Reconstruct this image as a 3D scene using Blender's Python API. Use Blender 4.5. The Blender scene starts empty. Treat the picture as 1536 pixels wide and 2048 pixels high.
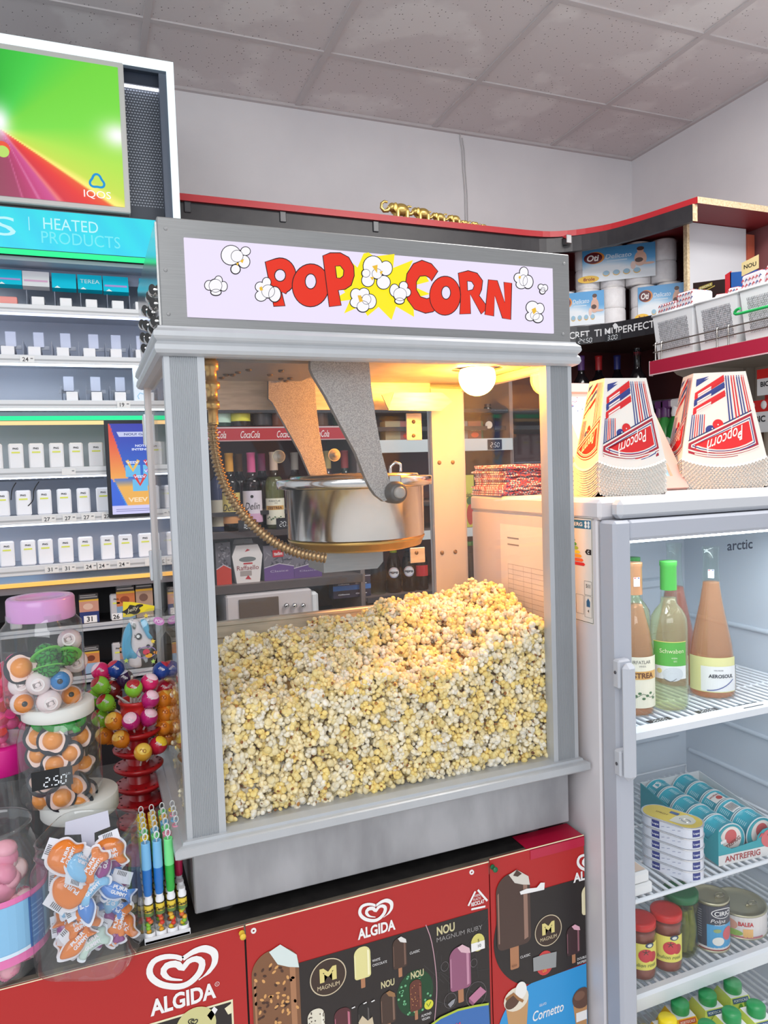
import bpy, math, random
import numpy as np
from mathutils import Vector, Matrix
from mathutils.geometry import tessellate_polygon
random.seed(7)
S = bpy.context.scene
COL = S.collection
PI = math.pi
sin, cos = math.sin, math.cos
R = math.radians

# ------------------------------------------------------------------ camera
FPX = 1465.04
YAW, PITCH, ROLL = 0.379434, -0.0557548, -0.0335769
CAM = Vector((-0.1061, -1.09742, 1.55))
_f = Vector((sin(YAW)*cos(PITCH), cos(YAW)*cos(PITCH), sin(PITCH)))
_r = Vector((cos(YAW), -sin(YAW), 0)); _u = _r.cross(_f)
cr, sr = cos(ROLL), sin(ROLL)
CR, CU, CF = cr*_r + sr*_u, -sr*_r + cr*_u, _f
cd = bpy.data.cameras.new('camera'); cam = bpy.data.objects.new('camera', cd); COL.objects.link(cam)
cd.sensor_fit = 'HORIZONTAL'; cd.sensor_width = 36; cd.lens = 36*FPX/1536; cd.clip_start = .02
M = Matrix((CR, CU, -CF)).transposed().to_4x4(); M.translation = CAM
cam.matrix_world = M
S.camera = cam
S.view_settings.view_transform = 'Standard'; S.view_settings.look = 'None'
S.view_settings.gamma = 1; S.view_settings.use_curve_mapping = False
S.view_settings.exposure = 0.0

def at(u, v, **k):
    """world point on the plane x=, y= or z= that the photo shows at pixel (u, v)"""
    d = CR*((u-768)/FPX) - CU*((v-1024)/FPX) + CF
    (a, val), = k.items(); i = 'xyz'.index(a)
    return CAM + d*((val-CAM[i])/d[i])

# ------------------------------------------------------------------ light
W = bpy.data.worlds.new('daylight'); S.world = W; W.use_nodes = True
bg = W.node_tree.nodes['Background']; bg.inputs[0].default_value = (.86, .92, 1, 1); bg.inputs[1].default_value = .84
def area(name, loc, rot, sx, sy, power, col=(1, 1, 1)):
    l = bpy.data.lights.new(name, 'AREA'); l.shape = 'RECTANGLE'; l.size = sx; l.size_y = sy; l.energy = power; l.color = col
    o = bpy.data.objects.new(name, l); COL.objects.link(o); o.location = loc; o.rotation_euler = rot
    return o
area('shop_window_light', (-1.1, -2.6, 2.55), (R(68), 0, R(-28)), 2.6, 1.0, 34, (.95, .97, 1))
area('ceiling_area_light', (-.5, -1.4, 3.09), (0, 0, 0), 1.2, .6, 12, (1, .98, .95))
area('ceiling_area_light', (1.5, .05, 3.09), (0, 0, 0), 1.2, .6, 44, (1, .98, .95))  # added fill, out of view, to brighten the walls and back shelves

# ------------------------------------------------------------------ materials
def lin(c):
    c /= 255
    return c/12.92 if c <= .04045 else ((c+.055)/1.055)**2.4
def L3(c): return (lin(c[0]), lin(c[1]), lin(c[2]), 1)
MATS = {}
def new(name):
    m = bpy.data.materials.new(name); m.use_nodes = True
    return m, m.node_tree, m.node_tree.nodes['Principled BSDF']
def mat(name, c, rough=.5, metal=0, em=0, spec=.5, alpha=1, coat=0, sss=0):
    """flat procedural material"""
    if name in MATS: return MATS[name]
    m, nt, b = new(name); MATS[name] = m
    b.inputs['Base Color'].default_value = L3(c); b.inputs['Roughness'].default_value = rough
    b.inputs['Metallic'].default_value = metal; b.inputs['Specular IOR Level'].default_value = spec
    b.inputs['Coat Weight'].default_value = coat; b.inputs['Alpha'].default_value = alpha
    if em: b.inputs['Emission Color'].default_value = L3(c); b.inputs['Emission Strength'].default_value = em
    if em: b.inputs['Base Color'].default_value = (.02, .02, .02, 1); b.inputs['Specular IOR Level'].default_value = .1
    m.diffuse_color = L3(c)
    return m
def k(c, rough=.5):                      # a colour as a print or plain plastic
    return mat('print_%d_%d_%d_%d' % (c[0], c[1], c[2], rough*100), c, rough)
def em(c, s=1.0):
    return mat('glow_%d_%d_%d_%d' % (c[0], c[1], c[2], s*100), c, .4, em=s)
def N(nt, t, **kw):
    n = nt.nodes.new(t)
    for a, b in kw.items():
        if a.startswith('i_'): n.inputs[a[2:].replace('_', ' ')].default_value = b
        else: setattr(n, a, b)
    return n
def noisy(name, c1, c2, scale=8, rough=.5, metal=0, bump=0, stretch=(1, 1, 1), detail=4, lo=.35, hi=.65, r2=None, spec=.5, dist=.002):
    """two colours mixed by noise in object space"""
    if name in MATS: return MATS[name]
    m, nt, b = new(name); MATS[name] = m
    tc = N(nt, 'ShaderNodeTexCoord'); mp = N(nt, 'ShaderNodeMapping'); mp.inputs['Scale'].default_value = stretch
    nz = N(nt, 'ShaderNodeTexNoise'); nz.inputs['Scale'].default_value = scale; nz.inputs['Detail'].default_value = detail
    rp = N(nt, 'ShaderNodeValToRGB'); rp.color_ramp.elements[0].position = lo; rp.color_ramp.elements[1].position = hi
    rp.color_ramp.elements[0].color = L3(c1); rp.color_ramp.elements[1].color = L3(c2)
    l = nt.links.new
    l(tc.outputs['Object'], mp.inputs[0]); l(mp.outputs[0], nz.inputs['Vector']); l(nz.outputs[0], rp.inputs[0]); l(rp.outputs[0], b.inputs['Base Color'])
    b.inputs['Roughness'].default_value = rough; b.inputs['Metallic'].default_value = metal; b.inputs['Specular IOR Level'].default_value = spec
    if r2 is not None:
        mr = N(nt, 'ShaderNodeMapRange'); mr.inputs[3].default_value = rough; mr.inputs[4].default_value = r2
        l(nz.outputs[0], mr.inputs[0]); l(mr.outputs[0], b.inputs['Roughness'])
    if bump:
        bp = N(nt, 'ShaderNodeBump'); bp.inputs['Strength'].default_value = bump; bp.inputs['Distance'].default_value = dist
        l(nz.outputs[0], bp.inputs['Height']); l(bp.outputs[0], b.inputs['Normal'])
    m.diffuse_color = L3(c1)
    return m
def pane(name, tint=(255, 255, 255), ior=1.35, rough=.02, haze=0, hazecol=(235, 235, 235)):
    """thin clear pane: see-through with a Fresnel reflection, and an optional painted haze"""
    if name in MATS: return MATS[name]
    m = bpy.data.materials.new(name); m.use_nodes = True; nt = m.node_tree; nt.nodes.clear(); MATS[name] = m
    o = N(nt, 'ShaderNodeOutputMaterial'); t = N(nt, 'ShaderNodeBsdfTransparent'); g = N(nt, 'ShaderNodeBsdfGlossy'); mx = N(nt, 'ShaderNodeMixShader')
    t.inputs[0].default_value = L3(tint); g.inputs['Roughness'].default_value = rough
    l = nt.links.new; ge = N(nt, 'ShaderNodeNewGeometry'); dt = N(nt, 'ShaderNodeVectorMath', operation='DOT_PRODUCT'); l(ge.outputs['Normal'], dt.inputs[0]); l(ge.outputs['Incoming'], dt.inputs[1])
    ab = N(nt, 'ShaderNodeMath', operation='ABSOLUTE'); l(dt.outputs['Value'], ab.inputs[0])
    iv = N(nt, 'ShaderNodeMath', operation='SUBTRACT'); iv.inputs[0].default_value = 1; l(ab.outputs[0], iv.inputs[1])
    pw = N(nt, 'ShaderNodeMath', operation='POWER'); pw.inputs[1].default_value = 5; l(iv.outputs[0], pw.inputs[0])
    f0 = ((ior-1)/(ior+1))**2; ma = N(nt, 'ShaderNodeMath', operation='MULTIPLY_ADD'); ma.inputs[1].default_value = 1-f0; ma.inputs[2].default_value = f0; l(pw.outputs[0], ma.inputs[0])
    l(ma.outputs[0], mx.inputs[0]); l(t.outputs[0], mx.inputs[1]); l(g.outputs[0], mx.inputs[2])
    if haze:
        d = N(nt, 'ShaderNodeBsdfDiffuse'); d.inputs[0].default_value = L3(hazecol); m2 = N(nt, 'ShaderNodeMixShader'); m2.inputs[0].default_value = haze
        l(mx.outputs[0], m2.inputs[1]); l(d.outputs[0], m2.inputs[2]); l(m2.outputs[0], o.inputs[0])
    else: l(mx.outputs[0], o.inputs[0])
    m.diffuse_color = (.8, .9, 1, .3)
    return m
def vcol(name, em_s=0, rough=.4):
    """colours stored per corner (a printed or lit picture)"""
    if name in MATS: return MATS[name]
    m, nt, b = new(name); MATS[name] = m
    a = N(nt, 'ShaderNodeAttribute'); a.attribute_name = 'picture'
    nt.links.new(a.outputs['Color'], b.inputs['Emission Color' if em_s else 'Base Color'])
    if em_s: b.inputs['Emission Strength'].default_value = em_s; b.inputs['Base Color'].default_value = (.02, .02, .02, 1)
    b.inputs['Roughness'].default_value = rough
    return m

WHITE = k((236, 236, 238)); BLACK = k((22, 22, 24)); RED = k((200, 32, 36))
STEEL = noisy('brushed_steel', (146, 147, 146), (152, 152, 151), 30, .40, .6, stretch=(1, 1, 14), r2=.44)
STEELH = noisy('brushed_steel_level', (142, 142, 141), (149, 149, 148), 30, .40, .6, stretch=(.6, 1, 30), r2=.44)
ALU = noisy('anodised_aluminium', (184, 187, 190), (187, 190, 193), 40, .42, .35, stretch=(1, 1, .3))
CHROME = mat('chrome', (225, 225, 225), .12, 1)
POLISH = mat('polished_steel', (205, 203, 200), .16, 1)
CAST = noisy('cast_aluminium', (140, 138, 136), (178, 176, 172), 700, .6, .35, bump=.3, detail=2)
BRASS = noisy('old_brass', (214, 180, 96), (236, 208, 130), 30, .3, .8)
GLASS = pane('clear_glass', ior=1.3)
PET = pane('clear_plastic', (248, 250, 250), 1.75, .05, .035)  # faint white haze painted in to make the clear walls show
S.cycles.transparent_max_bounces = 40; S.cycles.max_bounces = 10
RUBBER = mat('rubber', (30, 30, 32), .8)

# ------------------------------------------------------------------ mesh builder
def plane(o, u, v):
    o, u, v = Vector(o), Vector(u).normalized(), Vector(v).normalized(); n = u.cross(v)
    return lambda a, b, h=0: o + u*a + v*b + n*h
def front(y): return lambda a, b, h=0: Vector((a, y-h, b))                 # a wall that faces -y
def cyl(x, y, z, r, th=-PI/2): return lambda a, b, h=0: Vector((x+(r+h)*cos(th+a/r), y+(r+h)*sin(th+a/r), z+b))
_tx = {}
def text_geo(s, bold=0, shear=0):
    key = (s, bold, shear)
    if key not in _tx:
        c = bpy.data.curves.new('lettering', 'FONT'); c.body = s; c.size = 1; c.offset = bold; c.shear = shear; c.resolution_u = 3
        o = bpy.data.objects.new('lettering', c); me = o.to_mesh()
        v = np.array([w.co[:2] for w in me.vertices]).reshape(-1, 2); f = [tuple(p.vertices) for p in me.polygons]
        o.to_mesh_clear(); bpy.data.objects.remove(o); bpy.data.curves.remove(c)
        lo, hi = v.min(0), v.max(0)
        _tx[key] = ((v-(lo+hi)/2), f, hi-lo)
    return _tx[key]

ORG = {}
class MB:
    def __init__(s): s.v = []; s.f = []; s.m = []; s.sm = []; s.mats = []; s.col = {}
    def mi(s, m):
        if m not in s.mats: s.mats.append(m)
        return s.mats.index(m)
    def add(s, v, f, m, smooth=False, xf=None):
        n = len(s.v); i = s.mi(m)
        s.v += [(xf @ Vector(p)) if xf is not None else Vector(p) for p in v]
        for q in f: s.f.append(tuple(a+n for a in q)); s.m.append(i); s.sm.append(smooth)
        return s
    def box(s, x0, x1, y0, y1, z0, z1, m, b=0, xf=None):
        if x0 > x1: x0, x1 = x1, x0
        if y0 > y1: y0, y1 = y1, y0
        if z0 > z1: z0, z1 = z1, z0
        if not b:
            v = [(x, y, z) for z in (z0, z1) for y in (y0, y1) for x in (x0, x1)]
            return s.add(v, [(0, 2, 3, 1), (4, 5, 7, 6), (0, 1, 5, 4), (2, 6, 7, 3), (0, 4, 6, 2), (1, 3, 7, 5)], m, False, xf)
        b = min(b, (x1-x0)*.49, (y1-y0)*.49, (z1-z0)*.49)
        v = []; idx = {}
        X, Y, Z = (x0, x1), (y0, y1), (z0, z1)
        for i in (0, 1):
            for j in (0, 1):
                for l in (0, 1):
                    sx, sy, sz = (1, -1)[i], (1, -1)[j], (1, -1)[l]
                    for a in range(3):
                        p = [X[i]+sx*b, Y[j]+sy*b, Z[l]+sz*b]; p[a] = (X[i], Y[j], Z[l])[a]
                        idx[i, j, l, a] = len(v); v.append(p)
        f = []
        for a in range(3):
            o = [c for c in range(3) if c != a]
            for e in (0, 1):
                q = []
                for t in ((0, 0), (1, 0), (1, 1), (0, 1)):
                    c = [0, 0, 0]; c[a] = e; c[o[0]], c[o[1]] = t; q.append(idx[c[0], c[1], c[2], a])
                f.append(q)
            for t in ((0, 0), (1, 0), (1, 1), (0, 1)):
                c0 = [0, 0, 0]; c0[a] = 0; c0[o[0]], c0[o[1]] = t; c1 = list(c0); c1[a] = 1
                f.append((idx[c0[0], c0[1], c0[2], o[0]], idx[c1[0], c1[1], c1[2], o[0]], idx[c1[0], c1[1], c1[2], o[1]], idx[c0[0], c0[1], c0[2], o[1]]))
        for i in (0, 1):
            for j in (0, 1):
                for l in (0, 1): f.append((idx[i, j, l, 0], idx[i, j, l, 1], idx[i, j, l, 2]))
        c = Vector(((x0+x1)/2, (y0+y1)/2, (z0+z1)/2)); g = []
        for q in f:
            P = [Vector(v[t]) for t in q]; nn = (P[1]-P[0]).cross(P[2]-P[0]); ce = sum(P, Vector())/len(P)
            g.append(tuple(q) if nn.dot(ce-c) > 0 else tuple(reversed(q)))
        return s.add(v, g, m, False, xf)
    def lathe(s, prof, m, n=24, o=(0, 0, 0), xf=None, cap=True, smooth=True, sx=1, sy=1, flat=()):
        o = Vector(o); v = []; f = []
        for r, z in prof:
            for i in range(n):
                t = 2*PI*i/n; v.append((o.x+r*sx*cos(t), o.y+r*sy*sin(t), o.z+z))
        for j in range(len(prof)-1):
            for i in range(n):
                a, b = j*n+i, j*n+(i+1) % n; f.append((a, b, b+n, a+n))
        s.add(v, f, m, smooth, xf)
        if cap:
            e = []
            if prof[0][0] > 1e-4: e.append([v[i] for i in range(n)][::-1])
            if prof[-1][0] > 1e-4: e.append([v[(len(prof)-1)*n+i] for i in range(n)])
            for q in e: s.add(q, [tuple(range(n))], m, False, xf)
        return s
    def ell(s, c, rx, ry, rz, m, n=14, k2=8, xf=None):
        v = []; f = []
        for j in range(k2+1):
            p = PI*j/k2-PI/2
            for i in range(n):
                t = 2*PI*i/n; v.append((c[0]+rx*cos(p)*cos(t), c[1]+ry*cos(p)*sin(t), c[2]+rz*sin(p)))
        for j in range(k2):
            for i in range(n):
                a, b = j*n+i, j*n+(i+1) % n; f.append((a, b, b+n, a+n))
        return s.add(v, f, m, True, xf)
    def tube(s, pts, r, m, n=8, closed=False, cap=True, smooth=True, xf=None):
        P = [Vector(p) for p in pts]; L = len(P); v = []; f = []
        rr = r if isinstance(r, (list, tuple)) else [r]*L
        up = None
        for i in range(L):
            a = P[i-1] if (i or closed) else P[i]; b = P[(i+1) % L] if (i < L-1 or closed) else P[i]
            t = (b-a).normalized() if (b-a).length > 1e-9 else Vector((0, 0, 1))
            if up is None: up = t.orthogonal().normalized()
            up = (up - t*up.dot(t)).normalized() if (up - t*up.dot(t)).length > 1e-6 else t.orthogonal().normalized()
            w = t.cross(up)
            for j in range(n):
                q = 2*PI*j/n; v.append(P[i] + (up*cos(q)+w*sin(q))*rr[i])
        for i in range(L if closed else L-1):
            for j in range(n):
                a, b = i*n+j, i*n+(j+1) % n; c = ((i+1) % L)*n; f.append((a, b, c+(j+1) % n, c+j))
        s.add(v, f, m, smooth, xf)
        if cap and not closed:
            s.add(v[:n][::-1], [tuple(range(n))], m, False, xf); s.add(v[-n:], [tuple(range(n))], m, False, xf)
        return s
    def prism(s, pts, h0, h1, m, fr, side=None, smooth=False):
        """outline pts (a, b) swept from height h0 to h1 over the frame fr"""
        n = len(pts); tri = tessellate_polygon([[Vector((p[0], p[1], 0)) for p in pts]])
        A = sum(pts[i][0]*pts[(i+1) % n][1]-pts[(i+1) % n][0]*pts[i][1] for i in range(n))
        v = [fr(p[0], p[1], h0) for p in pts] + [fr(p[0], p[1], h1) for p in pts]
        def o(t): 
            a, b, c = [pts[i] for i in t]; z = (b[0]-a[0])*(c[1]-a[1])-(b[1]-a[1])*(c[0]-a[0])
            return tuple(t) if z > 0 else tuple(reversed(t))
        tri = [o(t) for t in tri]
        s.add(v, [tuple(i+n for i in t) for t in tri] + [tuple(reversed(t)) for t in tri], m)
        q = [(i, (i+1) % n, (i+1) % n+n, i+n) for i in range(n)]
        if A < 0: q = [tuple(reversed(x)) for x in q]
        return s.add(v, q, side or m, smooth)
    def ring(s, rects, m, caps=False):
        """skirt lofted through rectangles (x0, x1, y0, y1, z)"""
        v = []; f = []
        for x0, x1, y0, y1, z in rects: v += [(x0, y0, z), (x1, y0, z), (x1, y1, z), (x0, y1, z)]
        for j in range(len(rects)-1):
            for i in range(4): a, b = j*4+i, j*4+(i+1) % 4; f.append((a, b, b+4, a+4))
        if caps: n = len(v); f += [(3, 2, 1, 0), (n-4, n-3, n-2, n-1)]
        return s.add(v, f, m)
    # ---- printing: thin layers laid over a frame
    def poly(s, fr, pts, m, h=.0004, holes=()):
        loops = [[Vector((p[0], p[1], 0)) for p in q] for q in [pts, *holes]]
        fl = [p for q in loops for p in q]; tri = tessellate_polygon(loops); g = []
        for t in tri:
            a, b, c = [fl[i] for i in t]; z = (b.x-a.x)*(c.y-a.y)-(b.y-a.y)*(c.x-a.x)
            g.append(tuple(t) if z > 0 else tuple(reversed(t)))
        return s.add([fr(p.x, p.y, h) for p in fl], g, m)
    def rect(s, fr, a0, b0, a1, b1, m, h=.0004, sub=1):
        v = []; f = []
        for i in range(sub+1):
            a = a0+(a1-a0)*i/sub; v += [fr(a, b0, h), fr(a, b1, h)]
        for i in range(sub): f.append((2*i, 2*i+2, 2*i+3, 2*i+1))
        return s.add(v, f, m)
    def disc(s, fr, a, b, r, m, h=.0004, rb=None, n=20, rot=0):
        rb = rb or r; v = [fr(a, b, h)]; f = []; c, d = cos(rot), sin(rot)
        for q in (.4, .72, 1):
            for i in range(n): t = 2*PI*i/n; x, y = r*q*cos(t), rb*q*sin(t); v.append(fr(a+x*c-y*d, b+x*d+y*c, h))
        for i in range(n):
            j = (i+1) % n; f.append((0, 1+i, 1+j))
            for q in (0, 1): f.append((1+q*n+i, 1+q*n+n+i, 1+q*n+n+j, 1+q*n+j))
        return s.add(v, f, m)
    def rib(s, fr, pts, w, m, h=.0006, closed=False):
        n = len(pts); v = []; f = []; w = w if isinstance(w, list) else w/2
        for i in range(n):
            p0 = pts[i-1] if (i or closed) else pts[i]; p1 = pts[(i+1) % n] if (i < n-1 or closed) else pts[i]
            tx, ty = p1[0]-p0[0], p1[1]-p0[1]; l = math.hypot(tx, ty) or 1
            ww = w[i]/2 if isinstance(w, list) else w; nx, ny = -ty/l*ww, tx/l*ww; p = pts[i]
            v += [fr(p[0]+nx, p[1]+ny, h), fr(p[0]-nx, p[1]-ny, h)]
        for i in range(n if closed else n-1):
            a, b = 2*i, 2*((i+1) % n); f.append((a+1, b+1, b, a))
        return s.add(v, f, m)
    def text(s, fr, t, a, b, hgt, m, h=.0006, wid=None, bold=0, shear=0, rot=0, align=0, flipv=False):
        if not t.strip(): return s
        v, f, sz = text_geo(t, bold, shear)
        sy = hgt/sz[1]; sx = wid/sz[0] if wid else sy
        ox = a+align*sz[0]*sx/2; c, d = cos(rot), sin(rot)
        if flipv: c, d = -c, -d
        pts = [(p[0]*sx, p[1]*sy) for p in v]
        return s.add([fr(ox+x*c-y*d, b+x*d+y*c, h) for x, y in pts], f, m)
    def picture(s, fr, a0, b0, a1, b1, nx, ny, fn, m, h=.0004):
        """grid whose colours come from fn(u, v) in 0..1 (sRGB)"""
        v = []; f = []; n = len(s.v)
        for j in range(ny+1):
            for i in range(nx+1):
                v.append(fr(a0+(a1-a0)*i/nx, b0+(b1-b0)*j/ny, h)); c = fn(i/nx, j/ny); s.col[n+len(v)-1] = tuple(lin(max(0, min(255, x))) for x in c[:3])+(1,)
        for j in range(ny):
            for i in range(nx): a = j*(nx+1)+i; f.append((a, a+1, a+nx+2, a+nx+1))
        return s.add(v, f, m)
    def build(s, name, parent=None, origin=None, label=None):
        """one mesh object; vertices are given in world space (or in the parent's space if it stands at the world origin)"""
        me = bpy.data.meshes.new(name)
        o0 = Vector(origin) if origin is not None else (ORG[parent.name] if parent is not None else Vector())
        me.from_pydata([tuple(p-o0) for p in s.v], [], s.f)
        for m in s.mats: me.materials.append(m)
        me.polygons.foreach_set('material_index', s.m); me.polygons.foreach_set('use_smooth', s.sm)
        if s.col:
            ca = me.color_attributes.new('picture', 'FLOAT_COLOR', 'POINT'); buf = np.zeros((len(s.v), 4), 'f'); buf[:, 3] = 1
            for i, c in s.col.items(): buf[i] = c
            ca.data.foreach_set('color', buf.ravel())
        me.update()
        o = bpy.data.objects.new(name, me); COL.objects.link(o)
        if parent is not None:
            o.parent = parent
            if origin is not None: o.location = Vector(origin)-ORG[parent.name]
        else:
            o.location = o0
        ORG[o.name] = o0
        if label: o['label'] = label
        return o

def tag(o, label, cat, group=None):
    o['label'] = label; o['category'] = cat
    if group: o['group'] = group
    return o
def thing(name, label, cat, loc=(0, 0, 0), group=None):
    o = bpy.data.objects.new(name, None); COL.objects.link(o); o.location = loc; o.empty_display_size = .03; ORG[o.name] = Vector(loc)
    return tag(o, label, cat, group)
def struct(o): o['kind'] = 'structure'; return o
def kids(o): return [c for c in COL.objects if c.parent == o]
def copy_tree(o, ch, label, loc=None, rz=None, group=None, swap=None):
    """copy a thing with its parts; ch = [(part, [sub-parts])]"""
    r = o.copy(); COL.objects.link(r); r['label'] = label
    if loc is not None: r.location = loc
    if rz is not None: r.rotation_euler = (r.rotation_euler[0], r.rotation_euler[1], rz)
    if group: r['group'] = group
    for p, subs in ch:
        c = p.copy(); COL.objects.link(c); c.parent = r
        for q in subs:
            d = q.copy(); COL.objects.link(d); d.parent = c
    if swap and r.type == 'MESH': pass
    return r
def rotm(loc, rz=0, rx=0, ry=0, sc=1):
    return Matrix.Translation(loc) @ Matrix.Rotation(rz, 4, 'Z') @ Matrix.Rotation(rx, 4, 'X') @ Matrix.Rotation(ry, 4, 'Y') @ Matrix.Scale(sc, 4)
def P(y): 
    """photo pixel -> (x, z) on the plane y"""
    def g(u, v): p = at(u, v, y=y); return (p.x, p.z)
    return g
def ORD(i): return ('first', 'second', 'third', 'fourth', 'fifth', 'sixth', 'seventh', 'eighth', 'ninth', 'tenth', 'eleventh', 'twelfth', 'thirteenth', 'fourteenth')[i]
# ================================================================== the room
YB, XR, ZC = 2.05, 2.61, 3.137
m, nt, b = new('painted_wall'); MATS['painted_wall'] = m
WALL = noisy('painted_wall2', (228, 226, 228), (236, 234, 235), 3, .85, bump=.12, detail=8)
FLOOR = noisy('floor_tiles', (226, 222, 216), (238, 234, 230), 6, .5)
struct(MB().box(-2.6, XR+.1, YB, YB+.1, 0, ZC+.1, WALL).build('wall_back'))
struct(MB().box(XR, XR+.1, -2.2, YB, 0, ZC+.1, WALL).build('wall_right'))
struct(MB().box(-2.6, XR+.1, -2.6, YB+.1, -.05, 0, FLOOR).build('floor'))
def ceiling_mat():
    m, nt, b = new('mineral_fibre_tile'); l = nt.links.new
    tc = N(nt, 'ShaderNodeTexCoord')
    mp = N(nt, 'ShaderNodeMapping'); mp.inputs['Scale'].default_value = (1, .8, 1)
    vo = N(nt, 'ShaderNodeTexVoronoi'); vo.inputs['Scale'].default_value = 62; vo.inputs['Randomness'].default_value = 1
    wn = N(nt, 'ShaderNodeTexNoise'); wn.inputs['Scale'].default_value = 40
    rp = N(nt, 'ShaderNodeValToRGB'); rp.color_ramp.elements[0].position = .105; rp.color_ramp.elements[1].position = .135
    rp.color_ramp.elements[0].color = (.16, .14, .14, 1); rp.color_ramp.elements[1].color = (1, 1, 1, 1)
    n1 = N(nt, 'ShaderNodeTexNoise'); n1.inputs['Scale'].default_value = 3.2; n1.inputs['Detail'].default_value = 5
    r1 = N(nt, 'ShaderNodeValToRGB'); r1.color_ramp.elements[0].position = .52; r1.color_ramp.elements[1].position = .60
    r1.color_ramp.elements[0].color = L3((222, 216, 216)); r1.color_ramp.elements[1].color = L3((234, 230, 229))
    mx = N(nt, 'ShaderNodeMixRGB'); mx.blend_type = 'MULTIPLY'; mx.inputs[0].default_value = 1
    l(tc.outputs['Object'], mp.inputs[0]); l(mp.outputs[0], vo.inputs['Vector']); l(vo.outputs['Distance'], rp.inputs[0])
    l(tc.outputs['Object'], n1.inputs['Vector']); l(n1.outputs[0], r1.inputs[0]); l(r1.outputs[0], mx.inputs[1]); l(rp.outputs[0], mx.inputs[2]); l(mx.outputs[0], b.inputs['Base Color'])
    b.inputs['Roughness'].default_value = .9
    return m
struct(MB().box(-2.6, XR, -2.2, YB, ZC, ZC+.05, ceiling_mat()).build('ceiling'))
TBAR = k((206, 200, 200), .6)
g = MB()
for x in (-1.79, -1.14, -.49, .157, .806, 1.457, 2.106): g.box(x-.012, x+.012, -2.2, YB, ZC-.006, ZC, TBAR)
for y in (-1.79, -1.22, -.65, -.07, .5, 1.066, 1.623): g.box(-2.6, XR, y-.012, y+.012, ZC-.0055, ZC, TBAR)
struct(g.build('trim_1'))
struct(MB().box(-2.6, XR, YB-.018, YB, ZC-.012, ZC, TBAR).build('trim_2'))
struct(MB().box(XR-.018, XR, -2.2, YB-.018, ZC-.012, ZC, TBAR).build('trim_3'))
# loose white cable down the back wall
w = MB(); pts = [at(u, v, y=YB-.004) for u, v in ((921, 262), (920, 275), (924, 300), (926, 340), (930, 390), (931, 440), (931, 480))]
w.tube(pts, .003, k((205, 202, 202), .6), 6)
w.tube([p+Vector((.012, 0, 0)) for p in pts[1:]], .0022, k((205, 202, 202), .6), 6)
tag(w.build('wall_cable', origin=pts[-1]), 'thin white cable hanging down the back wall from the ceiling', 'cable')

# ================================================================== freezer (the counter under the machine)
FY, FZ = .008, .858
fz = thing('chest_freezer', 'dark topped chest freezer that carries the popcorn machine and candy jars', 'freezer', (0, .4, 0))
DARK = noisy('black_laminate', (34, 32, 32), (44, 42, 41), 60, .45)
MB().box(-.95, .70, FY+.004, .78, .03, FZ-.028, k((52, 50, 48), .6), .004).build('body', fz)
MB().box(-.95, .712, FY+.002, .79, FZ-.028, FZ, DARK, .004).build('top', fz)
fe = noisy('worn_metal_trim', (104, 96, 84), (132, 124, 110), 25, .5, .5)
MB().box(-.95, .712, FY-.002, FY+.01, FZ-.024, FZ+.0015, fe, .001).build('trim_strip', fz, label='worn brown metal edge strip')
for sx in (-.9, .65):
    for sy in (.06, .72): MB().lathe([(.022, 0), (.022, .03)], RUBBER, 14, (sx, sy, 0)).build('foot', fz)

# ================================================================== popcorn machine
pm = thing('popcorn_machine', 'steel and glass popcorn machine with a lit white sign on top', 'popcorn machine', (.35, .21, FZ))
W0, D0 = .70, .42
Z0, ZL, ZG, ZM, ZM1, ZT = .880, .992, 1.014, 1.727, 1.769, 1.921
BASE = noisy('stained_steel', (150, 150, 153), (178, 178, 181), 14, .45, .5, stretch=(1, 1, .35), r2=.6, detail=8)
MB().box(.009, .697, .028, D0-.015, Z0, ZL+.004, BASE, .002).build('base', pm)
for sx in (.06, .64):
    for sy in (.075, .36):
        f = MB().lathe([(.016, FZ), (.018, FZ+.004), (.018, FZ+.014), (.009, FZ+.016), (.009, Z0)], k((70, 70, 72), .4), 16, (sx, sy, 0)); f.build('foot', pm)
def skirt(prof, m, name):
    r = MB(); r.ring([(-o, W0+o, -o, D0+o, z) for o, z in prof], m, True); return r.build(name, pm)
lo = MB(); prof = [(-.01, ZL-.004), (.010, ZL-.002), (.015, ZL+.002), (.015, ZL+.014), (.012, ZL+.0155), (.006, ZL+.017), (.005, ZL+.021), (-.01, ZL+.0235)]
lo.ring([(-o*1.3-.0, W0+o, -o, D0+o, z) for o, z in prof], ALU, True); lo.build('lower_moulding', pm)
up = MB(); prof = [(-.012, ZM-.002), (.004, ZM-.002), (.010, ZM+.001), (.0125, ZM+.006), (.0115, ZM+.013), (.008, ZM+.018), (.0115, ZM+.0215), (.0135, ZM+.025), (.0125, ZM+.032), (.007, ZM+.037), (.006, ZM+.040), (-.01, ZM1)]
up.ring([(-o, W0+o, -o, D0+o, z) for o, z in prof], ALU); up.build('upper_moulding', pm)
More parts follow.
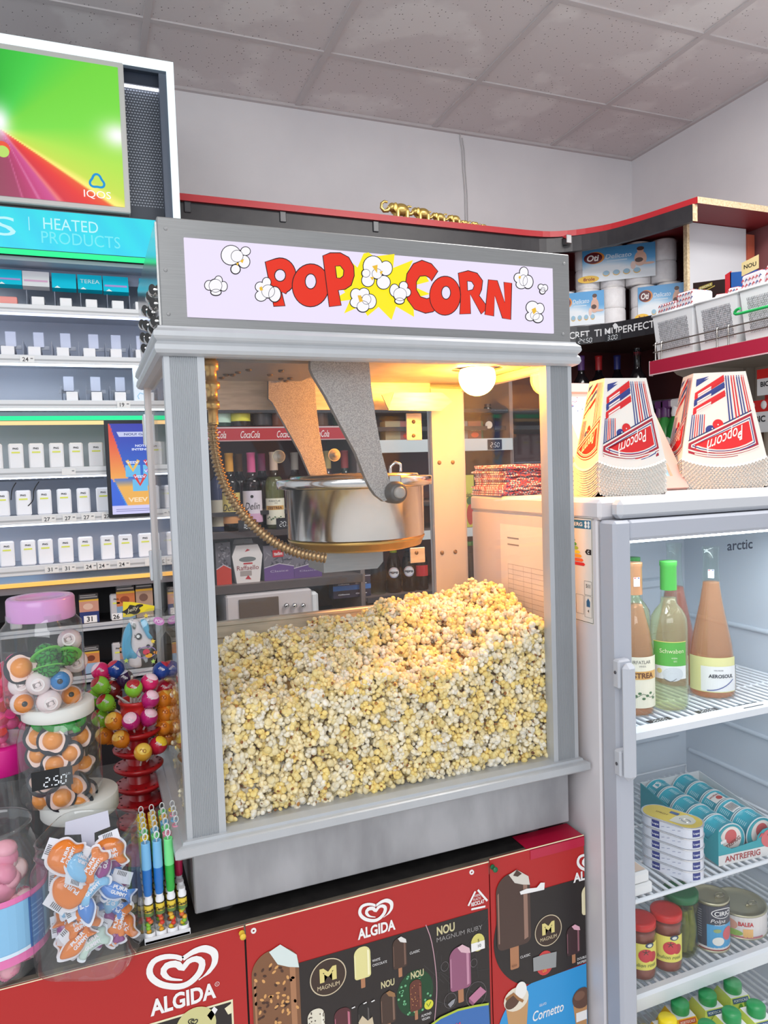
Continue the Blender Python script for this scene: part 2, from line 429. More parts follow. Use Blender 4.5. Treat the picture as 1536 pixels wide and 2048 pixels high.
# corner columns, fluted on the front face
def column(x0, x1, y0, y1, flute, name='column'):
    c = MB(); pts = [(x0, y1), (x0, y0)]
    if flute:
        a, b2 = x0+(x1-x0)*flute[0], x0+(x1-x0)*flute[1]; n = 15
        for i in range(n):
            w = (b2-a)/n; pts += [(a+w*i, y0), (a+w*i+w*.22, y0+.0024), (a+w*i+w*.62, y0+.0024), (a+w*i+w*.84, y0)]
    pts += [(x1, y0), (x1, y1)]
    c.prism(pts, ZL+.02, ZM+.004, ALU, lambda a, b, h: Vector((a, b, h)))
    return c.build(name, pm)
column(0, .0575, 0, .022, (.14, .82))
column(.6465, W0, 0, .022, (.18, .86))
column(.0, .016, D0-.022, D0, None)
column(.612, W0-.006, D0-.024, D0, None)
for z in (1.565, 1.36):
    for x in (.628, .662): MB().ell((x, D0-.0245, z), .005, .003, .005, k((110, 92, 70), .35), 10, 6).build('screw', pm)
# head with the lit sign
hd = MB().box(0, W0, 0, D0, ZM1-.002, ZT, STEELH, .0015)
hd.box(.004, W0-.004, .004, D0-.004, ZM1-.012, ZM1, ALU)
hd.build('head', pm)
for u, v in ((331, 457), (331, 540), (337, 628), (1128, 527), (1126, 668)):
    p = at(u, v, y=0); MB().ell((p.x, -.0004, p.z), .0028, .0012, .0028, k((150, 150, 150), .3), 8, 4).build('rivet', pm)
MB().box(-.002, .001, .012, D0-.004, ZM1+.002, ZT-.004, POLISH).build('side_panel', pm, label='mirror bright steel side panel')
for u, v in ((312, 548), (311, 585), (313, 622), (296, 593), (298, 625), (301, 657), (287, 620), (289, 650), (293, 680), (281, 648), (283, 674), (285, 702)):
    p = at(u+3, v, x=-.006); p.y = min(max(p.y, .05), .385); p.z = min(max(p.z, ZM1+.012), ZT-.012)
    m = MB().ell((-.002, p.y+.012, p.z), .010, .016, .0085, POLISH, 14, 8); m.disc(plane((-.002, p.y+.003, p.z), (1, 0, 0), (0, 0, 1)), -.0045, 0, .0052, BLACK, .006, rb=.0078, n=14); m.build('vent_louver', pm)
pp = P(-.003)
(sx0, sz0), (sx1, sz1) = (.0363, 1.7814), (.6627, 1.8935)
sg = MB(); LILAC = em((238, 228, 252), 1.0)
sg.box(sx0, sx1, -.003, .001, sz0, sz1, LILAC)
F = front(-.003)
YEL, ORA, INK, PALE = em((255, 238, 20), 1.0), em((234, 44, 10), 1.0), em((28, 20, 26), .6), em((250, 248, 255), 1.0)
GOLD = em((238, 190, 50), 1.0)
def PX(*q): return [pp(u, v) for u, v in q]
def star(pts, h): sg.poly(F, PX(*pts), YEL, h)
star([(737, 505), (748, 513), (789, 508), (786, 536), (826, 520), (815, 545), (852, 552), (858, 563), (824, 572), (860, 588), (826, 597), (828, 634), (792, 613), (783, 640), (757, 614), (735, 632), (722, 612), (688, 627), (700, 600), (655, 606), (690, 585), (645, 520), (700, 522), (715, 535), (727, 507)], .0003)
import itertools
def smooth_closed(p, n=6):
    """Catmull-Rom through a closed outline"""
    o = []; L = len(p)
    for i in range(L):
        a, b, c, d = p[i-1], p[i], p[(i+1) % L], p[(i+2) % L]
        for j in range(n):
            t = j/n; o.append(tuple(.5*((2*b[q])+(-a[q]+c[q])*t+(2*a[q]-5*b[q]+4*c[q]-d[q])*t*t+(-a[q]+3*b[q]-3*c[q]+d[q])*t**3) for q in (0, 1)))
    return o
def arc(cx, cy, rx, ry, a0, a1, n=16, rot=0):
    o = []
    for i in range(n+1):
        t = R(a0+(a1-a0)*i/n); x, y = rx*cos(t), -ry*sin(t); c, s2 = cos(rot), sin(rot); o.append((cx+x*c-y*s2, cy+x*s2+y*c))
    return o
HH = [.0005]
def letter(outer, holes=()):
    h = HH[0]; HH[0] += .00035
    o = PX(*outer); hs = [PX(*q) for q in holes]
    sg.poly(F, o, ORA, h, hs)
    for q in [o]+hs: sg.rib(F, q, .0014, INK, h+.0001, True)
# P O P
letter([(530, 524)]+arc(560, 552, 32, 36, 105, -65, 14)+[(572, 588), (563, 584), (570, 612), (547, 613), (545, 600)], [arc(560, 551, 11, 12, 100, -260, 14)[:-1]])
letter(arc(621, 571, 37, 43, 0, 355, 30, .05), [arc(621, 563, 11, 15, 0, 345, 16)])
letter([(645, 512)]+[(660, 506), (680, 506), (697, 515), (707, 533), (708, 552), (702, 571), (690, 579), (676, 581), (682, 611), (658, 614), (653, 575)], [[(670, 533), (680, 532), (687, 541), (686, 552), (680, 557), (673, 556)]])
# C O R N
letter([(875, 543), (862, 528), (843, 521), (826, 528), (813, 548), (809, 575), (814, 600), (828, 619), (850, 627), (865, 624), (872, 619), (863, 594), (853, 598), (840, 594), (832, 580), (832, 564), (839, 553), (850, 552), (858, 556), (862, 563)])
letter(arc(889, 592, 31, 39, 0, 355, 30, .02), [arc(891, 586, 9, 13, 0, 345, 16)])
letter([(915, 547), (935, 542), (953, 547), (964, 562), (962, 580), (957, 592), (975, 616), (961, 629), (939, 589), (940, 628), (918, 629), (920, 590)], [[(933, 563), (942, 564), (947, 572), (944, 580), (934, 582)]])
letter([(975, 560), (993, 562), (1008, 606), (1006, 565), (1022, 567), (1020, 640), (1003, 637), (988, 592), (986, 633), (968, 630)])
# popcorn drawings: lobes with a bold outline
def kernel(lobes, yel=(), w=.0022, h=.004):
    for i, (cx, cy, rx, ry) in enumerate(lobes): sg.poly(F, PX(*arc(cx, cy, rx+1.6, ry+1.6, 0, 352, 22)), INK, h)
    for i, (cx, cy, rx, ry) in enumerate(lobes): sg.poly(F, PX(*arc(cx, cy, rx, ry, 0, 352, 22)), PALE, h+.0003)
    for i, (cx, cy, rx, ry) in enumerate(lobes[-2:]): sg.rib(F, PX(*arc(cx, cy, rx, ry, 0, 352, 22)), .0007, INK, h+.0005, True)
    for q in yel: sg.poly(F, PX(*q), GOLD, h+.0007)
kernel([(461, 512, 19, 19), (490, 504, 9, 8), (487, 525, 11, 12), (470, 540, 9, 9), (473, 514, 12, 12)], [[(478, 524), (487, 519), (484, 528)], [(471, 528), (477, 527), (474, 534)]])
kernel([(417, 572, 8, 9), (436, 562, 7, 8), (446, 574, 7, 9), (431, 586, 10, 6), (430, 573, 13, 13)], (), .0014)
kernel([(519, 575, 9, 9), (532, 566, 8, 9), (521, 593, 11, 10), (548, 590, 12, 15), (535, 584, 13, 13)], [[(517, 577), (522, 574), (525, 582), (519, 583)]])
kernel([(744, 534, 19, 20), (770, 538, 12, 14), (734, 562, 12, 12), (765, 566, 13, 13), (730, 548, 8, 8), (752, 549, 10, 10)], [[(742, 534), (753, 531), (752, 548)], [(738, 556), (746, 555), (743, 563)], [(757, 545), (764, 543), (760, 552)]])
kernel([(710, 590, 10, 11), (726, 587, 10, 9), (711, 606, 12, 10), (738, 604, 12, 14), (724, 614, 12, 11), (731, 600, 9, 10)], [[(713, 592), (720, 592), (724, 604), (717, 606)]])
kernel([(787, 582, 9, 12), (805, 573, 8, 8), (812, 586, 7, 8), (797, 603, 9, 6), (798, 590, 13, 13)])
kernel([(1045, 546, 8, 10), (1034, 557, 8, 9), (1040, 570, 10, 8), (1053, 565, 10, 13), (1044, 562, 8, 11)], [[(1035, 553), (1039, 554), (1038, 559), (1034, 558)]], .0012)
kernel([(1079, 575, 5, 5), (1087, 577, 5, 6), (1082, 584, 5, 5), (1083, 580, 4, 4)], (), .001)
kernel([(1062, 616, 12, 12), (1077, 618, 8, 10), (1058, 634, 9, 8), (1073, 637, 10, 9), (1067, 632, 9, 9)], [[(1060, 620), (1068, 616), (1070, 624), (1064, 630)]], .0014)
sg.build('sign_panel', pm, label='lit white sign reading POP CORN')
# glazing
MB().box(.052, .652, .012, .016, ZG-.006, ZM, GLASS).build('front_glass', pm)
MB().box(.006, .009, .022, D0-.022, ZG-.006, ZM, GLASS).build('side_glass', pm)
MB().box(W0-.011, W0-.008, .022, D0-.026, ZG-.006, ZM, GLASS).build('side_glass', pm)
bd = MB().box(.016, .612, D0-.013, D0-.010, 1.255, 1.70, GLASS); bd.build('rear_door', pm)
# inside: floor, ceiling plate, rear rail, header
LAMPST = noisy('lamplit_steel', (196, 188, 172), (214, 206, 190), 24, .42, .5, stretch=(1, 1, 8))  # steel tinted towards the heat lamp's golden light
MB().box(.006, .694, .018, D0-.006, ZL+.016, ZL+.0225, STEEL).build('cabinet_floor', pm)
ce = MB().box(.006, .694, .006, D0-.004, ZM+.016, ZM+.022, LAMPST)
ce.box(.04, .30, .12, .36, ZM+.010, ZM+.0165, STEELH)
for u, v in ((521, 711), (497, 740), (476, 745), (452, 750), (443, 756), (465, 750), (540, 750), (562, 742), (562, 758), (572, 762), (580, 757)):
    p = at(u, v, z=ZM+.009); ce.ell(p, .006, .006, .003, k((90, 78, 66), .4), 10, 5)
ce.build('ceiling_plate', pm)
MB().box(.018, .612, D0-.02, D0-.017, 1.684, ZM+.016, LAMPST).build('rear_header', pm)
rr = MB().box(.016, .614, D0-.026, D0-.006, 1.222, 1.252, LAMPST, .002); rr.box(.016, .614, D0-.028, D0-.008, 1.246, 1.255, LAMPST, .002)
rr.box(.016, .614, D0-.02, D0-.016, ZL+.02, 1.222, LAMPST); rr.build('rear_rail', pm)
q = P(D0-.03); (hx0, hz0), (hx1, hz1) = q(817, 880), q(846, 826)
hp = MB().box(hx0, hx1, D0-.022, D0-.018, hz0, hz1, LAMPST, .001)
for v in (843, 871): a, z = q(830, v); hp.ell((a, D0-.023, z), .0045, .002, .0045, k((100, 84, 60), .4), 10, 5)
hp.build('hinge_plate', pm)
(hx0, hz0), (hx1, hz1) = q(824, 1117), q(853, 1100)
hp = MB().box(hx0, hx1, D0-.022, D0-.018, hz0-.012, hz1+.006, LAMPST, .001); a, z = q(836, 1106); hp.ell((a, D0-.023, z), .0045, .002, .0045, k((100, 84, 60), .4), 10, 5)
hp.build('hinge_plate', pm)
for u, v in ((290, 860), (303, 1130)):           # door hinges on the rear left post
    p = at(u, v, y=D0); hg = MB().box(p.x-.004, p.x+.014, D0-.004, D0+.008, p.z-.028, p.z+.028, CHROME, .001)
    hg.lathe([(.004, -.03), (.004, .03)], CHROME, 10, (p.x+.001, D0-.006, p.z)); hg.build('hinge', pm)
# kettle on its two arms
KX, KY = .357, .21
kz = at(712, 1103, y=.085).z-1.384
kt = MB()
kt.lathe([(.0, 1.384+kz), (.112, 1.384+kz), (.124, 1.392+kz), (.129, 1.402+kz), (.130, 1.52), (.137, 1.522), (.146, 1.523), (.147, 1.538), (.143, 1.540), (.126, 1.541), (.126, 1.536), (.0, 1.536)], POLISH, 48, (KX, KY, 0), cap=False)
kb = kt.build('kettle', pm)
MB().lathe([(.0, 1.380+kz), (.108, 1.380+kz), (.121, 1.385+kz), (.1285, 1.395+kz), (.1300, 1.399+kz), (.122, 1.382+kz), (.1, 1.377+kz), (0, 1.377+kz)], mat('oily_brass_rim', (196, 160, 90), .3, .9), 48, (KX, KY, 0), cap=False).build('oil_rim', kb, label='golden oily bottom edge of the kettle')
ld = MB().lathe([(.122, 1.541), (.120, 1.545), (.02, 1.549), (0, 1.549)], POLISH, 36, (KX, KY, 0), cap=False)
ld.tube([(KX+.05, KY-.06, 1.545), (KX+.05, KY-.06, 1.558), (KX+.06, KY-.06, 1.566), (KX+.07, KY-.06, 1.562), (KX+.07, KY-.06, 1.548)], .003, CHROME, 8); ld.build('kettle_lid', pm)
def arm(px, y, th, name, m):
    g = P(y); a = MB(); a.prism([g(*q) for q in px], -th, 0, m, front(y), k((120, 112, 104), .5)); return a.build(name, pm)
end = [(794+19*cos(t), 985+21*sin(t)) for t in [R(a) for a in range(-60, 141, 20)]]
arm([(621, 700), (737, 700), (738, 725), (744, 784), (752, 839), (764, 907), (779, 962)]+end+[(768, 1003), (752, 991), (740, 974), (728, 948), (712, 906), (681, 849), (651, 791), (627, 751), (621, 737)], .055, .013, 'kettle_arm', CAST)
arm([(537, 740), (628, 740), (632, 807), (639, 866), (646, 906), (655, 950), (620, 950), (601, 906), (571, 852), (545, 805), (537, 797)], .352, .013, 'kettle_arm', CAST)
h = at(794, 985, y=.045); hub = MB()
X90 = Matrix.Translation((h.x, .055, h.z)) @ Matrix.Rotation(PI/2, 4, 'X')
hub.lathe([(.019, -.02), (.019, .010), (.016, .013), (.0155, .018), (.010, .019)], k((84, 80, 76), .35), 24, xf=X90); hub.lathe([(.010, .019), (.010, .024), (.008, .026), (.0, .026)], k((150, 146, 140), .3), 20, xf=X90); hub.build('hub', pm)
lv = MB().box(h.x-.01, h.x+.014, .056, .06, h.z+.012, h.z+.03, POLISH, .002); lv.build('latch', pm)
(hx0, hz0), (hx1, hz1) = P(.16)(648, 1146), P(.16)(766, 1106)
MB().prism([(hx0, hz1+.02), (hx0, hz0), (hx1-.012, hz0), (hx1, hz0+.012), (hx1, hz1+.02)], -.1, 0, STEEL, front(.16)).build('heater_box', pm)
for u, v, lb in ((558, 913, 'clear suction cup on the rear pane, left of the back kettle arm'), (669, 910, 'clear suction cup on the rear pane, between the two kettle arms')):
    p = at(u, v, y=D0-.016); Mx = Matrix.Translation((p.x, D0-.0135, p.z)) @ Matrix.Rotation(PI/2, 4, 'X'); m = MB()
    m.lathe([(.0135, 0), (.0125, .002), (.006, .005), (.004, .010), (.0055, .011), (.0055, .014), (0, .0145)], mat('suction_cup', (196, 190, 176), .15, alpha=.75), 22, xf=Mx, cap=False); m.tube([Mx @ Vector((.0128*cos(t), .0128*sin(t), .001)) for t in [2*PI*i/22 for i in range(22)]], .0011, k((230, 216, 180), .2), 6, closed=True)
    tag(m.build('suction_cup', origin=p), lb, 'suction cup', 'suction cups on the rear pane')
# conduit
pts = [at(u, v, y=.10) for u, v in ((424, 846), (427, 880), (436, 930), (452, 975), (480, 1020), (515, 1058), (552, 1086), (592, 1104), (622, 1111), (650, 1116))]
def resample(p, n):
    d = [0]
    for i in range(1, len(p)): d.append(d[-1]+(p[i]-p[i-1]).length)
    o = []
    for j in range(n):
        t = d[-1]*j/(n-1); i = max(i for i in range(len(d)) if d[i] <= t+1e-9); i = min(i, len(p)-2)
        s2 = (t-d[i])/(d[i+1]-d[i]); a, b, c, e = p[max(i-1, 0)], p[i], p[i+1], p[min(i+2, len(p)-1)]
        o.append(.5*((2*b)+(c-a)*s2+(2*a-5*b+4*c-e)*s2*s2+(3*b-a-3*c+e)*s2**3))
    return o
q = resample(pts, 190)
MB().tube(q, [.0092 if i % 4 < 2 else .0066 for i in range(190)], mat('conduit_steel', (156, 130, 94), .32, .9), 12).build('conduit_hose', pm)
cf = MB(); p = at(424, 780, y=.10); BR = mat('conduit_brass', (200, 164, 104), .35, .8)
cf.lathe([(.008, -.055), (.008, -.03), (.011, -.03), (.011, -.018), (.0085, -.018), (.0085, 0), (.013, .002), (.013, .012), (.0085, .014), (.0085, .03), (.012, .032), (.012, .046), (.009, .046), (.009, .06)], BR, 18, (p.x, .10, p.z)); cf.build('conduit_fitting', pm)
# heat lamp
LP = Vector((.607, .175, 1.727))
lb = MB().ell(LP, .036, .036, .036, em((255, 160, 50), 260), 28, 16); lbo = lb.build('heat_lamp', pm, label='glowing warm round bulb')
MB().lathe([(.016, .034), (.018, .044), (.05, .046), (.052, .049)], CHROME, 24, (LP.x, LP.y, LP.z-.03)).build('lamp_socket', pm)
df = MB(); g = P(.33)
df.prism([g(*c) for c in ((776, 820), (788, 785), (885, 785), (905, 803), (882, 822))], -.003, 0, LAMPST, front(.33)); df.prism([g(*c) for c in ((762, 790), (784, 784), (776, 820))], -.004, 0, STEEL, front(.325)); df.build('deflector', pm)
# ================================================================== popcorn
def popcorn_mat():
    m, nt, b = new('popcorn'); l = nt.links.new
    a = N(nt, 'ShaderNodeAttribute'); a.attribute_name = 'picture'
    tc = N(nt, 'ShaderNodeTexCoord'); nz = N(nt, 'ShaderNodeTexNoise'); nz.inputs['Scale'].default_value = 170; nz.inputs['Detail'].default_value = 3
    rp = N(nt, 'ShaderNodeValToRGB'); rp.color_ramp.elements[0].position = .3; rp.color_ramp.elements[1].position = .62
    rp.color_ramp.elements[0].color = (.86, .74, .46, 1); rp.color_ramp.elements[1].color = (1, 1, 1, 1)  # low noise tinted brown, standing for shade in the creases
    mx = N(nt, 'ShaderNodeMixRGB'); mx.blend_type = 'MULTIPLY'; mx.inputs[0].default_value = .8
    l(tc.outputs['Object'], nz.inputs['Vector']); l(nz.outputs[0], rp.inputs[0]); l(a.outputs['Color'], mx.inputs[1]); l(rp.outputs[0], mx.inputs[2]); l(mx.outputs[0], b.inputs['Base Color'])
    bp = N(nt, 'ShaderNodeBump'); bp.inputs['Strength'].default_value = .5; bp.inputs['Distance'].default_value = .003
    l(nz.outputs[0], bp.inputs['Height']); l(bp.outputs[0], b.inputs['Normal'])
    b.inputs['Roughness'].default_value = .6; b.inputs['Specular IOR Level'].default_value = .3
    return m
POPM = popcorn_mat()
rnd = random.Random(11)
def ico():
    t = (1+5**.5)/2
    v = np.array([(-1, t, 0), (1, t, 0), (-1, -t, 0), (1, -t, 0), (0, -1, t), (0, 1, t), (0, -1, -t), (0, 1, -t), (t, 0, -1), (t, 0, 1), (-t, 0, -1), (-t, 0, 1)], float)
    f = [(0, 11, 5), (0, 5, 1), (0, 1, 7), (0, 7, 10), (0, 10, 11), (1, 5, 9), (5, 11, 4), (11, 10, 2), (10, 7, 6), (7, 1, 8), (3, 9, 4), (3, 4, 2), (3, 2, 6), (3, 6, 8), (3, 8, 9), (4, 9, 5), (2, 4, 11), (6, 2, 10), (8, 6, 7), (9, 8, 1)]
    v /= np.linalg.norm(v[0]); V = [tuple(p) for p in v]; mid = {}; g = []
    def mp(a, b):
        q = (min(a, b), max(a, b))
        if q not in mid: p = np.array(V[a])+np.array(V[b]); p /= np.linalg.norm(p); mid[q] = len(V); V.append(tuple(p))
        return mid[q]
    for a, b, c in f: x, y, z = mp(a, b), mp(b, c), mp(c, a); g += [(a, x, z), (b, y, x), (c, z, y), (x, y, z)]
    return np.array(V), np.array(g)
IV, IF = ico()
CREAM = [(244, 238, 218), (248, 234, 186), (248, 226, 148), (242, 238, 226), (244, 226, 160), (246, 234, 196)]
def variant(i):
    """lobed flake with a scrap of brown hull; unit size about 1 = radius"""
    V = []; Fc = []; C = []; n = 0
    lobes = rnd.choice((7, 8, 9, 10)); base = CREAM[i % len(CREAM)]
    for j in range(lobes):
        t = 2*PI*j/lobes+rnd.uniform(-.3, .3); z = rnd.uniform(-.45, .5); r = rnd.uniform(.24, .46); d = rnd.uniform(.42, .78)
        if j == 0: d, r = .1, .5
        sc = np.array([r*rnd.uniform(.8, 1.2), r*rnd.uniform(.8, 1.2), r*rnd.uniform(.75, 1.15)])
        p = IV*sc*(1+.10*np.sin(IV[:, [1, 2, 0]]*6+j))+np.array([d*cos(t), d*sin(t), z])
        V.append(p); Fc.append(IF+n); n += len(p); q = rnd.uniform(.93, 1.04); C += [tuple(lin(min(255, c*q)) for c in base)+(1,)]*len(p)
    for j in range(rnd.choice((1, 1, 2))):
        t = rnd.uniform(0, 2*PI); p = IV*np.array([.26, .2, .10])+np.array([.25*cos(t), .25*sin(t), .42 if j else -.42])
        V.append(p); Fc.append(IF+n); n += len(p); C += [tuple(lin(c) for c in rnd.choice(((150, 96, 44), (186, 130, 62), (110, 64, 34))))+(1,)]*len(p)
    return np.concatenate(V), np.concatenate(Fc), np.array(C, 'f')
VAR = [variant(i) for i in range(18)]
def np_mesh(name, V, Fc, C, m):
    me = bpy.data.meshes.new(name); me.vertices.add(len(V)); me.vertices.foreach_set('co', V.astype('f').ravel())
    me.loops.add(len(Fc)*3); me.loops.foreach_set('vertex_index', Fc.astype('i').ravel())
    me.polygons.add(len(Fc)); me.polygons.foreach_set('loop_start', np.arange(len(Fc))*3)
    me.polygons.foreach_set('use_smooth', np.ones(len(Fc), bool)); me.update(calc_edges=True); me.validate()
    a = me.color_attributes.new('picture', 'FLOAT_COLOR', 'POINT'); a.data.foreach_set('color', C.astype('f').ravel()); me.materials.append(m)
    return me
def heap_z(x, y):
    u = min(1, max(0, x/.65)); f = min(1, max(0, (y-.015)/.22)); f = f*f*(3-2*f)
    bck = max(0, min(1, (y-.30)/.11))
    z = 1.190+.016*u+f*(.022+.052*u) + .018*sin(x*23+1)*sin(y*19) + .008*sin(x*61)
    e = min(1, max(0, (x-.45)/.2)); z += .048*e*e*(3-2*e)*(1-f)
    z -= bck*(.040-.005*u)
    z += .014*math.exp(-((x-.60)**2/.006+(y-.28)**2/.01)) - .025*math.exp(-((x-.02)**2/.004))*f
    return z
pts = []
ZF = ZL+.03
sp = .0178
z = ZF
row = 0
while z < 1.30:
    for x in np.arange(.02, .684, sp):
        for lay in (0, 1):
            xx = x+rnd.uniform(-.005, .005)+(sp/2 if (row+lay) % 2 else 0); yy = .0295+lay*.013+rnd.uniform(0, .004); zz = z+rnd.uniform(-.004, .004)
            if zz < heap_z(xx, yy) and xx < .682: pts.append((xx, yy, zz, lay))
    z += sp*.86; row += 1
for y in np.arange(.03, .388, sp):
    for x in np.arange(.02, .684, sp):
        for lay in (2, 3):
            xx, yy = x+rnd.uniform(-.007, .007), y+rnd.uniform(-.007, .007)
            if .018 < xx < .682 and yy > .028: pts.append((xx, yy, heap_z(xx, yy)+rnd.uniform(-.004, .005)-(.011 if lay == 3 else 0), lay))
for z in np.arange(ZF, 1.30, sp):
    for y in np.arange(.045, .385, sp):
        for x in (.0195, .6775):
            zz = z+rnd.uniform(-.004, .004)
            if zz < heap_z(x, y): pts.append((x, y+rnd.uniform(-.004, .004), zz, 4))
fr_ = sorted([p for p in pts if p[3] == 0 and .06 < p[0] < .645 and p[2] > 1.018], key=lambda p: (Vector(p[:3])-CAM).length)[:300]
frs = set(fr_)
VM = [np_mesh('popcorn', v*0.0128, f, c, POPM) for v, f, c in VAR]
for i, p in enumerate(fr_):
    o = bpy.data.objects.new('popcorn', VM[rnd.randrange(len(VM))]); COL.objects.link(o); o.location = p[:3]
    o.rotation_euler = (rnd.uniform(0, 6.28), rnd.uniform(0, 6.28), rnd.uniform(0, 6.28)); s2 = rnd.uniform(.86, 1.06); o.scale = (s2, s2, s2)
    tag(o, 'pale popped kernel pressed up close behind the front glass', 'popcorn', 'popcorn behind the front glass')
AV = []; AF = []; AC = []; n = 0
for p in pts:
    if p in frs: continue
    v, f, c = VAR[rnd.randrange(len(VAR))]; s2 = 0.0128*rnd.uniform(.85, 1.12)
    Mr = np.array(Matrix.Rotation(rnd.uniform(0, 6.28), 3, 'X') @ Matrix.Rotation(rnd.uniform(0, 6.28), 3, 'Y') @ Matrix.Rotation(rnd.uniform(0, 6.28), 3, 'Z'))
    AV.append((v*s2) @ Mr.T + np.array(p[:3])); AF.append(f+n); AC.append(c); n += len(v)
# core closing the heap, browned to stand for shade in the gaps
gx, gy = np.linspace(.03, .672, 30), np.linspace(.048, .37, 18); top = np.array([(x, y, heap_z(x, y)-.017) for y in gy for x in gx]); bot = top.copy(); bot[:, 2] = ZL+.0235
V = np.concatenate([top, bot]); nx, ny = 30, 18; T = []
for j in range(ny-1):
    for i in range(nx-1): a = j*nx+i; T += [(a, a+1, a+nx+1), (a, a+nx+1, a+nx)]
bd_ = [(i, i+1) for i in range(nx-1)]+[((ny-1)*nx+i+1, (ny-1)*nx+i) for i in range(nx-1)]+[((j+1)*nx, j*nx) for j in range(ny-1)]+[(j*nx+nx-1, (j+1)*nx+nx-1) for j in range(ny-1)]
for a, b in bd_: T += [(a, a+nx*ny, b+nx*ny), (a, b+nx*ny, b)]
AV.append(V); AF.append(np.array(T)+n); AC.append(np.tile(np.array([[lin(180), lin(140), lin(74), 1]], 'f'), (len(V), 1)))
hm = np_mesh('popcorn_heap', np.concatenate(AV)-np.array([.35, .2, ZL+.024]), np.concatenate(AF), np.concatenate(AC), POPM)
ho = bpy.data.objects.new('popcorn_heap', hm); COL.objects.link(ho); ho.location = (.35, .2, ZL+.024); ho['kind'] = 'stuff'
tag(ho, 'big heap of buttery popcorn filling the machine behind the glass', 'popcorn')
# ================================================================== tobacco display, left
YD = 1.38
LB = k((196, 204, 218), .45); LB2 = k((176, 184, 200), .5); GREYP = k((120, 126, 138), .4); RAIL = k((226, 228, 230), .35); DGREY = k((64, 68, 76), .45)
td = thing('tobacco_display', 'tall tobacco display cabinet with lit screens and white shelves', 'display cabinet', (-.25, 1.55, 0))
XL, XRT = -.75, .205
pd = P(YD)
ztop, zhb = 2.876, 2.36
sk = MB()
sk.box(XL, XRT-.001, YD+.07, 1.66, 2.3, ztop-.002, DGREY)
sk.build('header_box', td)
fr2 = MB(); LEDW = em((232, 248, 252), 1.25)
fr2.box(XL, XRT+.004, YD, YD+.03, ztop-.026, ztop, LEDW); fr2.box(XRT-.018, XRT+.004, YD, YD+.03, zhb, ztop-.026, LEDW); fr2.build('light_frame', td, label='glowing white light strip framing the header')
bv = MB(); bv.box(XL, XRT-.018, YD+.012, YD+.07, ztop-.036, ztop-.026, k((56, 66, 80), .4)); bv.box(XRT-.042, XRT-.018, YD+.012, YD+.07, zhb, ztop-.036, k((84, 92, 106), .4)); bv.build('header_bezel', td)
(mx0, mz0), (mx1, mz1) = P(YD+.05)(246, 432), P(YD+.05)(322, 150)
ms = MB(); PERF = k((66, 72, 82), .45)
ms.box(mx0-.03, mx1+.002, YD+.052, YD+.06, mz0, mz1+.02, PERF)
kk = (158, 166, 178); nn = 0
for j in range(42):
    for i in range(15):
        a = mx0-.0+(i+.5*(j % 2))*.0088; b = mz1-.062-j*.0088
        if a < mx1-.004 and b > mz0: ms.disc(front(YD+.052), a, b, .0032, k(kk, .4), .0015, rb=.0022, n=6)
ms.build('perforated_panel', td)
lbx = MB().box(mx0-.03, mx1, YD+.03, YD+.052, mz1-.052, mz1-.004, k((34, 44, 60), .4)); lbx.box(mx0-.03, mx1-.004, YD+.036, YD+.05, mz1-.0555, mz1-.0525, em((236, 240, 255), 3)); lbx.build('spot_strip', td)
# big screen
ps = P(YD-.01); scx0 = ps(-150, 200)[0]
a1, b1 = ps(244, 137)[0]+.0, ps(244, 137)[1]; b0 = ps(248, 415)[1]; a1 = (ps(239, 139)[0]+ps(246, 415)[0])/2
sc = MB(); FS = front(YD-.012)
sc.box(scx0, a1+.017, YD-.01, YD+.05, b0-.016, b1+.018, k((200, 200, 196), .35), .003)
cx, cz = ps(0, 258)
def flower(u, v):
    x = scx0+(a1-scx0)*u; z = b0+(b1-b0)*v; dx, dz = (x-cx)/.38, (z-cz)/.45
    r = math.hypot(dx, dz); th = math.degrees(math.atan2(-dz, dx))   # 0 right, 90 down
    keys = [(-180, (20, 150, 60)), (-90, (30, 180, 40)), (-60, (60, 205, 60)), (-35, (110, 215, 50)), (-8, (120, 222, 60)), (10, (176, 230, 70)), (23, (200, 225, 70)), (26, (244, 236, 110)), (27.5, (252, 244, 120)), (29, (236, 84, 30)), (35, (232, 40, 36)), (44, (214, 28, 50)), (47, (236, 120, 120)), (50, (206, 70, 140)), (58, (196, 50, 120)), (60, (214, 110, 160)), (62, (190, 44, 110)), (72, (170, 36, 92)), (73, (204, 90, 140)), (75, (160, 44, 90)), (90, (150, 50, 84)), (180, (90, 60, 60))]
    for (t0, c0), (t1, c1) in zip(keys, keys[1:]):
        if t0 <= th <= t1: w = (th-t0)/(t1-t0); c = [p+(q-p)*w for p, q in zip(c0, c1)]; break
    if th > 40 and th < 56 and r > .62:
        w = min(1, (r-.62)/.25)*min(1, (th-40)/5); c = [p+(q-p)*w for p, q in zip(c, (240, 130, 40))]
    if 29 < th < 50 and r > .95:
        w = min(1, (r-.95)/.2); c = [p+(q-p)*w for p, q in zip(c, (240, 200, 70))]
    w = math.exp(-((x-ps(236, 272)[0])**2/.0025+(z-ps(236, 272)[1])**2/.0016)); c = [p+(252-p)*w for p in c]
    w = math.exp(-(((x-cx)/.03)**2+((z-cz-.02)/.05)**2)); c = [p+(255-p)*w for p in c]
    return c
sc.picture(FS, scx0, b0, a1, b1, 170, 110, flower, vcol('lit_screen', 1.0))
WHE = em((255, 255, 255), 1.0)
ax, az = ps(194, 364); sc.rib(FS, [(ax+.019*cos(t)*(1+.18*cos(3*t+PI/2)), az+.019*sin(t)*(1+.18*cos(3*t+PI/2))) for t in [2*PI*i/30 for i in range(30)]], .007, em((20, 150, 215), 1), .0012, True)
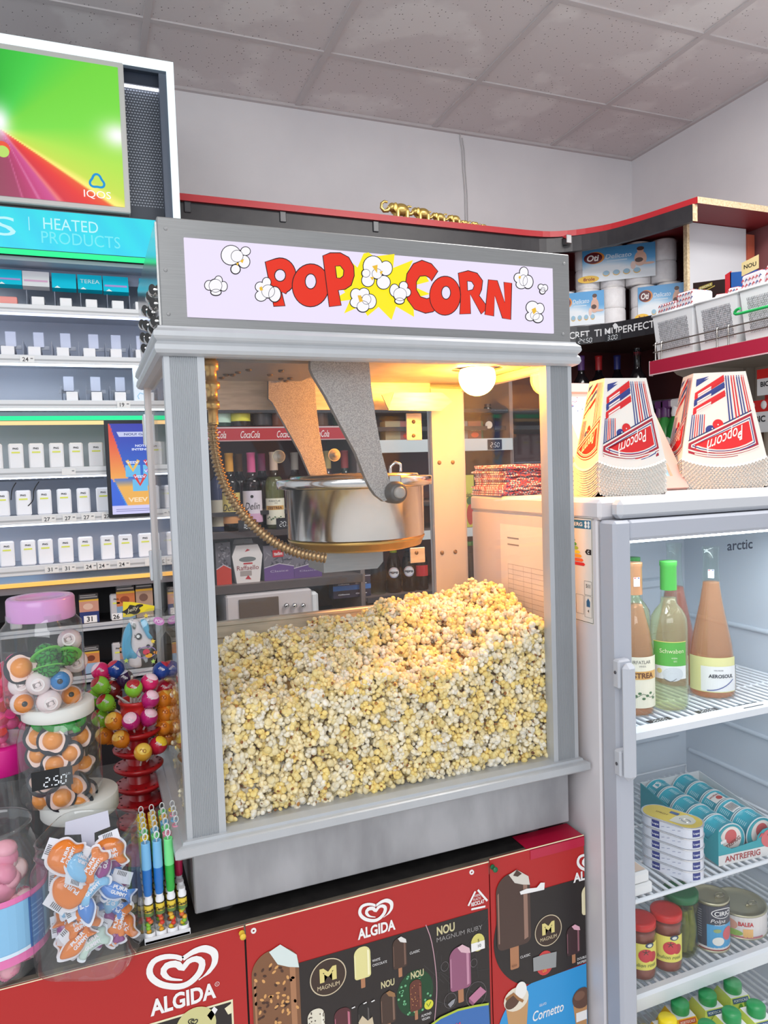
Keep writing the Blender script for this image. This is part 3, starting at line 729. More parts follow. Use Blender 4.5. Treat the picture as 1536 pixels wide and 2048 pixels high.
ax, az = ps(195, 391); sc.text(FS, 'IQOS', ax, az, .026, WHE, .0014, .078, bold=.0)
ax, az = ps(4, 298); sc.disc(FS, ax, az, .022, em((240, 90, 60), 1), .001, n=24); sc.disc(FS, ax+.002, az-.008, .017, em((190, 226, 110), 1), .0014, n=24)
sc.build('screen', td, label='big screen with a green and red flower picture')
# cyan banner
bn = MB(); FB = front(YD); zt2, zb2 = (pd(0, 411)[1]+pd(310, 441)[1])/2, (pd(0, 493)[1]+pd(290, 515)[1])/2
bn.box(XL, XRT-.002, YD+.004, YD+.03, zb2-.012, zt2+.004, DGREY)
bn.picture(FB, XL, zb2, XRT-.004, zt2, 60, 12, lambda u, v: (0, 214+14*sin(u*60+v*5)*.4, 240-8*v), vcol('lit_screen', 1.0), -.002)
BLT = em((190, 246, 252), 1.0)
ax, az = pd(142, 451); bn.text(FB, 'HEATED', ax, az, .034, BLT, 0, .155)
ax, az = pd(163, 480); bn.text(FB, 'PRODUCTS', ax, az, .036, em((120, 236, 248), 1.0), 0, .225)
ax, az = pd(8, 452); bn.text(FB, 'S', ax, az, .056, BLT, 0, .062)
ax, az = pd(58, 447); bn.rect(FB, ax-.001, az-.02, ax+.001, az+.02, BLT, 0)
bn.build('banner_screen', td, label='cyan lit banner reading HEATED PRODUCTS')
zg1 = (pd(0, 504)[1]+pd(290, 525)[1])/2
MB().box(XL, XRT-.004, YD+.002, YD+.012, zg1, zb2-.002, em((40, 240, 150), 1.1)).build('light_strip', td, label='green light strip')
# shelves
BK = k((206, 212, 224), .5)
MB().box(XL, XRT, 1.62, 1.66, 1.20, zg1+.03, BK).build('back_panel', td)
MB().box(XRT-.016, XRT, YD+.01, 1.62, 0, zg1+.03, LB).build('side_panel', td)
MB().box(XL, XRT-.016, YD+.03, 1.62, zg1-.012, zg1, LB2).build('top_panel', td)
tp = MB(); tp.box(XL, XRT-.016, 1.50, 1.505, 2.19, zg1-.012, k((158, 164, 184), .5)); ax, az = P(1.5)(224, 530); tp.box(ax-.045, ax+.045, 1.498, 1.50, az-.003, az+.003, BLACK); tp.build('front_panel', td)
YS = 1.40; SHZ = []
NUM = k((60, 60, 64)); CARDW = k((238, 238, 236), .4)
ps4 = P(YS)
def shelf(z, led=None, hgt=.022, prices=(), under=None):
    s = MB(); s.box(XL, XRT-.016, YS, 1.62, z-.006, z, k((206, 212, 222), .4))
    s.box(XL, XRT-.016, YS-.004, YS+.004, z-hgt, z+.003, RAIL, .001); s.box(XL, XRT-.016, YS-.005, YS-.003, z-hgt*.62, z-hgt*.42, k((178, 180, 182), .4))
    o = s.build('shelf', td); SHZ.append(z)
    if prices:
        F4 = front(YS-.0052)
        for t, u, v in prices:
            c = MB(); ax = ps4(u, v)[0]; b = z-hgt*.5; c.rect(F4, ax-.018, b-.0105, ax+.022, b+.0105, CARDW, .0005); c.text(F4, t, ax-.003, b, .0125, NUM, .0009, bold=.012); c.rect(F4, ax+.011, b+.001, ax+.018, b+.0045, k((140, 140, 142)), .0009); c.build('price_label', o)
    if led:
        MB().box(XL, XRT-.016, YS+.001, YS+.016, z-hgt-.0055, z-hgt-.0005, em(*led)).build('light_strip', o)
def zr(a, b, u2=300): return (ps4(0, a)[1]+ps4(u2, b)[1])/2
z1, z2, z3, z4, z5, z6 = zr(600, 630), zr(703, 725), zr(799, 806), zr(936, 935), zr(1036, 1020), zr(1140, 1114)
shelf(z1, ((205, 215, 250), 2.5)); shelf(z2, ((225, 240, 255), 4.5), prices=[('24', 10, 0), ('24', 270, 0)]); shelf(z3, ((235, 245, 255), 3.5), prices=[('19', 203, 0)])
shelf(z4, ((225, 235, 255), 3), .024, [('', 82, 0), ('', 178, 0)]); shelf(z5, ((225, 235, 255), 3), .024, [('27', 35, 0), ('27', 78, 0), ('27', 117, 0), ('27', 159, 0), ('27', 201, 0), ('15', 322, 0)])
shelf(z6, None, .026, [('31', 35, 0), ('31', 71, 0), ('24', 116, 0), ('24', 143, 0), ('24', 185, 0), ('', 243, 0), ('', 281, 0)])
zgA, zgB = zr(830, 832), zr(840, 840); zoB = zr(848, 849)
cn = MB().box(XL, XRT-.016, YS+.03, 1.62, zgA, zgA+.014, k((92, 104, 116), .3)); cn.build('canopy', td)
MB().box(XL, XRT-.016, YS, YS+.02, zgB+.001, zgA-.001, em((40, 238, 160), 1.1)).build('light_strip', td, label='green light strip')
MB().box(XL, XRT-.016, YS+.002, YS+.02, zoB, zgB-.002, em((255, 214, 150), 1.2)).build('light_strip', td, label='orange light strip')
zo1, zo2 = zr(1160, 1137), zr(1170, 1147)
MB().prism([(XL, zo2), (XRT-.016, zo2), (XRT-.016, zo1+.02), (XL, zo1+.02)], -.02, 0, mat('blue_grey_gloss', (150, 176, 206), .15, .7), front(YS+.012)).build('fascia', td)
MB().box(XL, XRT-.016, YS-.002, YS+.01, zo2-.012, zo2, em((255, 190, 96), 1.2)).build('light_strip', td, label='orange light strip')
# dark cable rail under the fourth shelf with two loose cables
cr_ = MB(); zc_ = zr(950, 952); cr_.box(XL, ps4(208, 950)[0], YS+.02, YS+.05, zc_-.012, zc_+.004, k((40, 46, 56), .4))
for i in range(14): cr_.disc(front(YS+.0199), ps4(18, 950)[0]+i*.0185, zc_-.004, .0035, k((150, 155, 160), .3), .0006, n=8)
cr_.build('cable_rail', td)
for pts in (((32, 965), (24, 980), (22, 1000)), ((78, 963), (68, 980), (66, 1000), (56, 1012))):
    MB().tube(resample([at(u, v, y=YS+.03) for u, v in pts], 14), .0016, BLACK, 6).build('cable', td)
# lower black cabinet
lc = MB(); DKC = k((34, 32, 36), .45)
lc.box(XL, XRT-.016, 1.60, 1.64, .1, zo2-.02, DKC); lc.box(XL, XRT, YS+.005, 1.60, zo2-.034, zo2-.014, k((120, 116, 122), .4)); lc.box(XL, XRT-.016, YS-.02, 1.6, 0, .86, DKC)
lc.build('lower_carcass', td)
z7 = zr(1275, 1230); z8 = z7-.165
for z in (z7, z8):
    s = MB().box(XL, XRT-.016, YS+.01, 1.6, z-.006, z, DKC); s.box(XL, XRT-.016, YS, YS+.012, z-.020, z+.002, k((196, 200, 206), .3), .001); s.box(XL, XRT-.016, YS-.001, YS+.002, z-.010, z-.007, GREYP); s.build('shelf', td)
MB().box(XL, XRT-.016, YS-.05, YS+.05, z8-.075, z8-.028, k((78, 84, 92), .45), .004).build('ledge', td)

# ---- things on the shelves
PYL = k((226, 232, 96)); PWH = k((240, 240, 242), .4)
def png_pack(u0, u1, z, y, label, group, hpx=41, price=None, tone=PWH, wfix=None, rail=True):
    g = P(y); x0, x1 = g(u0, 900)[0], g(u1, 900)[0]; w = wfix or (x1-x0); x1 = x0+w; hh = hpx/FPX*(y-CAM.y)*1.12
    p = MB(); p.box(x0, x1, y, y+.02, z, z+hh, tone, .004); f = front(y)
    c = (x0+x1)/2
    p.text(f, 'PNG', c, z+hh*.80, .006, k((50, 50, 54)), .0006, bold=.03); p.rect(f, c-w*.28, z+hh*.62, c+w*.28, z+hh*.68, PYL, .0006)
    if price: p.rect(f, c-w*.4, z, c+w*.42, z+.022, k((250, 250, 250)), .0008); p.text(f, price, c-w*.06, z+.011, .015, BLACK, .0012, bold=.02)
    return tag(p.build('dummy_pack', origin=(c, y+.01, z)), label, 'pack', group)
R4 = [(-24, 4), (16, 46), (57, 87), (98, 127), (138, 166), (177, 207), (306, 330), (333, 357)]
R5 = [(-17, 12), (25, 56), (68, 97), (108, 137), (148, 175), (187, 216), (311, 335), (338, 362)]
R6 = [(-14, 16), (29, 59), (64, 94), (105, 135), (145, 175), (191, 219), (227, 255), (267, 295), (312, 338)]
for nm, row, z in (('shelf under the green light strip', R4, z4), ('shelf under the black cable rail', R5, z5), ('lowest white shelf', R6, z6)):
    for i, (a, b) in enumerate(row):
        png_pack(a, b, z+.001, YS+.03, 'white dummy pack, %s from left on the %s' % (ORD(i), nm), 'white dummy packs on the white shelves')
# pushers: clear trays with white tabs
def pusher(low, upp, z, label, yy=YS+.012):
    g = P(yy); lo_ = g((low[0]+low[1])/2, 0 or 690)[0]
    x = lo_; t = thing('pack_pusher', label, 'pack pusher', (x, yy, z), 'pack pushers on the upper shelves')
    b = MB().box(x-.030, x+.030, yy+.004, yy+.15, z+.0005, z+.004, k((150, 156, 168), .3)); b.box(x-.0315, x-.0300, yy+.004, yy+.15, z, z+.05, k((140, 148, 164), .3)); b.prism([(x-.022, z+.004), (x+.022, z+.004), (x+.018, z+.036), (x-.018, z+.036)], -.06, -.05, k((104, 110, 122), .4), front(yy)); b.build('tray', t)
    w = (low[1]-low[0])/FPX*2.6
    MB().box(x-w/2, x+w/2, yy, yy+.003, z+.001, z+.031, PWH, .003).build('front_tab', t)
    if upp:
        w = .031; x2 = P(yy+.07)((upp[0]+upp[1])/2, 650)[0]
        MB().box(x2-w/2, x2+w/2, yy+.07, yy+.073, z+.040, z+.088, k((214, 220, 238), .4), .003).build('back_tab', t)
        MB().box(x2-.030, x2+.030, yy+.075, yy+.079, z+.034, z+.046, k((160, 166, 178), .3)).build('slider', t)
for i, (lo_, u_) in enumerate((((71, 91), None), ((127, 146), None), ((178, 197), None), ((230, 250), None), ((276, 292), None))):
    pusher(lo_, u_, z1, 'clear pack pusher with white tab, %s from left under the cyan packs' % ORD(i))
for i, (lo_, u_) in enumerate((((4, 25), (9, 30)), ((58, 78), (65, 86)), ((115, 135), (119, 139)), ((168, 188), (175, 195)), ((222, 241), (221, 239)), ((272, 290), (272, 289)))):
    pusher(lo_, u_, z2, 'empty pusher with two white tabs, %s from left on the shelf priced 24' % ORD(i))
for i, (lo_, u_) in enumerate((((129, 148), (120, 141)), ((179, 197), (175, 194)), ((226, 245), (225, 243)), ((302, 316), (302, 314)))):
    pusher(lo_, u_, z3, 'empty pusher with two white tabs, %s from left on the shelf priced 19' % ORD(i))
cy = k((0, 196, 226), .4); 
def tilted(u0, u1, v0, v1, c, label, txt=None, stripe=None, y=YS+.05):
    g = P(y); x0, zb = g(u0, v1); x1, zt_ = g(u1, v0); t = MB(); dep = .028
    f = plane((x0, y, zb), (1, 0, 0), (0, .35, 1)); L = (zt_-zb)*1.04; w = x1-x0
    t.prism([(0, 0), (w, 0), (w, L), (0, L)], -.022, 0, c, f)
    if stripe: t.rect(f, w*.06, L*.3, w*.94, L*.42, stripe, .0006)
    if txt: t.text(f, txt, w/2, L*.55, L*.26, k((214, 244, 248)), .0006, w*.8)
    t.poly(f, [(w*.1, 0), (w*.35, 0), (w*.22, L*.14)], k((240, 250, 250)), .0006) if c is cy else None
    return tag(t.build('tobacco_pack', origin=(x0+w/2, y+.01, z1+.001)), label, 'pack', 'packs on the top shelf')
VIO = k((176, 150, 214)); 
tilted(-8, 42, 537, 567, cy, 'cyan tobacco pack with lilac stripe, leftmost on the top shelf', None, VIO)
tilted(45, 97, 541, 571, k((230, 228, 232), .4), 'white tobacco pack with pink stripe among cyan packs', None, k((222, 170, 204)))
tilted(104, 151, 545, 575, cy, 'cyan tobacco pack right of the white pack')
tilted(156, 203, 548, 578, cy, 'cyan tobacco pack reading TEREA', 'TEREA')
tilted(207, 256, 551, 582, cy, 'cyan tobacco pack with lilac stripe right of the TEREA pack', None, VIO)
tilted(280, 326, 556, 586, cy, 'cyan tobacco pack behind the popcorn machine vent holes')
g = P(YS+.008); x0, zb = g(-20, 598); x1, zt_ = g(33, 582)
tag(MB().box(x0, x1, YS+.008, YS+.05, z1+.001, z1+.026, k((236, 150, 142), .4), .002).build('tobacco_pack', origin=((x0+x1)/2, YS+.03, z1+.001)), 'salmon pink pack lying on the top shelf edge', 'pack')
x0 = P(YS+.02)(266, 760)[0]
cd_ = MB().box(x0, x0+.045, YS+.02, YS+.045, z3+.001, z3+.112, k((226, 236, 246), .4), .002); cd_.rib(front(YS+.02), [(x0+.016, z3+.01), (x0+.012, z3+.02), (x0+.02, z3+.03), (x0+.03, z3+.026)], .002, k((120, 190, 226)), .0006)
tag(cd_.build('carton', origin=(x0+.022, YS+.03, z3+.001)), 'tall white carton at the right end of the shelf priced 19', 'carton')
# cigarette packs in the black cabinet
def cig(u0, u1, z, hh, cols, label, price=None, y=YS+.03):
    g = P(y); x0, x1 = g(u0, 1240)[0], g(u1, 1240)[0]; p = MB().box(x0, x1, y, y+.022, z, z+hh, k((70, 68, 70), .4), .002); f = front(y); w = x1-x0
    p.rect(f, x0+.003, z+hh*.86, x1-.003, z+hh*.9, k((170, 168, 168)), .0006); p.rect(f, x0+.003, z+hh*.93, x1-.008, z+hh*.96, k((170, 168, 168)), .0006)
    p.rect(f, x0, z+hh*.74, x1, z+hh*.80, k((226, 180, 60)), .0007); p.rect(f, x0, z+hh*.38, x1, z+hh*.74, cols[0], .0006); p.disc(f, x0+w*.45, z+hh*.56, w*.26, cols[1], .0009, rb=hh*.11, n=14)
    p.rect(f, x0, z, x1, z+hh*.38, cols[2], .0006)
    if price: p.rect(f, x0+w*.2, z, x0+w*.88, z+.023, k((250, 250, 250)), .0012); p.text(f, price, x0+w*.5, z+.012, .016, BLACK, .0016, bold=.02)
    return tag(p.build('cigarette_pack', origin=((x0+x1)/2, y+.01, z)), label, 'pack', 'cigarette packs in the black cabinet')
cig(160, 199, z7+.001, .094, (k((206, 150, 130)), k((226, 190, 170)), k((40, 56, 116))), 'cigarette pack with blue base priced 31', '31')
png_pack(203, 229, z7+.001, YS+.03, 'grey dummy pack priced 26 in the black cabinet', 'white dummy packs in the black cabinet', 44, '26', k((200, 200, 204), .4))
cig(235, 272, z7+.001, .114, (k((206, 120, 70)), k((150, 70, 40)), k((130, 160, 190))), 'cigarette pack with orange picture behind the yellow bag header')
cig(274, 308, z7+.001, .118, (k((180, 150, 130)), k((120, 90, 80)), k((170, 150, 130))), 'cigarette pack with grey picture left of the machine post')
png_pack(320, 341, z7+.001, YS+.03, 'grey dummy pack priced 25 seen through the machine side glass', 'white dummy packs in the black cabinet', 48, '25', k((190, 190, 188), .4), .042)
cig(164, 195, z8+.001, .088, (k((206, 130, 80)), k((120, 60, 40)), k((150, 180, 210))), 'cigarette pack with orange mouth picture on the lower black shelf')
png_pack(202, 228, z8+.001, YS+.03, 'grey dummy pack on the lower black shelf beside the jar', 'white dummy packs in the black cabinet', 46, None, k((200, 200, 204), .4))
png_pack(326, 346, z8+.001, YS+.03, 'grey dummy pack priced 19 on the lower black shelf', 'white dummy packs in the black cabinet', 46, '19', k((190, 190, 188), .4), .042)
cig(236, 270, z8+.001, .09, (k((190, 140, 120)), k((150, 100, 90)), k((120, 130, 150))), 'cigarette pack behind the unicorn lollipop bag')
png_pack(-2, 22, z7+.001, YS+.03, 'grey dummy pack behind the purple jar lid', 'white dummy packs in the black cabinet', 46, None, k((200, 200, 204), .4))
# advert tablet hanging in front of the shelves
yv = YS-.02; g = P(yv); (x0, zt_), (x1, zb) = g(211, 842), g(311, 1036)
x0 = (g(207, 840)[0]+g(218, 1037)[0])/2; x1 = x0+.163; zt_, zb = g(206, 840)[1], g(218, 1036)[1]
ad = thing('advert_screen', 'black framed screen with a blue and orange advert on the white shelves', 'screen', ((x0+x1)/2, yv, zb))
a = MB().box(x0, x1, yv, yv+.012, zb, zt_, k((30, 32, 40), .35), .002); a.build('frame', ad)
f = front(yv); X0, X1, B0, B1 = x0+.012, x1-.010, zb+.010, zt_-.012; w, hh = X1-X0, B1-B0
def adv(u, v):
    c = [p+(q-p)*v for p, q in zip((40, 150, 230), (44, 52, 170))]
    l = .02+(1-v)*.30
    d = (u-(.03+.62*(1-v)*.9))
    if d < 0 and v > .36 - u*.05:
        w_ = min(1, max(0, (1-v-.12)/.5)); c = [p+(q-p)*w_ for p, q in zip((222, 70, 50), (240, 170, 80))]
    if v < .40 and u > .05+.9*(.40-v): c = [p+(q-p)*min(1, (.40-v)/.1) for p, q in zip((60, 110, 210), (236, 176, 84))]
    if v < .40 and u < .02+.9*(.40-v): c = (50, 100, 215)
    if v < .09: c = (206, 204, 246)
    return c
sc2 = MB(); sc2.picture(f, X0, B0, X1, B1, 50, 90, adv, vcol('lit_screen', 1.0), .0006)
WD = em((225, 232, 255), 1.0)
sc2.poly(f, [(X0+w*.17, B1-hh*.09), (X1, B1-hh*.09), (X1, B1-hh*.145), (X0+w*.22, B1-hh*.145)], em((200, 206, 240), 1), .001)
sc2.text(f, 'NOU! GAMA', X0+w*.64, B1-hh*.117, hh*.026, em((70, 84, 140), 1), .0014, w*.62, bold=.02)
sc2.text(f, 'NOTE', X0+w*.68, B1-hh*.245, hh*.026, WD, .0012, w*.25, bold=.03); sc2.text(f, 'INTENSE', X0+w*.68, B1-hh*.285, hh*.026, WD, .0012, w*.40, bold=.03)
for (cx_, cz_, c) in ((.48, .52, (240, 190, 90)), (.86, .52, (210, 70, 80)), (.9, .42, (170, 110, 220)), (.62, .36, (220, 70, 70))):
    bx, bz = X0+w*cx_, B0+hh*cz_; sc2.rect(f, bx-w*.16, bz-hh*.11, min(bx+w*.16, X1), bz+hh*.02, em((110, 190, 236), 1), .001)
    sc2.rib(f, [(bx-w*.12, bz+hh*.075), (bx, bz-hh*.04), (min(bx+w*.13, X1-.002), bz+hh*.075)], w*.07, em(c, 1), .0014); sc2.text(f, 'VEEV', min(bx, X1-w*.15), bz+hh*.05, hh*.03, WD, .0018, w*.26, bold=.03)
sc2.text(f, 'VEEV', X0+w*.56, B0+hh*.155, hh*.05, em((250, 226, 190), 1), .0014, w*.42, bold=.03)
for i in range(2): sc2.rect(f, X0+w*.08, B0+hh*(.03+.02*i), X1-w*.1, B0+hh*(.036+.02*i), em((120, 120, 170), 1), .001)
sc2.build('display', ad)
# ================================================================== candy on the freezer top
def hit_cyl(u, v, xc, yc, r):
    """where the photo's pixel meets a jar's inner wall"""
    d = CR*((u-768)/FPX) - CU*((v-1024)/FPX) + CF; ox, oy = CAM.x-xc, CAM.y-yc
    a = d.x**2+d.y**2; b = ox*d.x+oy*d.y; c = ox*ox+oy*oy-r*r; D = b*b-a*c
    t = (-b-math.sqrt(D))/a if D > 0 else -b/a
    p = CAM+d*t
    if D <= 0: w = Vector((p.x-xc, p.y-yc, 0)); w.normalize(); p = Vector((xc+w.x*r, yc+w.y*r, p.z))
    return p
def face(p, jit=.5, roll=None, target=None):
    d = ((target or CAM)-p).normalized()+Vector((rnd.uniform(-jit, jit), rnd.uniform(-jit, jit), rnd.uniform(-jit, jit)))
    q = d.to_track_quat('Z', 'Y').to_matrix().to_4x4()
    return Matrix.Translation(p) @ q @ Matrix.Rotation(rnd.uniform(0, 6.28) if roll is None else roll, 4, 'Z')
def place(o, M): o.matrix_world = M; return o
def sup(m, pw):                        # round to rounded-square outline
    for i, p in enumerate(m): pass
def jar(name, label, xc, yc, z0, prof, lidprof=None, lidmat=None, sq=0, base=True, nolid=False):
    t = thing(name, label, 'jar', (xc, yc, z0)); b = MB(); n = 40
    V = []; Fc = []
    for r, z in prof:
        for i in range(n):
            a = 2*PI*i/n; s2 = 1
            if sq: s2 = (abs(cos(a+.4))**sq+abs(sin(a+.4))**sq)**(-1/sq)
            V.append((xc+r*s2*cos(a), yc+r*s2*sin(a), z0+z))
    for j in range(len(prof)-1):
        for i in range(n): p, q = j*n+i, j*n+(i+1) % n; Fc.append((p, q, q+n, p+n))
    b.add(V, Fc, PET, True); b.add(V[:n][::-1], [tuple(range(n))], PET); b.build('jar_body', t)
    if lidprof: MB().lathe(lidprof, lidmat, 48, (xc, yc, z0)).build('lid', t)
    return t
# ---- jar positions from where the photo shows them
YA, YBJ, YD_, YC_ = .14, .15, .165, .03
xa = at(87, 1300, y=YA).x; ra = (at(163, 1300, y=YA).x-at(12, 1300, y=YA).x)/2
za0, zaT = at(87, 1428, y=YA-ra).z, at(87, 1192, y=YA).z
xb = at(123, 1530, y=YBJ).x; rb_ = (at(197, 1530, y=YBJ).x-at(49, 1530, y=YBJ).x)/2
zb0 = at(123, 1625, y=YBJ-rb_).z
xd = at(160, 1610, y=YD_).x
LIDP = mat('purple_clear_lid', (214, 160, 214), .25, alpha=.8, coat=.3)
ha = zaT-za0
jar('candy_jar', 'square clear jar of gummy eyeballs with purple lid, topmost of its stack', xa, YA, za0,
    [(ra*.86, .002), (ra*.97, .008), (ra, .02), (ra, ha*.60), (ra*.98, ha*.74), (ra*.84, ha*.80), (ra*.84, ha*.86)],
    [(ra*.90, ha*.80), (ra*.93, ha*.82), (ra*.92, ha*.98), (ra*.88, ha*1.0), (ra*.62, ha*.995), (ra*.60, ha*.985), (0, ha*.985)], LIDP, sq=3.4)
hb = za0-zb0
WL = k((226, 226, 220), .5)
jb = jar('candy_jar', 'clear jar of gummy fried eggs with a black 2.50 price tag', xb, YBJ, zb0,
    [(rb_*.86, .002), (rb_*.97, .010), (rb_, .02), (rb_, hb*.68), (rb_*.94, hb*.78), (rb_*.86, hb*.84)],
    [(rb_*.96, hb*.86), (rb_*1.0, hb*.87), (rb_*1.0, hb*.985), (rb_*.97, hb-.0005), (0, hb-.0005)], WL, sq=4)
rd = .058; hd_ = zb0-FZ
jar('candy_jar', 'clear jar with white lid, lowest of the stack under the egg jar', xd, YD_, FZ,
    [(rd*.9, .002), (rd, .012), (rd, hd_*.7), (rd*.9, hd_*.84), (rd*.9, hd_*.86)],
    [(rd*1.0, hd_-.030), (rd*1.02, hd_-.028), (rd*1.02, hd_-.003), (rd*.99, hd_-.0008), (0, hd_-.0008)], WL)
xc_ = at(183, 1780, y=YC_).x; rc = (at(286, 1780, y=YC_).x-at(82, 1780, y=YC_).x)/2*.985
zcT = at(180, 1655, y=YC_).z; hc = zcT-FZ
jar('candy_jar', 'open clear jar full of wrapped gummy candies at the counter edge', xc_, YC_, FZ,
    [(rc*.90, .002), (rc*.98, .010), (rc, .022), (rc, hc*.74), (rc*.97, hc*.80), (rc*.88, hc*.86), (rc*.885, hc*.88), (rc*.91, hc*.89), (rc*.91, hc*.91), (rc*.885, hc*.92), (rc*.885, hc*.985), (rc*.90, hc*.99), (rc*.90, hc), (rc*.87, hc)], sq=5)
xg, yg, rg = at(-8, 1800, y=.06).x, .06, .068; zgT = at(20, 1640, y=.06).z; hg_ = zgT-FZ
jg = jar('candy_jar', 'open jar of pink marshmallow candy with pink and blue label, left edge', xg, yg, FZ,
    [(rg*.80, .002), (rg*.92, .012), (rg*.97, .04), (rg, .06), (rg, hg_*.70), (rg*.96, hg_*.78), (rg*.74, hg_*.90), (rg*.74, hg_*.97), (rg*.77, hg_*.98), (rg*.77, hg_), (rg*.72, hg_)])
PK = k((222, 120, 170), .4); 
lbm = MB(); fc = cyl(xg, yg, FZ, rg+.0006, -PI/2); L = rg*PI*.75
lbm.rect(fc, -L, hg_*.16, L, hg_*.60, k((226, 120, 176), .4), 0, 30); lbm.rect(fc, -L, hg_*.22, L, hg_*.56, k((136, 190, 226), .4), .0004, 30)
lbm.rect(fc, -L, hg_*.22, L, hg_*.245, k((214, 232, 246), .4), .0008, 30); lbm.rect(fc, .050, hg_*.22, .078, hg_*.56, k((64, 112, 176), .4), .0008, 6)
for i in range(7): lbm.rect(fc, .054, hg_*(.28+.035*i), .074, hg_*(.29+.035*i), k((120, 160, 210)), .0012, 4)
lbm.build('label', jg)
ye = .235; xe = at(-8, 1440, y=ye).x; re_ = (at(66, 1440, y=ye).x-xe); ze0 = at(10, 1512, y=ye-re_).z; zeT = at(10, 1330, y=ye).z
zf = at(10, 1500, y=ye-re_).z
jar('candy_jar', 'jar of bright pink sweets behind the eyeball jar at the left edge', xe, ye, zf, [(re_*.9, .002), (re_, .012), (re_, .11), (re_*.85, .13), (re_*.85, .135)])
MAG = k((222, 30, 140), .35)
jar('candy_jar', 'jar with hot pink lid under the pink sweets, left edge', xe, ye, FZ, [(re_*.9, .002), (re_, .012), (re_, (zf-FZ)*.75), (re_*.9, (zf-FZ)*.85)],
    [(re_*1.0, zf-FZ-.045), (re_*1.03, zf-FZ-.043), (re_*1.03, zf-FZ-.004), (re_, zf-FZ-.001), (0, zf-FZ-.001)], MAG)
# price tag hooked to the egg jar
pt = MB(); (ax, az), (bx, bz) = P(YBJ-rb_-.004)(64, 1566), P(YBJ-rb_-.004)(149, 1556)
fp = plane((at(64, 1584, y=YBJ-rb_-.004)), (1, 0, .03), (0, 0, 1)); w = at(149, 1575, y=YBJ-rb_-.004).x-at(66, 1580, y=YBJ-rb_-.004).x; hh = .0285
pt.prism([(0, 0), (w, 0), (w, hh), (0, hh)], -.0012, 0, k((16, 17, 20), .35), fp)
def seg7(mb, fr, s, a, b, hgt, m, h=.0006, wd=None, slant=.12):
    """seven segment digits"""
    SG = {'0': 'abcdef', '1': 'bc', '2': 'abged', '3': 'abgcd', '4': 'fgbc', '5': 'afgcd', '6': 'afgedc', '7': 'abc', '8': 'abcdefg', '9': 'abcdfg'}
    w_ = hgt*.52; t = hgt*.07; x = a
    for c in s:
        if c == '.': mb.poly(fr, [(x+t*.2, b), (x+t*2.2, b), (x+t*2.2, b+t*2), (x+t*.2, b+t*2)], m, h); x += t*3.6; continue
        for q in SG[c]:
            y0, y1 = {'a': (1, 1), 'd': (0, 0), 'g': (.5, .5), 'b': (.5, 1), 'c': (0, .5), 'e': (0, .5), 'f': (.5, 1)}[q]
            if q in 'adg': r_ = [(t*1.4, y0*hgt), (w_-t*1.4, y0*hgt)]
            else: xx = w_ if q in 'bc' else 0; r_ = [(xx, y0*hgt+t*1.2), (xx, y1*hgt-t*1.2)]
            mb.rib(fr, [(x+p[0]+p[1]*slant, b+p[1]) for p in r_], t*1.9, m, h)
        x += w_+hgt*.24
    return x
seg7(pt, fp, '2.50', w*.29, hh*.14, hh*.46, k((236, 240, 244), .4), .0008)
pt.text(fp, 'LEI', w*.90, hh*.62, hh*.11, k((200, 205, 210)), .0008)
tag(pt.build('price_tag', origin=fp(w/2, 0, 0)), 'black price tag reading 2.50 hooked on the egg jar', 'price tag')

# ---- candies
PKW = k((240, 222, 222), .25); GRN = k((40, 150, 50), .25); DGR = k((16, 92, 30), .25); YOLK = k((244, 152, 56), .2); EGGW = k((246, 214, 202), .3); PAN = k((46, 48, 56), .35)
def eyeball(iris, M, label, group=None, back=False):
    t = thing('gummy_eyeball', label, 'candy', (0, 0, 0), group); r = .0178
    e = MB().ell((0, 0, 0), r, r, r, PKW, 24, 14)
    for i in range(26):
        a = 2*PI*i/26; pts = []
        for j in range(5): p = .12+j*.13+.05*(i % 2); q = p; pts.append(Vector((r*1.005*cos(a+.05*(j % 2))*cos(q-PI/2+1.2), r*1.005*sin(a+.05*(j % 2))*cos(q-PI/2+1.2), -r*1.005*abs(sin(q-PI/2+1.2))-.0)))
        e.tube(pts, .00045, k((206, 96, 116), .4), 4)
    if back:
        f2 = plane((0, 0, r*.97), (1, 0, 0), (0, 1, 0)); e.disc(f2, 0, 0, r*.55, k((244, 234, 232), .3), -.0012); 
        for i in range(7): e.rect(f2, -.006+i*.0016, -.003, -.0052+i*.0016, .004, k((60, 50, 50)), .0002)
    e.build('eyeball', t)
    if not back:
        i_ = MB(); i_.ell((0, 0, r*.55), r*.80, r*.80, r*.54, iris, 22, 10); i_.ell((0, 0, r*.92), r*.30, r*.30, r*.24, k((30, 40, 46), .15), 14, 8); i_.build('iris', t)
    return place(t, M)
def melon(M, label):
    t = thing('gummy_watermelon', label, 'candy', (0, 0, 0), 'gummy watermelons in the eyeball jar'); r = .0160
    e = MB().ell((0, 0, 0), r, r, r, GRN, 24, 12)
    for i in range(9):
        a = 2*PI*i/9; e.tube([Vector((r*1.01*cos(a+.12*((j % 2)*2-1))*sin(.2+j*.30), r*1.01*sin(a+.12*((j % 2)*2-1))*sin(.2+j*.30), r*1.01*cos(.2+j*.30))) for j in range(10)], .0011, DGR, 5)
    e.build('melon', t)
    MB().lathe([(r*1.0, -.0008), (r*1.4, -.0006), (r*1.42, 0), (r*1.4, .0006), (r*1.0, .0008)], k((100, 200, 70), .3), 28, xf=Matrix.Rotation(1.2, 4, 'X')).build('rim', t)
    return place(t, M)
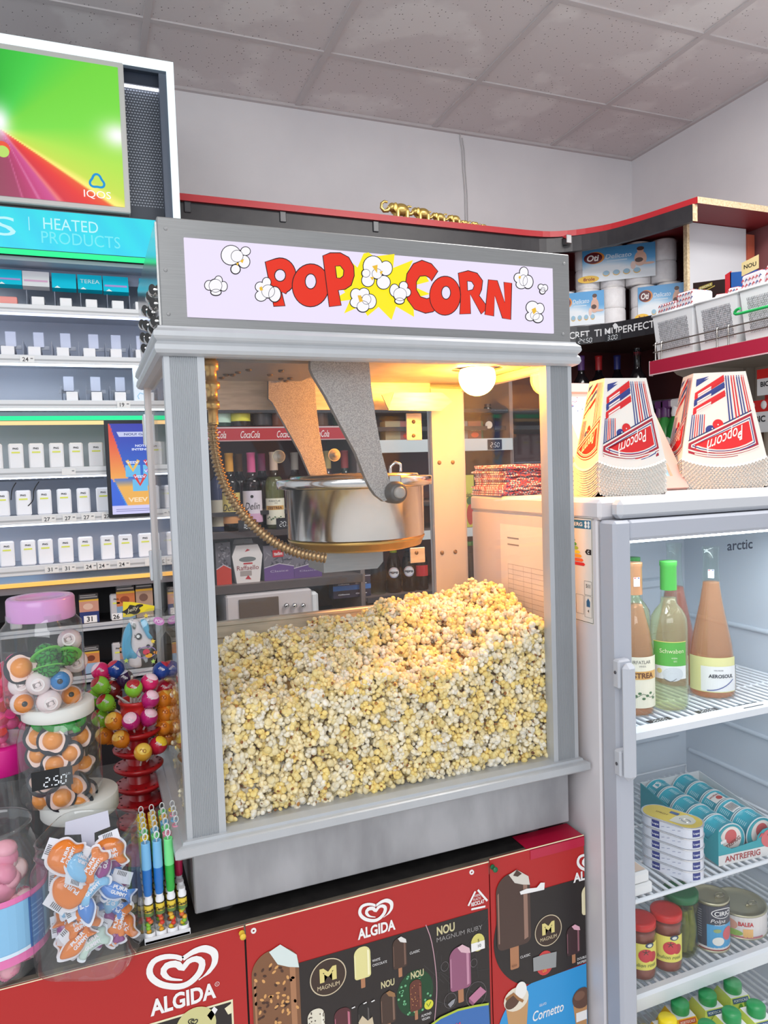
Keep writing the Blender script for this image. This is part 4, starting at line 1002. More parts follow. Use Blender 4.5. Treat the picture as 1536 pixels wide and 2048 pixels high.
def egg(M, label, group, sc=1):
    t = thing('gummy_egg', label, 'candy', (0, 0, 0), group); r = .0165*sc
    MB().lathe([(0, -.006), (r*1.2, -.005), (r*1.32, .0), (r*1.3, .003), (0, .0005)], PAN, 26).build('pan', t)
    w_ = MB(); w_.prism([(r*1.04*(1+.09*sin(3*a+1)+.05*sin(5*a))*cos(a), r*1.04*(1+.09*sin(3*a+1)+.05*sin(5*a))*sin(a)) for a in [2*PI*i/34 for i in range(34)]], .002, .0052, EGGW, lambda a, b, h: Vector((a, b, h))); w_.build('white', t)
    MB().ell((0, 0, .004), r*.82, r*.82, r*.62, YOLK, 24, 12).build('yolk', t)
    return place(t, M)
ORI = k((236, 140, 40), .15); BLI = k((20, 120, 186), .12); CLI = k((226, 196, 186), .2)
for u, v, ir, bk, lb in ((121, 1359, BLI, 0, 'gummy eyeball with blue iris facing out of the jar'), (45, 1406, ORI, 0, 'gummy eyeball with orange iris at the jar bottom left'), (142, 1393, ORI, 0, 'gummy eyeball with orange iris at the jar bottom right'),
                         (77, 1366, CLI, 1, 'gummy eyeball turned backwards left of the blue one'), (98, 1403, CLI, 1, 'gummy eyeball turned backwards at the jar bottom middle'), (139, 1333, CLI, 1, 'pinkish gummy eyeball behind the blue one'), (124, 1290, CLI, 1, 'pinkish gummy eyeball on top of the pile'), (33, 1370, CLI, 1, 'gummy eyeball below the fried egg at left')):
    p = hit_cyl(u, v, xa, YA, ra-.0185); 
    if v < 1345: p = p+Vector((.01, .03, 0))
    eyeball(ir, face(p, .22, 0.3), lb, None, bk)
for u, v, lb in ((91, 1308, 'gummy watermelon at upper left of the three'), (133, 1311, 'gummy watermelon at right of the three'), (97, 1334, 'gummy watermelon with tilted rim, lowest of the three')):
    melon(face(hit_cyl(u, v, xa, YA, ra-.02), .3, .2), lb)
egg(face(hit_cyl(43, 1336, xa, YA, ra-.02), .15, 0), 'large fried egg gummy on black pan in the eyeball jar', None, 1.15)
EG = [(72, 1475), (106, 1480), (142, 1506), (70, 1511), (111, 1530), (57, 1571), (71, 1602), (123, 1594), (157, 1568), (170, 1470), (172, 1528), (160, 1604), (98, 1560), (180, 1580)]
W_ = ('upper left', 'with white glint at upper middle', 'large round one at right of centre', 'tilted at middle left', 'just above the price tag', 'left of the price tag', 'below the price tag at left', 'below the price tag at right', 'right of the price tag', 'at the upper right corner', 'at middle right edge', 'at lower right', 'hidden behind the price tag', 'at the lower right edge')
for (u, v), w0 in zip(EG, W_):
    egg(face(hit_cyl(u, v, xb, YBJ, rb_-.023), .55), 'fried egg gummy in the egg jar, ' + w0, 'fried egg gummies in the tagged jar', rnd.uniform(.9, 1.1))
for i in range(12):
    a = rnd.uniform(0, 6.28); p = Vector((xb+.022*cos(a), YBJ+.022*sin(a)+.008, zb0+.02+.011*i))
    egg(face(p, 1), 'fried egg gummy deep inside the egg jar', 'fried egg gummies inside the tagged jar')
for i, (u, v) in enumerate(((78, 1446), (104, 1450), (132, 1446), (156, 1440))):
    p = hit_cyl(u, v, xb, YBJ, rb_-.024); c = MB().ell((0, 0, 0), .016, .012, .009, k((44, 160, 60), .2), 14, 8); c.tube([(-.012, 0, 0), (-.02, .004, .002), (-.024, 0, 0)], [.004, .006, .002], k((60, 170, 70), .2), 6)
    tag(place(c.build('gummy_sweet'), face(p, .8)), 'green sweet under the white lid of the egg jar', 'candy', 'green sweets in the egg jar')
# wrapped gummies in the open jar
def blister(c, shape, M, label, txt='PURR|GUMMY', sc=1):
    t = thing('wrapped_gummy', label, 'candy', (0, 0, 0), None); Z = lambda a, b, h: Vector((a*sc, b*sc, h))
    sh = smooth_closed(shape, 5); cxm = sum(p[0] for p in sh)/len(sh); cym = sum(p[1] for p in sh)/len(sh)
    big = [(cxm+(p[0]-cxm)*1.14, cym+(p[1]-cym)*1.14) for p in sh]
    m_ = MB(); m_.prism(big, 0, .0014, k((226, 228, 236), .35), Z)
    m_.prism([(-.012, .012), (.022, .016), (.020, .036), (-.014, .034)], .0002, .0012, k((224, 226, 234), .35), Z)
    for i in range(6): m_.rect(Z, -.006+i*.0028, .026, -.0046+i*.0028, .033, k((90, 90, 96)), .0017)
    m_.build('card', t)
    g_ = MB(); n = len(sh); V = []; Fc = []
    for s2, h in ((1.0, .0014), (.97, .006), (.86, .0095), (.62, .0112), (.3, .0118)):
        V += [Z(cxm+(p[0]-cxm)*s2, cym+(p[1]-cym)*s2, h) for p in sh]
    for j in range(4):
        for i in range(n): a, b = j*n+i, j*n+(i+1) % n; Fc.append((a, b, b+n, a+n))
    g_.add(V, Fc, c, True); g_.add(V[-n:], [tuple(range(n))], c, True)
    ln = txt.split('|')
    for i, q in enumerate(ln): g_.text(Z, q, cxm, cym+.0045-.0085*i, .0062, k((232, 232, 240), .4), .0122, min(.028, .0066*len(q)), bold=.03)
    g_.build('gummy', t); return place(t, M)
PAW = [(-.026, .006), (-.018, .022), (0, .026), (.016, .02), (.026, .006), (.022, -.010), (.026, -.022), (.014, -.024), (.006, -.014), (-.006, -.014), (-.016, -.024), (-.026, -.014)]
DOLPH = [(-.030, .004), (-.012, .014), (.004, .013), (.02, .008), (.034, .012), (.030, 0), (.034, -.012), (.02, -.006), (.004, -.012), (-.012, -.011)]
BONE = [(-.028, .010), (-.020, .017), (-.010, .010), (.010, .010), (.020, .017), (.028, .010), (.024, 0), (.028, -.010), (.020, -.017), (.010, -.010), (-.010, -.010), (-.020, -.017), (-.028, -.010), (-.024, 0)]
GO, GB, GP, GL, GM = k((226, 124, 40), .12), k((70, 130, 206), .12), k((140, 44, 128), .12), k((130, 190, 230), .12), k((190, 214, 204), .15)
C_ = [(141, 1776, GO, PAW, 2.3, 'orange paw gummy reading PURR GUMMY upside down at the front'), (172, 1810, GB, DOLPH, 1.9, 'blue gummy tucked under the orange paw'), (166, 1848, GO, BONE, .4, 'orange bone gummy in the middle of the open jar'),
      (229, 1782, GB, DOLPH, -.5, 'blue fish gummy right of the orange paw'), (238, 1702, GO, PAW, .2, 'orange gummy with white card at upper right of the open jar'), (222, 1866, GP, PAW, .1, 'purple gummy at lower right of the open jar'),
      (258, 1834, GO, BONE, 1.2, 'orange gummy at the right wall of the open jar'), (104, 1860, GP, PAW, 1.5, 'purple gummy at lower left of the open jar'), (97, 1900, GO, BONE, 1.5, 'orange gummy standing at the bottom left of the open jar'), (152, 1890, GO, DOLPH, .7, 'orange gummy on a white pointed card near the jar bottom'),
      (104, 1808, GL, DOLPH, 1.2, 'pale blue gummy at the left wall of the open jar'), (207, 1732, GP, DOLPH, 1.2, 'purple gummy behind the orange paw'), (128, 1712, GO, PAW, 1, 'orange gummy below the jar rim at left'), (266, 1755, GB, BONE, 1.55, 'blue gummy upright at the right wall of the open jar'),
      (186, 1900, GM, BONE, .4, 'mint gummy with purple spots at the jar bottom'), (250, 1886, GO, PAW, .3, 'orange gummy at the bottom right of the open jar'), (150, 1925, GO, BONE, .15, 'orange gummy lying lowest in the open jar'), (186, 1730, GO, BONE, .9, 'striped orange gummy between purple and orange ones')]
def max_z(p): return Vector((xc_+(p.x-xc_)*.98, p.y, max(p.z, FZ+.030)))
for i, (u, v, c, sh, rl, lb) in enumerate(C_):
    dp = .012+.008*(i % 3)
    blister(c, sh, face(max_z(hit_cyl(u, v, xc_, YC_, rc-.019-dp)), .16, rl), lb, sc=.82 if i else .95)
for i in range(16):
    a = rnd.uniform(0, 6.28); p = Vector((xc_+.028*cos(a), YC_+.028*sin(a)+.006, FZ+.018+.0085*i)); 
    blister((GO, GB, GP, GL)[i % 4], (PAW, DOLPH, BONE)[i % 3], face(p, .9), '%s gummy deep in the middle of the open jar' % ('orange', 'blue', 'purple', 'pale blue')[i % 4], sc=.85)['group'] = '%s gummies deep in the open jar' % ('orange', 'blue', 'purple', 'pale blue')[i % 4]
# white paper strip standing in the jar mouth
ws = MB(); fw = plane(at(177, 1665, y=YC_+.01), (1, 0, .02), (0, .1, 1)); ws.prism([(-.032, .004), (-.030, .022), (.028, .026), (.030, .002), (.008, -.002), (.007, -.035), (-.009, -.035), (-.010, 0)], 0, .0008, k((206, 206, 220), .4), fw)
tag(ws.build('paper_card', origin=fw(0, -.035, 0)), 'grey white T-shaped card standing in the mouth of the open jar', 'card')
# pink candy in the left jars
for i in range(26):
    a = -PI/2+rnd.uniform(-1.1, 1.5); rr_ = rg-.024 if i < 15 else .03; p = Vector((xg+rr_*cos(a), yg+rr_*sin(a), FZ+.018+.0062*i*(1 if i < 15 else 0)+(.006*i if i >= 15 else 0)))
    if p.z > FZ+hg_*.72: p.x = xg+(p.x-xg)*.62; p.y = yg+(p.y-yg)*.62
    c = MB(); n = 18; V = []
    c.lathe([(.010, -.010), (.0145, .004), (.0165, .006), (.014, .012), (.007, .016), (0, .017)], k(((236, 140, 170), (244, 168, 186), (230, 196, 196))[i % 3], .35), n)
    for j in range(n): a2 = 2*PI*j/n; c.tube([(.0103*cos(a2), .0103*sin(a2), -.010), (.0148*cos(a2), .0148*sin(a2), .004)], .0011, k((214, 110, 150), .4), 4)
    tag(place(c.build('marshmallow'), face(p, .9)), 'pink cupcake shaped marshmallow in the labelled jar at left', 'candy', 'pink marshmallows in the labelled jar')
for i in range(26):
    a = -PI/2+rnd.uniform(-1.2, 1.9); p = Vector((xe+(re_-.022)*cos(a), ye+(re_-.022)*sin(a), zf+.014+.0042*i)); col_ = ((236, 60, 140), (246, 100, 160), (240, 70, 120), (226, 60, 50))[i % 4 if i % 7 else 3]
    c = MB().ell((0, 0, 0), .015, .0125, .011, k(col_, .2), 14, 8); c.tube([(.012, 0, 0), (.019, .002, 0), (.025, .0, .002)], [.003, .007, .009], k(col_, .25), 8); c.tube([(-.012, 0, 0), (-.019, .002, 0), (-.025, .0, .002)], [.003, .007, .009], k(col_, .25), 8)
    tag(place(c.build('wrapped_sweet'), face(p, .9)), 'shiny pink wrapped sweet in the jar behind the eyeballs', 'candy', 'pink sweets in the left jar')

# ================================================================== lollipop stand
YL = .30; XLo = at(276, 1500, y=YL).x
def zL(v, y=YL): return at(276, v, y=y).z
RD, RD2 = k((178, 28, 34), .3), k((214, 48, 48), .3)
ls = thing('lollipop_stand', 'red plastic lollipop tower with stacked discs beside the machine', 'lollipop stand', (XLo, YL, FZ))
MB().lathe([(.045, FZ), (.045, FZ+.006), (.02, FZ+.010), (.019, zL(1420)), (.019, zL(1415))], RD, 28, (XLo, YL, 0)).build('column', ls)
for v in (1458, 1494, 1529, 1566, 1600, 1640):
    z = zL(v); d = MB().lathe([(.020, z-.016), (.034, z-.010), (.043, z-.003), (.044, z+.001), (.040, z+.003), (.030, z+.001), (.02, z+.004)], RD, 36, (XLo, YL, 0))
    for i in range(14): a = 2*PI*i/14; d.ell((XLo+.038*cos(a), YL+.038*sin(a), z+.001), .0035, .0035, .0025, k((80, 10, 14), .5), 8, 4)
    d.build('disc', ls)
zt0 = zL(1425)
MB().lathe([(.021, zt0-.012), (.029, zt0-.008), (.030, zt0+.004), (.026, zt0+.010), (.027, zt0+.018), (.030, zt0+.021), (.030, zt0+.026), (.026, zt0+.026), (.024, zt0+.012), (0, zt0+.010)], RD2, 32, (XLo, YL, 0)).build('pot', ls)
CP = {'pink': ((226, 40, 110), (250, 220, 230)), 'blue': ((30, 66, 150), (200, 50, 70)), 'purple': ((58, 30, 70), (220, 220, 230)), 'green': ((140, 206, 60), (180, 40, 50)), 'darkred': ((110, 24, 30), (190, 60, 50)), 'magenta': ((196, 36, 120), (250, 210, 226)), 'orange': ((236, 140, 40), (250, 200, 90)), 'redyel': ((190, 34, 60), (250, 214, 60)), 'yellow': ((240, 176, 60), (252, 214, 96))}
LOL = [(201, 1342, 'pink', 0), (231, 1338, 'blue', 0), (249, 1357, 'purple', 0), (200, 1370, 'green', -1), (225, 1378, 'darkred', 0), (267, 1376, 'green', -2), (299, 1364, 'pink', -1), (323, 1340, 'blue', 0), (328, 1376, 'redyel', 1), (211, 1405, 'green', -1), (301, 1398, 'magenta', -2), (327, 1397, 'orange', 0), (187, 1396, 'green', 1), (201, 1436, 'green', 0), (228, 1442, 'orange', -2), (262, 1442, 'magenta', -3), (298, 1434, 'magenta', -2), (330, 1426, 'orange', 0), (327, 1453, 'orange', 0), (209, 1471, 'orange', 0), (242, 1478, 'orange', -2), (286, 1504, 'yellow', -3), (317, 1490, 'redyel', -2), (335, 1474, 'orange', 1)]
HOW = ('pink, farthest left in the top row', 'blue with red top, left of the unicorn bag', 'dark purple under the unicorn bag', 'big green one at upper left', 'dark red behind the green ones', 'green in front above the red pot', 'pink right of the front green one', 'blue at upper right beside the machine', 'red and yellow under the blue one at right', 'green at left of the red pot', 'magenta right of the red pot', 'orange at right under the red and yellow one', 'half hidden green at far left', 'green, lowest at left', 'orange with yellow top, left below the pot', 'magenta in the middle below the pot', 'magenta with looped lettering right below the pot', 'orange in the right column, second down', 'orange in the right column, lowest', 'orange at lower left edge', 'orange facing front at lower left', 'yellow, lowest in front', 'red with yellow top at lower right', 'dark orange at lower right edge')
for (u, v, c, dy), hw in zip(LOL, HOW):
    y = YL+dy*.017; p = at(u, v, y=y); r = .0158; a_, b_ = CP[c]
    t = thing('lollipop', 'wrapped lollipop, ' + hw, 'lollipop', tuple(p), 'lollipops on the red tower')
    ax_ = Vector((XLo, YL, p.z-.055)); dr = (p-ax_).normalized(); Mx = Matrix.Translation(p) @ dr.to_track_quat('Z', 'Y').to_matrix().to_4x4()
    hd2 = MB().ell((0, 0, 0), r, r, r*1.02, k(a_, .18), 22, 12, xf=Mx)
    hd2.lathe([(r*.72, r*.715), (r*.55, r*.86), (r*.3, r*.98), (0, r*1.035)], k(b_, .2), 20, xf=Mx, cap=False)
    for i in range(10): q = 2*PI*i/10; hd2.tube([Mx @ Vector((r*.55*cos(q), r*.55*sin(q), -r*.8)), Mx @ Vector((r*.25*cos(q+.3), r*.25*sin(q+.3), -r*1.35))], [.0025, .0008], k(a_, .2), 5)
    ff = lambda a, b, h, p=p: (p + (CAM-p).normalized()*(r*1.02+h) + CR*a*.9 + CU*b*.9)
    if c in ('orange', 'yellow'): 
        for q in (-.003, .003): hd2.rib(ff, [(q+.0026*cos(s2), .002+.0036*sin(s2)) for s2 in [2*PI*i/12 for i in range(12)]], .0009, k((150, 70, 20)), 0, True)
    else: hd2.text(ff, 'frunktion' if 0 else 'pop', 0, .002, .006, k((246, 236, 240)), 0, .013, shear=.3, bold=.02, rot=-.5)
    hd2.build('wrapper', t)
    e = p-dr*.075
    MB().tube([p-dr*r*.9, e], .0019, k((236, 236, 232), .4), 8).build('stick', t)
# unicorn candy in a bag with a yellow header card
U = lambda q: P(.27)(160+q[0]/7.314, 1180+q[1]/7.314)
ub = thing('unicorn_candy', 'white and blue unicorn shaped candy on a stick in a clear bag', 'candy', tuple(at(264, 1362, y=.27)))
fu = front(.27); hu = MB()
def puff(mb, px, th, m, y):
    o = [U(q) for q in px]; sh = smooth_closed(o, 4); cx0 = sum(p[0] for p in sh)/len(sh); cz0 = sum(p[1] for p in sh)/len(sh); n = len(sh); V = []; Fc = []
    for s2, h in ((.9, -th), (1.0, 0), (.97, th*.5), (.84, th*.9), (.5, th*1.1)): V += [Vector((cx0+(p[0]-cx0)*s2, y-h, cz0+(p[1]-cz0)*s2)) for p in sh]
    for j in range(4):
        for i in range(n): a, b = j*n+i, j*n+(i+1) % n; Fc.append((a, b, b+n, a+n))
    A = sum(sh[i][0]*sh[(i+1) % n][1]-sh[(i+1) % n][0]*sh[i][1] for i in range(n))
    if A < 0: Fc = [tuple(reversed(q)) for q in Fc]
    mb.add(V, Fc, m, True); mb.poly(lambda a, b, h: Vector((a, y-th*1.1-h, b)), [(cx0+(p[0]-cx0)*.5, cz0+(p[1]-cz0)*.5) for p in sh], m, 0)
puff(hu, [(760, 470), (790, 430), (850, 440), (900, 520), (980, 640), (1060, 740), (1070, 810), (1010, 860), (930, 860), (860, 850), (830, 900), (860, 990), (900, 1060), (880, 1130), (740, 1120), (690, 1000), (735, 880), (735, 700), (745, 580)], .008, k((236, 224, 224), .4), .27)
hu.build('head', ub)
mm = MB(); puff(mm, [(730, 470), (762, 600), (745, 720), (770, 860), (850, 960), (810, 1010), (720, 1000), (670, 1070), (622, 950), (610, 800), (630, 640), (670, 540)], .009, k((84, 176, 214), .4), .268); puff(mm, [(880, 440), (960, 420), (1010, 530), (1010, 620), (1060, 690), (1000, 700), (940, 600)], .007, k((84, 176, 214), .4), .264); mm.build('mane', ub, label='blue mane')
fa = MB(); f5 = front(.2600)
a, b = U((855, 662)); fa.disc(f5, a, b, .0052, BLACK, .002, rb=.006, n=18); fa.disc(f5, a-.0012, b+.0006, .003, k((250, 250, 250)), .0026, n=14)
for q in ((790, 640), (786, 668)): fa.rib(f5, [U((835, 680)), U(q)], .0012, BLACK, .002)
a, b = U((990, 800)); fa.disc(f5, a, b, .0032, BLACK, .002); a, b = U((785, 510)); fa.disc(f5, a, b, .003, k((84, 90, 80)), .002, rb=.006); fa.build('face', ub)
bgm = MB(); o = [U(q) for q in ((640, 400), (720, 330), (900, 330), (1010, 270), (1200, 300), (1275, 460), (1250, 600), (1190, 700), (1180, 850), (1140, 950), (1050, 1120), (900, 1210), (790, 1290), (740, 1290), (660, 1120), (610, 1000), (600, 800), (620, 600))]
sh = smooth_closed(o, 3); c0 = (sum(p[0] for p in sh)/len(sh), sum(p[1] for p in sh)/len(sh)); n = len(sh)
for sg_ in (1, -1):
    V = []; Fc = []
    for s2, h in ((1, 0), (.96, .008), (.8, .014), (.5, .017)): V += [Vector((c0[0]+(p[0]-c0[0])*s2, .27-sg_*h, c0[1]+(p[1]-c0[1])*s2)) for p in sh]
    for j in range(3):
        for i in range(n): a, b = j*n+i, j*n+(i+1) % n; Fc.append((a, b, b+n, a+n) if sg_ < 0 else (a+n, b+n, b, a))
    bgm.add(V, Fc, PET, True); bgm.add(V[-n:], [tuple(range(n))], PET)
for (qx, qy, c) in ((955, 350, (236, 206, 70)), (1055, 720, (236, 206, 70)), (1090, 880, (226, 150, 60)), (670, 1000, (190, 210, 90)), (1060, 1010, (170, 206, 100))):
    a, b = U((qx, qy)); bgm.poly(front(.2525), [(a+(.0048 if i % 2 == 0 else .0022)*cos(PI*i/5+.3), b+(.0048 if i % 2 == 0 else .0022)*sin(PI*i/5+.3)) for i in range(10)], k(c, .3), .001)
a, b = U((1140, 430)); bgm.disc(front(.2525), a, b, .010, k((200, 130, 190), .3), .001, rb=.007, rot=-.5); bgm.text(front(.2525), 'POP', a, b, .006, k((246, 240, 250)), .0016, .013, rot=-.3)
a, b = U((960, 880)); bgm.rib(front(.2525), [(a+.016*cos(s2), b+.010*sin(s2)) for s2 in [2*PI*i/20 for i in range(20)]], .0014, k((150, 130, 180)), .001, True); bgm.disc(front(.2525), a, b+.001, .006, k((206, 70, 90), .3), .0014, rb=.005); bgm.disc(front(.2525), a+.004, b-.006, .006, k((226, 160, 50), .3), .0014, rb=.004)
bgm.build('bag', ub)
yc2 = MB(); yc2.prism([U(q) for q in ((630, 400), (628, 175), (770, 178), (1090, 235), (1085, 300), (900, 330), (740, 395))][::-1], -.001, .001, k((240, 214, 30), .35), front(.272))
a, b = U((770, 290)); yc2.poly(front(.272), [(a+.0155*(1+.25*sin(5*s2))*cos(s2), b+.0082*(1+.3*sin(4*s2))*sin(s2)+.004*cos(s2)) for s2 in [2*PI*i/40 for i in range(40)]], k((40, 30, 20)), .0014); yc2.text(front(.272), 'Jelly', a, b, .008, k((190, 180, 150)), .0018, .022, shear=.3, rot=.25, bold=.02)
yc2.build('header_card', ub, label='yellow header card')
MB().tube([at(264, 1352, y=.272), at(262, 1380, y=.285), at(262, 1430, y=.295)], .0022, k((236, 226, 220), .4), 8).build('stick', ub)

# ================================================================== candy tubes with bubble wands in a white rack
x0, y0 = -.0665, .018; pit = .0163
rk = thing('tube_rack', 'white plastic rack holding candy tubes at the counter edge', 'rack', (x0+2*pit, y0+.05, FZ))
r_ = MB().box(x0, x0+4*pit+.001, y0, y0+6*.0195, FZ+.0005, FZ+.006, WHITE, .001); r_.box(x0, x0+4*pit+.001, y0, y0+.0015, FZ+.0005, FZ+.010, WHITE); r_.build('base', rk)
for j in range(6):
    for i in range(4): MB().lathe([(.0078, FZ+.0062), (.0078, FZ+.015), (.0070, FZ+.015), (.0070, FZ+.0064)], k((240, 240, 242), .4), 18, (x0+(i+.53)*pit, y0+(j+.5)*.0195, 0)).build('cup', rk)
TC = {'b': ((120, 184, 226), (30, 112, 190)), 'g': ((120, 226, 140), (40, 170, 60)), 'y': ((246, 214, 50), (226, 170, 30)), 'p': ((240, 150, 176), (206, 40, 90)), 'o': ((244, 196, 90), (236, 150, 50))}
ROWS = ['bbgs', 'ygps', 'gbgp', 'yobb', 'yyop', 'yogy']
CND = [(240, 200, 40), (140, 200, 60), (236, 110, 50), (150, 210, 60), (226, 60, 40), (246, 180, 50)]
NM = {'b': 'pale blue', 'g': 'green', 'y': 'yellow', 'p': 'pink', 'o': 'orange', 's': 'short'}
CLR = pane('clear_tube', (248, 250, 250), 1.35, .05)
for j, row in enumerate(ROWS):
    for i, c in enumerate(row):
        x, y = x0+(i+.53)*pit, y0+(j+.5)*.0195; z = FZ+.0068
        t = thing('candy_tube', ('%s candy tube with bubble wand, row %s from the front, column %s from left' % (NM[c], ORD(j), ORD(i))) if c != 's' else 'short candy tube with white cap, row %s from the front' % ORD(j), 'candy tube', (x, y, z), 'candy tubes in the white rack')
        MB().lathe([(.0058, z), (.0064, z+.001), (.0064, z+.052)], CLR, 18, (x, y, 0), cap=False).build('tube', t)
        m_ = MB()
        for q in range(8): a = rnd.uniform(0, 6.28); m_.ell((x+.0022*cos(a), y+.0022*sin(a), z+.004+q*.0048), .0038, .0038, .0032, k(rnd.choice(CND), .3), 10, 6)
        m_.build('candies', t)
        lb = MB(); fl = cyl(x, y, z, .0066); lb.rect(fl, -.0085, .038, .0085, .050, k((226, 196, 60), .4), 0, 10); lb.rect(fl, -.0085, .034, .0085, .039, k((90, 120, 60), .4), .0003, 10); lb.text(fl, 'Candy', 0, .042, .006, k((30, 26, 24)), .0007, .015, shear=.3, bold=.03); lb.build('label', t)
        MB().lathe([(.0062, z+.052), (.0062, z+.057), (.005, z+.059), (.005, z+.064)], WHITE, 16, (x, y, 0)).build('cap', t)
        if c == 's': continue
        a_, b_ = TC[c]
        MB().lathe([(.0052, z+.064), (.0062, z+.068), (.0062, z+.080), (.0068, z+.083), (.0068, z+.102), (.0072, z+.105)], k(b_, .35), 18, (x, y, 0)).build('handle', t)
        MB().lathe([(.0070, z+.105), (.0072, z+.107), (.0066, z+.143), (.0066, z+.145), (.0052, z+.145), (.0050, z+.135), (0, z+.135)], k(a_, .35), 18, (x, y, 0)).build('wand', t)
        lp = MB().tube([(x, y, z+.135), (x-.0005, y, z+.148)], .001, k((226, 230, 232), .2), 6); lp.tube([(x+.0034*cos(s2), y, z+.153+.0055*sin(s2)) for s2 in [2*PI*q/14 for q in range(14)]], .0009, k((226, 230, 232), .2), 6, closed=True); lp.build('loop', t)
# ================================================================== ice cream posters on the freezer front
YP = FY-.0022; pq = P(YP-.0012); FP = front(YP-.0012)
PRED = k((178, 28, 26), .45); PDK = k((34, 27, 26), .4); PW = k((240, 238, 236), .4); PBL = k((40, 150, 214), .4); CRM = k((236, 228, 190), .4)
SC = lambda u, v: abs(pq(u, v-10)[1]-pq(u, v+10)[1])/20
def Q(*p): return [pq(*c) for c in p]
def ptext(mb, s, u, v, hpx, m, wpx=None, bold=0, shear=0, h=.0012):
    a, b = pq(u, v); sc_ = SC(u, v); w = None
    if wpx: w = abs(pq(u+wpx/2, v)[0]-pq(u-wpx/2, v)[0])
    mb.text(FP, s, a, b, hpx*sc_, m, h, w, bold, shear)
LG = [[(1120, 550), (1040, 541), (1003, 503), (1026, 462), (1085, 452), (1122, 480), (1152, 440), (1200, 420), (1240, 440), (1228, 500), (1170, 563), (1100, 590), (1000, 580), (935, 540), (918, 490), (945, 435), (1010, 408), (1080, 408), (1122, 422)],
      [(1122, 420), (1190, 376), (1255, 358), (1312, 382), (1318, 440), (1282, 500), (1220, 550)]]
LGW = [[.2, .7, 1.1, 1.2, 1, .8, 1, 1.1, 1.1, 1, 1, 1, 1, 1, 1, 1, .9, .8, .7], [.8, 1, 1.2, 1.2, 1, .7, .2]]
L0 = [[pq(u/3.072, 1780+v/3.072) for u, v in q] for q in LG]; lc0 = pq(365, 1936)
def logo(mb, u, v, s):
    a, b = pq(u, v)
    for q, w in zip(L0, LGW):
        pts = [((x-lc0[0])*s+a, (z-lc0[1])*s+b) for x, z in q]; P2 = resample([Vector((p[0], p[1], 0)) for p in pts], 50); W2 = [w[min(int(i*len(w)/50), len(w)-1)]*.0092*s for i in range(50)]
        W2 = [sum(W2[max(0, i-2):i+3])/len(W2[max(0, i-2):i+3]) for i in range(50)]
        mb.rib(FP, [(p.x, p.y) for p in P2], W2, PW, .0012)
def rbar(a, b, w, hh, r=.45, n=8):
    """upright bar with a round top; (a, b) is its middle"""
    o = []; rr_ = w*r; 
    for cx_, cz_, t0 in ((a+w/2-rr_*.4, b-hh/2+rr_*.4, -90), ): o += [(cx_+rr_*.4*cos(R(t0+i*90/n)), cz_+rr_*.4*sin(R(t0+i*90/n))) for i in range(n+1)]
    o += [(a+w/2-rr_+rr_*cos(R(i*90/n)), b+hh/2-rr_+rr_*sin(R(i*90/n))) for i in range(n+1)]
    o += [(a-w/2+rr_+rr_*cos(R(90+i*90/n)), b+hh/2-rr_+rr_*sin(R(90+i*90/n))) for i in range(n+1)]
    o += [(a-w/2+rr_*.4+rr_*.4*cos(R(180+i*90/n)), b-hh/2+rr_*.4+rr_*.4*sin(R(180+i*90/n))) for i in range(n+1)]
    return o
def bar(mb, u0, v0, u1, v1, c, hi, bite=None, stick=True, h=.001, nuts=None):
    (a0, b0), (a1, b1) = pq((u0+u1)/2, v1), pq((u0+u1)/2, v0); w = abs(pq(u1, (v0+v1)/2)[0]-pq(u0, (v0+v1)/2)[0]); a, b = a0, (b0+b1)/2; hh = b1-b0
    if stick: mb.poly(FP, rbar(a, b-hh*.62, w*.26, hh*.36), k((176, 122, 86), .5), h)
    mb.poly(FP, rbar(a, b, w, hh), c, h+.0003)
    mb.poly(FP, [(a+w*.30, b-hh*.44), (a+w*.42, b-hh*.42), (a+w*.42, b+hh*.34), (a+w*.30, b+hh*.38)], hi, h+.0005); mb.poly(FP, [(a-w*.46, b-hh*.4), (a-w*.42, b-hh*.4), (a-w*.42, b+hh*.28), (a-w*.46, b+hh*.26)], hi, h+.0005)
    if nuts:
        for i in range(nuts):
            x, z = a+rnd.uniform(-.44, .44)*w, b+rnd.uniform(-.46, .38)*hh; mb.disc(FP, x, z, w*.05, k((216, 160, 96), .4), h+.0006, rb=w*.028, n=8, rot=rnd.uniform(0, 3))
            x, z = a+rnd.uniform(-.44, .44)*w, b+rnd.uniform(-.46, .38)*hh; mb.disc(FP, x, z, w*.045, k((70, 40, 26), .4), h+.0005, rb=w*.03, n=7, rot=rnd.uniform(0, 3))
    if bite: mb.poly(FP, [(a-w*.12, b+hh*.49), (a+w*.12, b+hh*.53), (a+w*.46, b+hh*.40), (a+w*.50, b+hh*.28), (a+w*.28, b+hh*.31), (a+w*.05, b+hh*.36)], bite, h+.0008)
def emblem(mb, u, v, r):
    a, b = pq(u, v); s = SC(u, v)*r; mb.disc(FP, a, b, s, k((58, 40, 30), .4), .001, n=32); mb.rib(FP, [(a+s*cos(t), b+s*sin(t)) for t in [2*PI*i/36 for i in range(36)]], s*.06, k((206, 190, 160), .3), .0013, True)
    mb.text(FP, 'M', a, b+s*.16, s*.78, k((222, 206, 130), .3), .0014, s*.95, bold=.05); mb.text(FP, 'MAGNUM', a, b-s*.50, s*.24, k((214, 196, 160), .3), .0014, s*1.25)
def poster(x0, x1, zt_, name_label):
    p = MB(); p.box(x0, x1, YP-.0012, YP, 0.45, zt_, PRED); return p, name_label
xp12 = pq(492, 1900)[0]; xp23 = pq(979, 1760)[0]; zP = (pq(494, 1849)[1]+pq(975, 1722)[1])/2
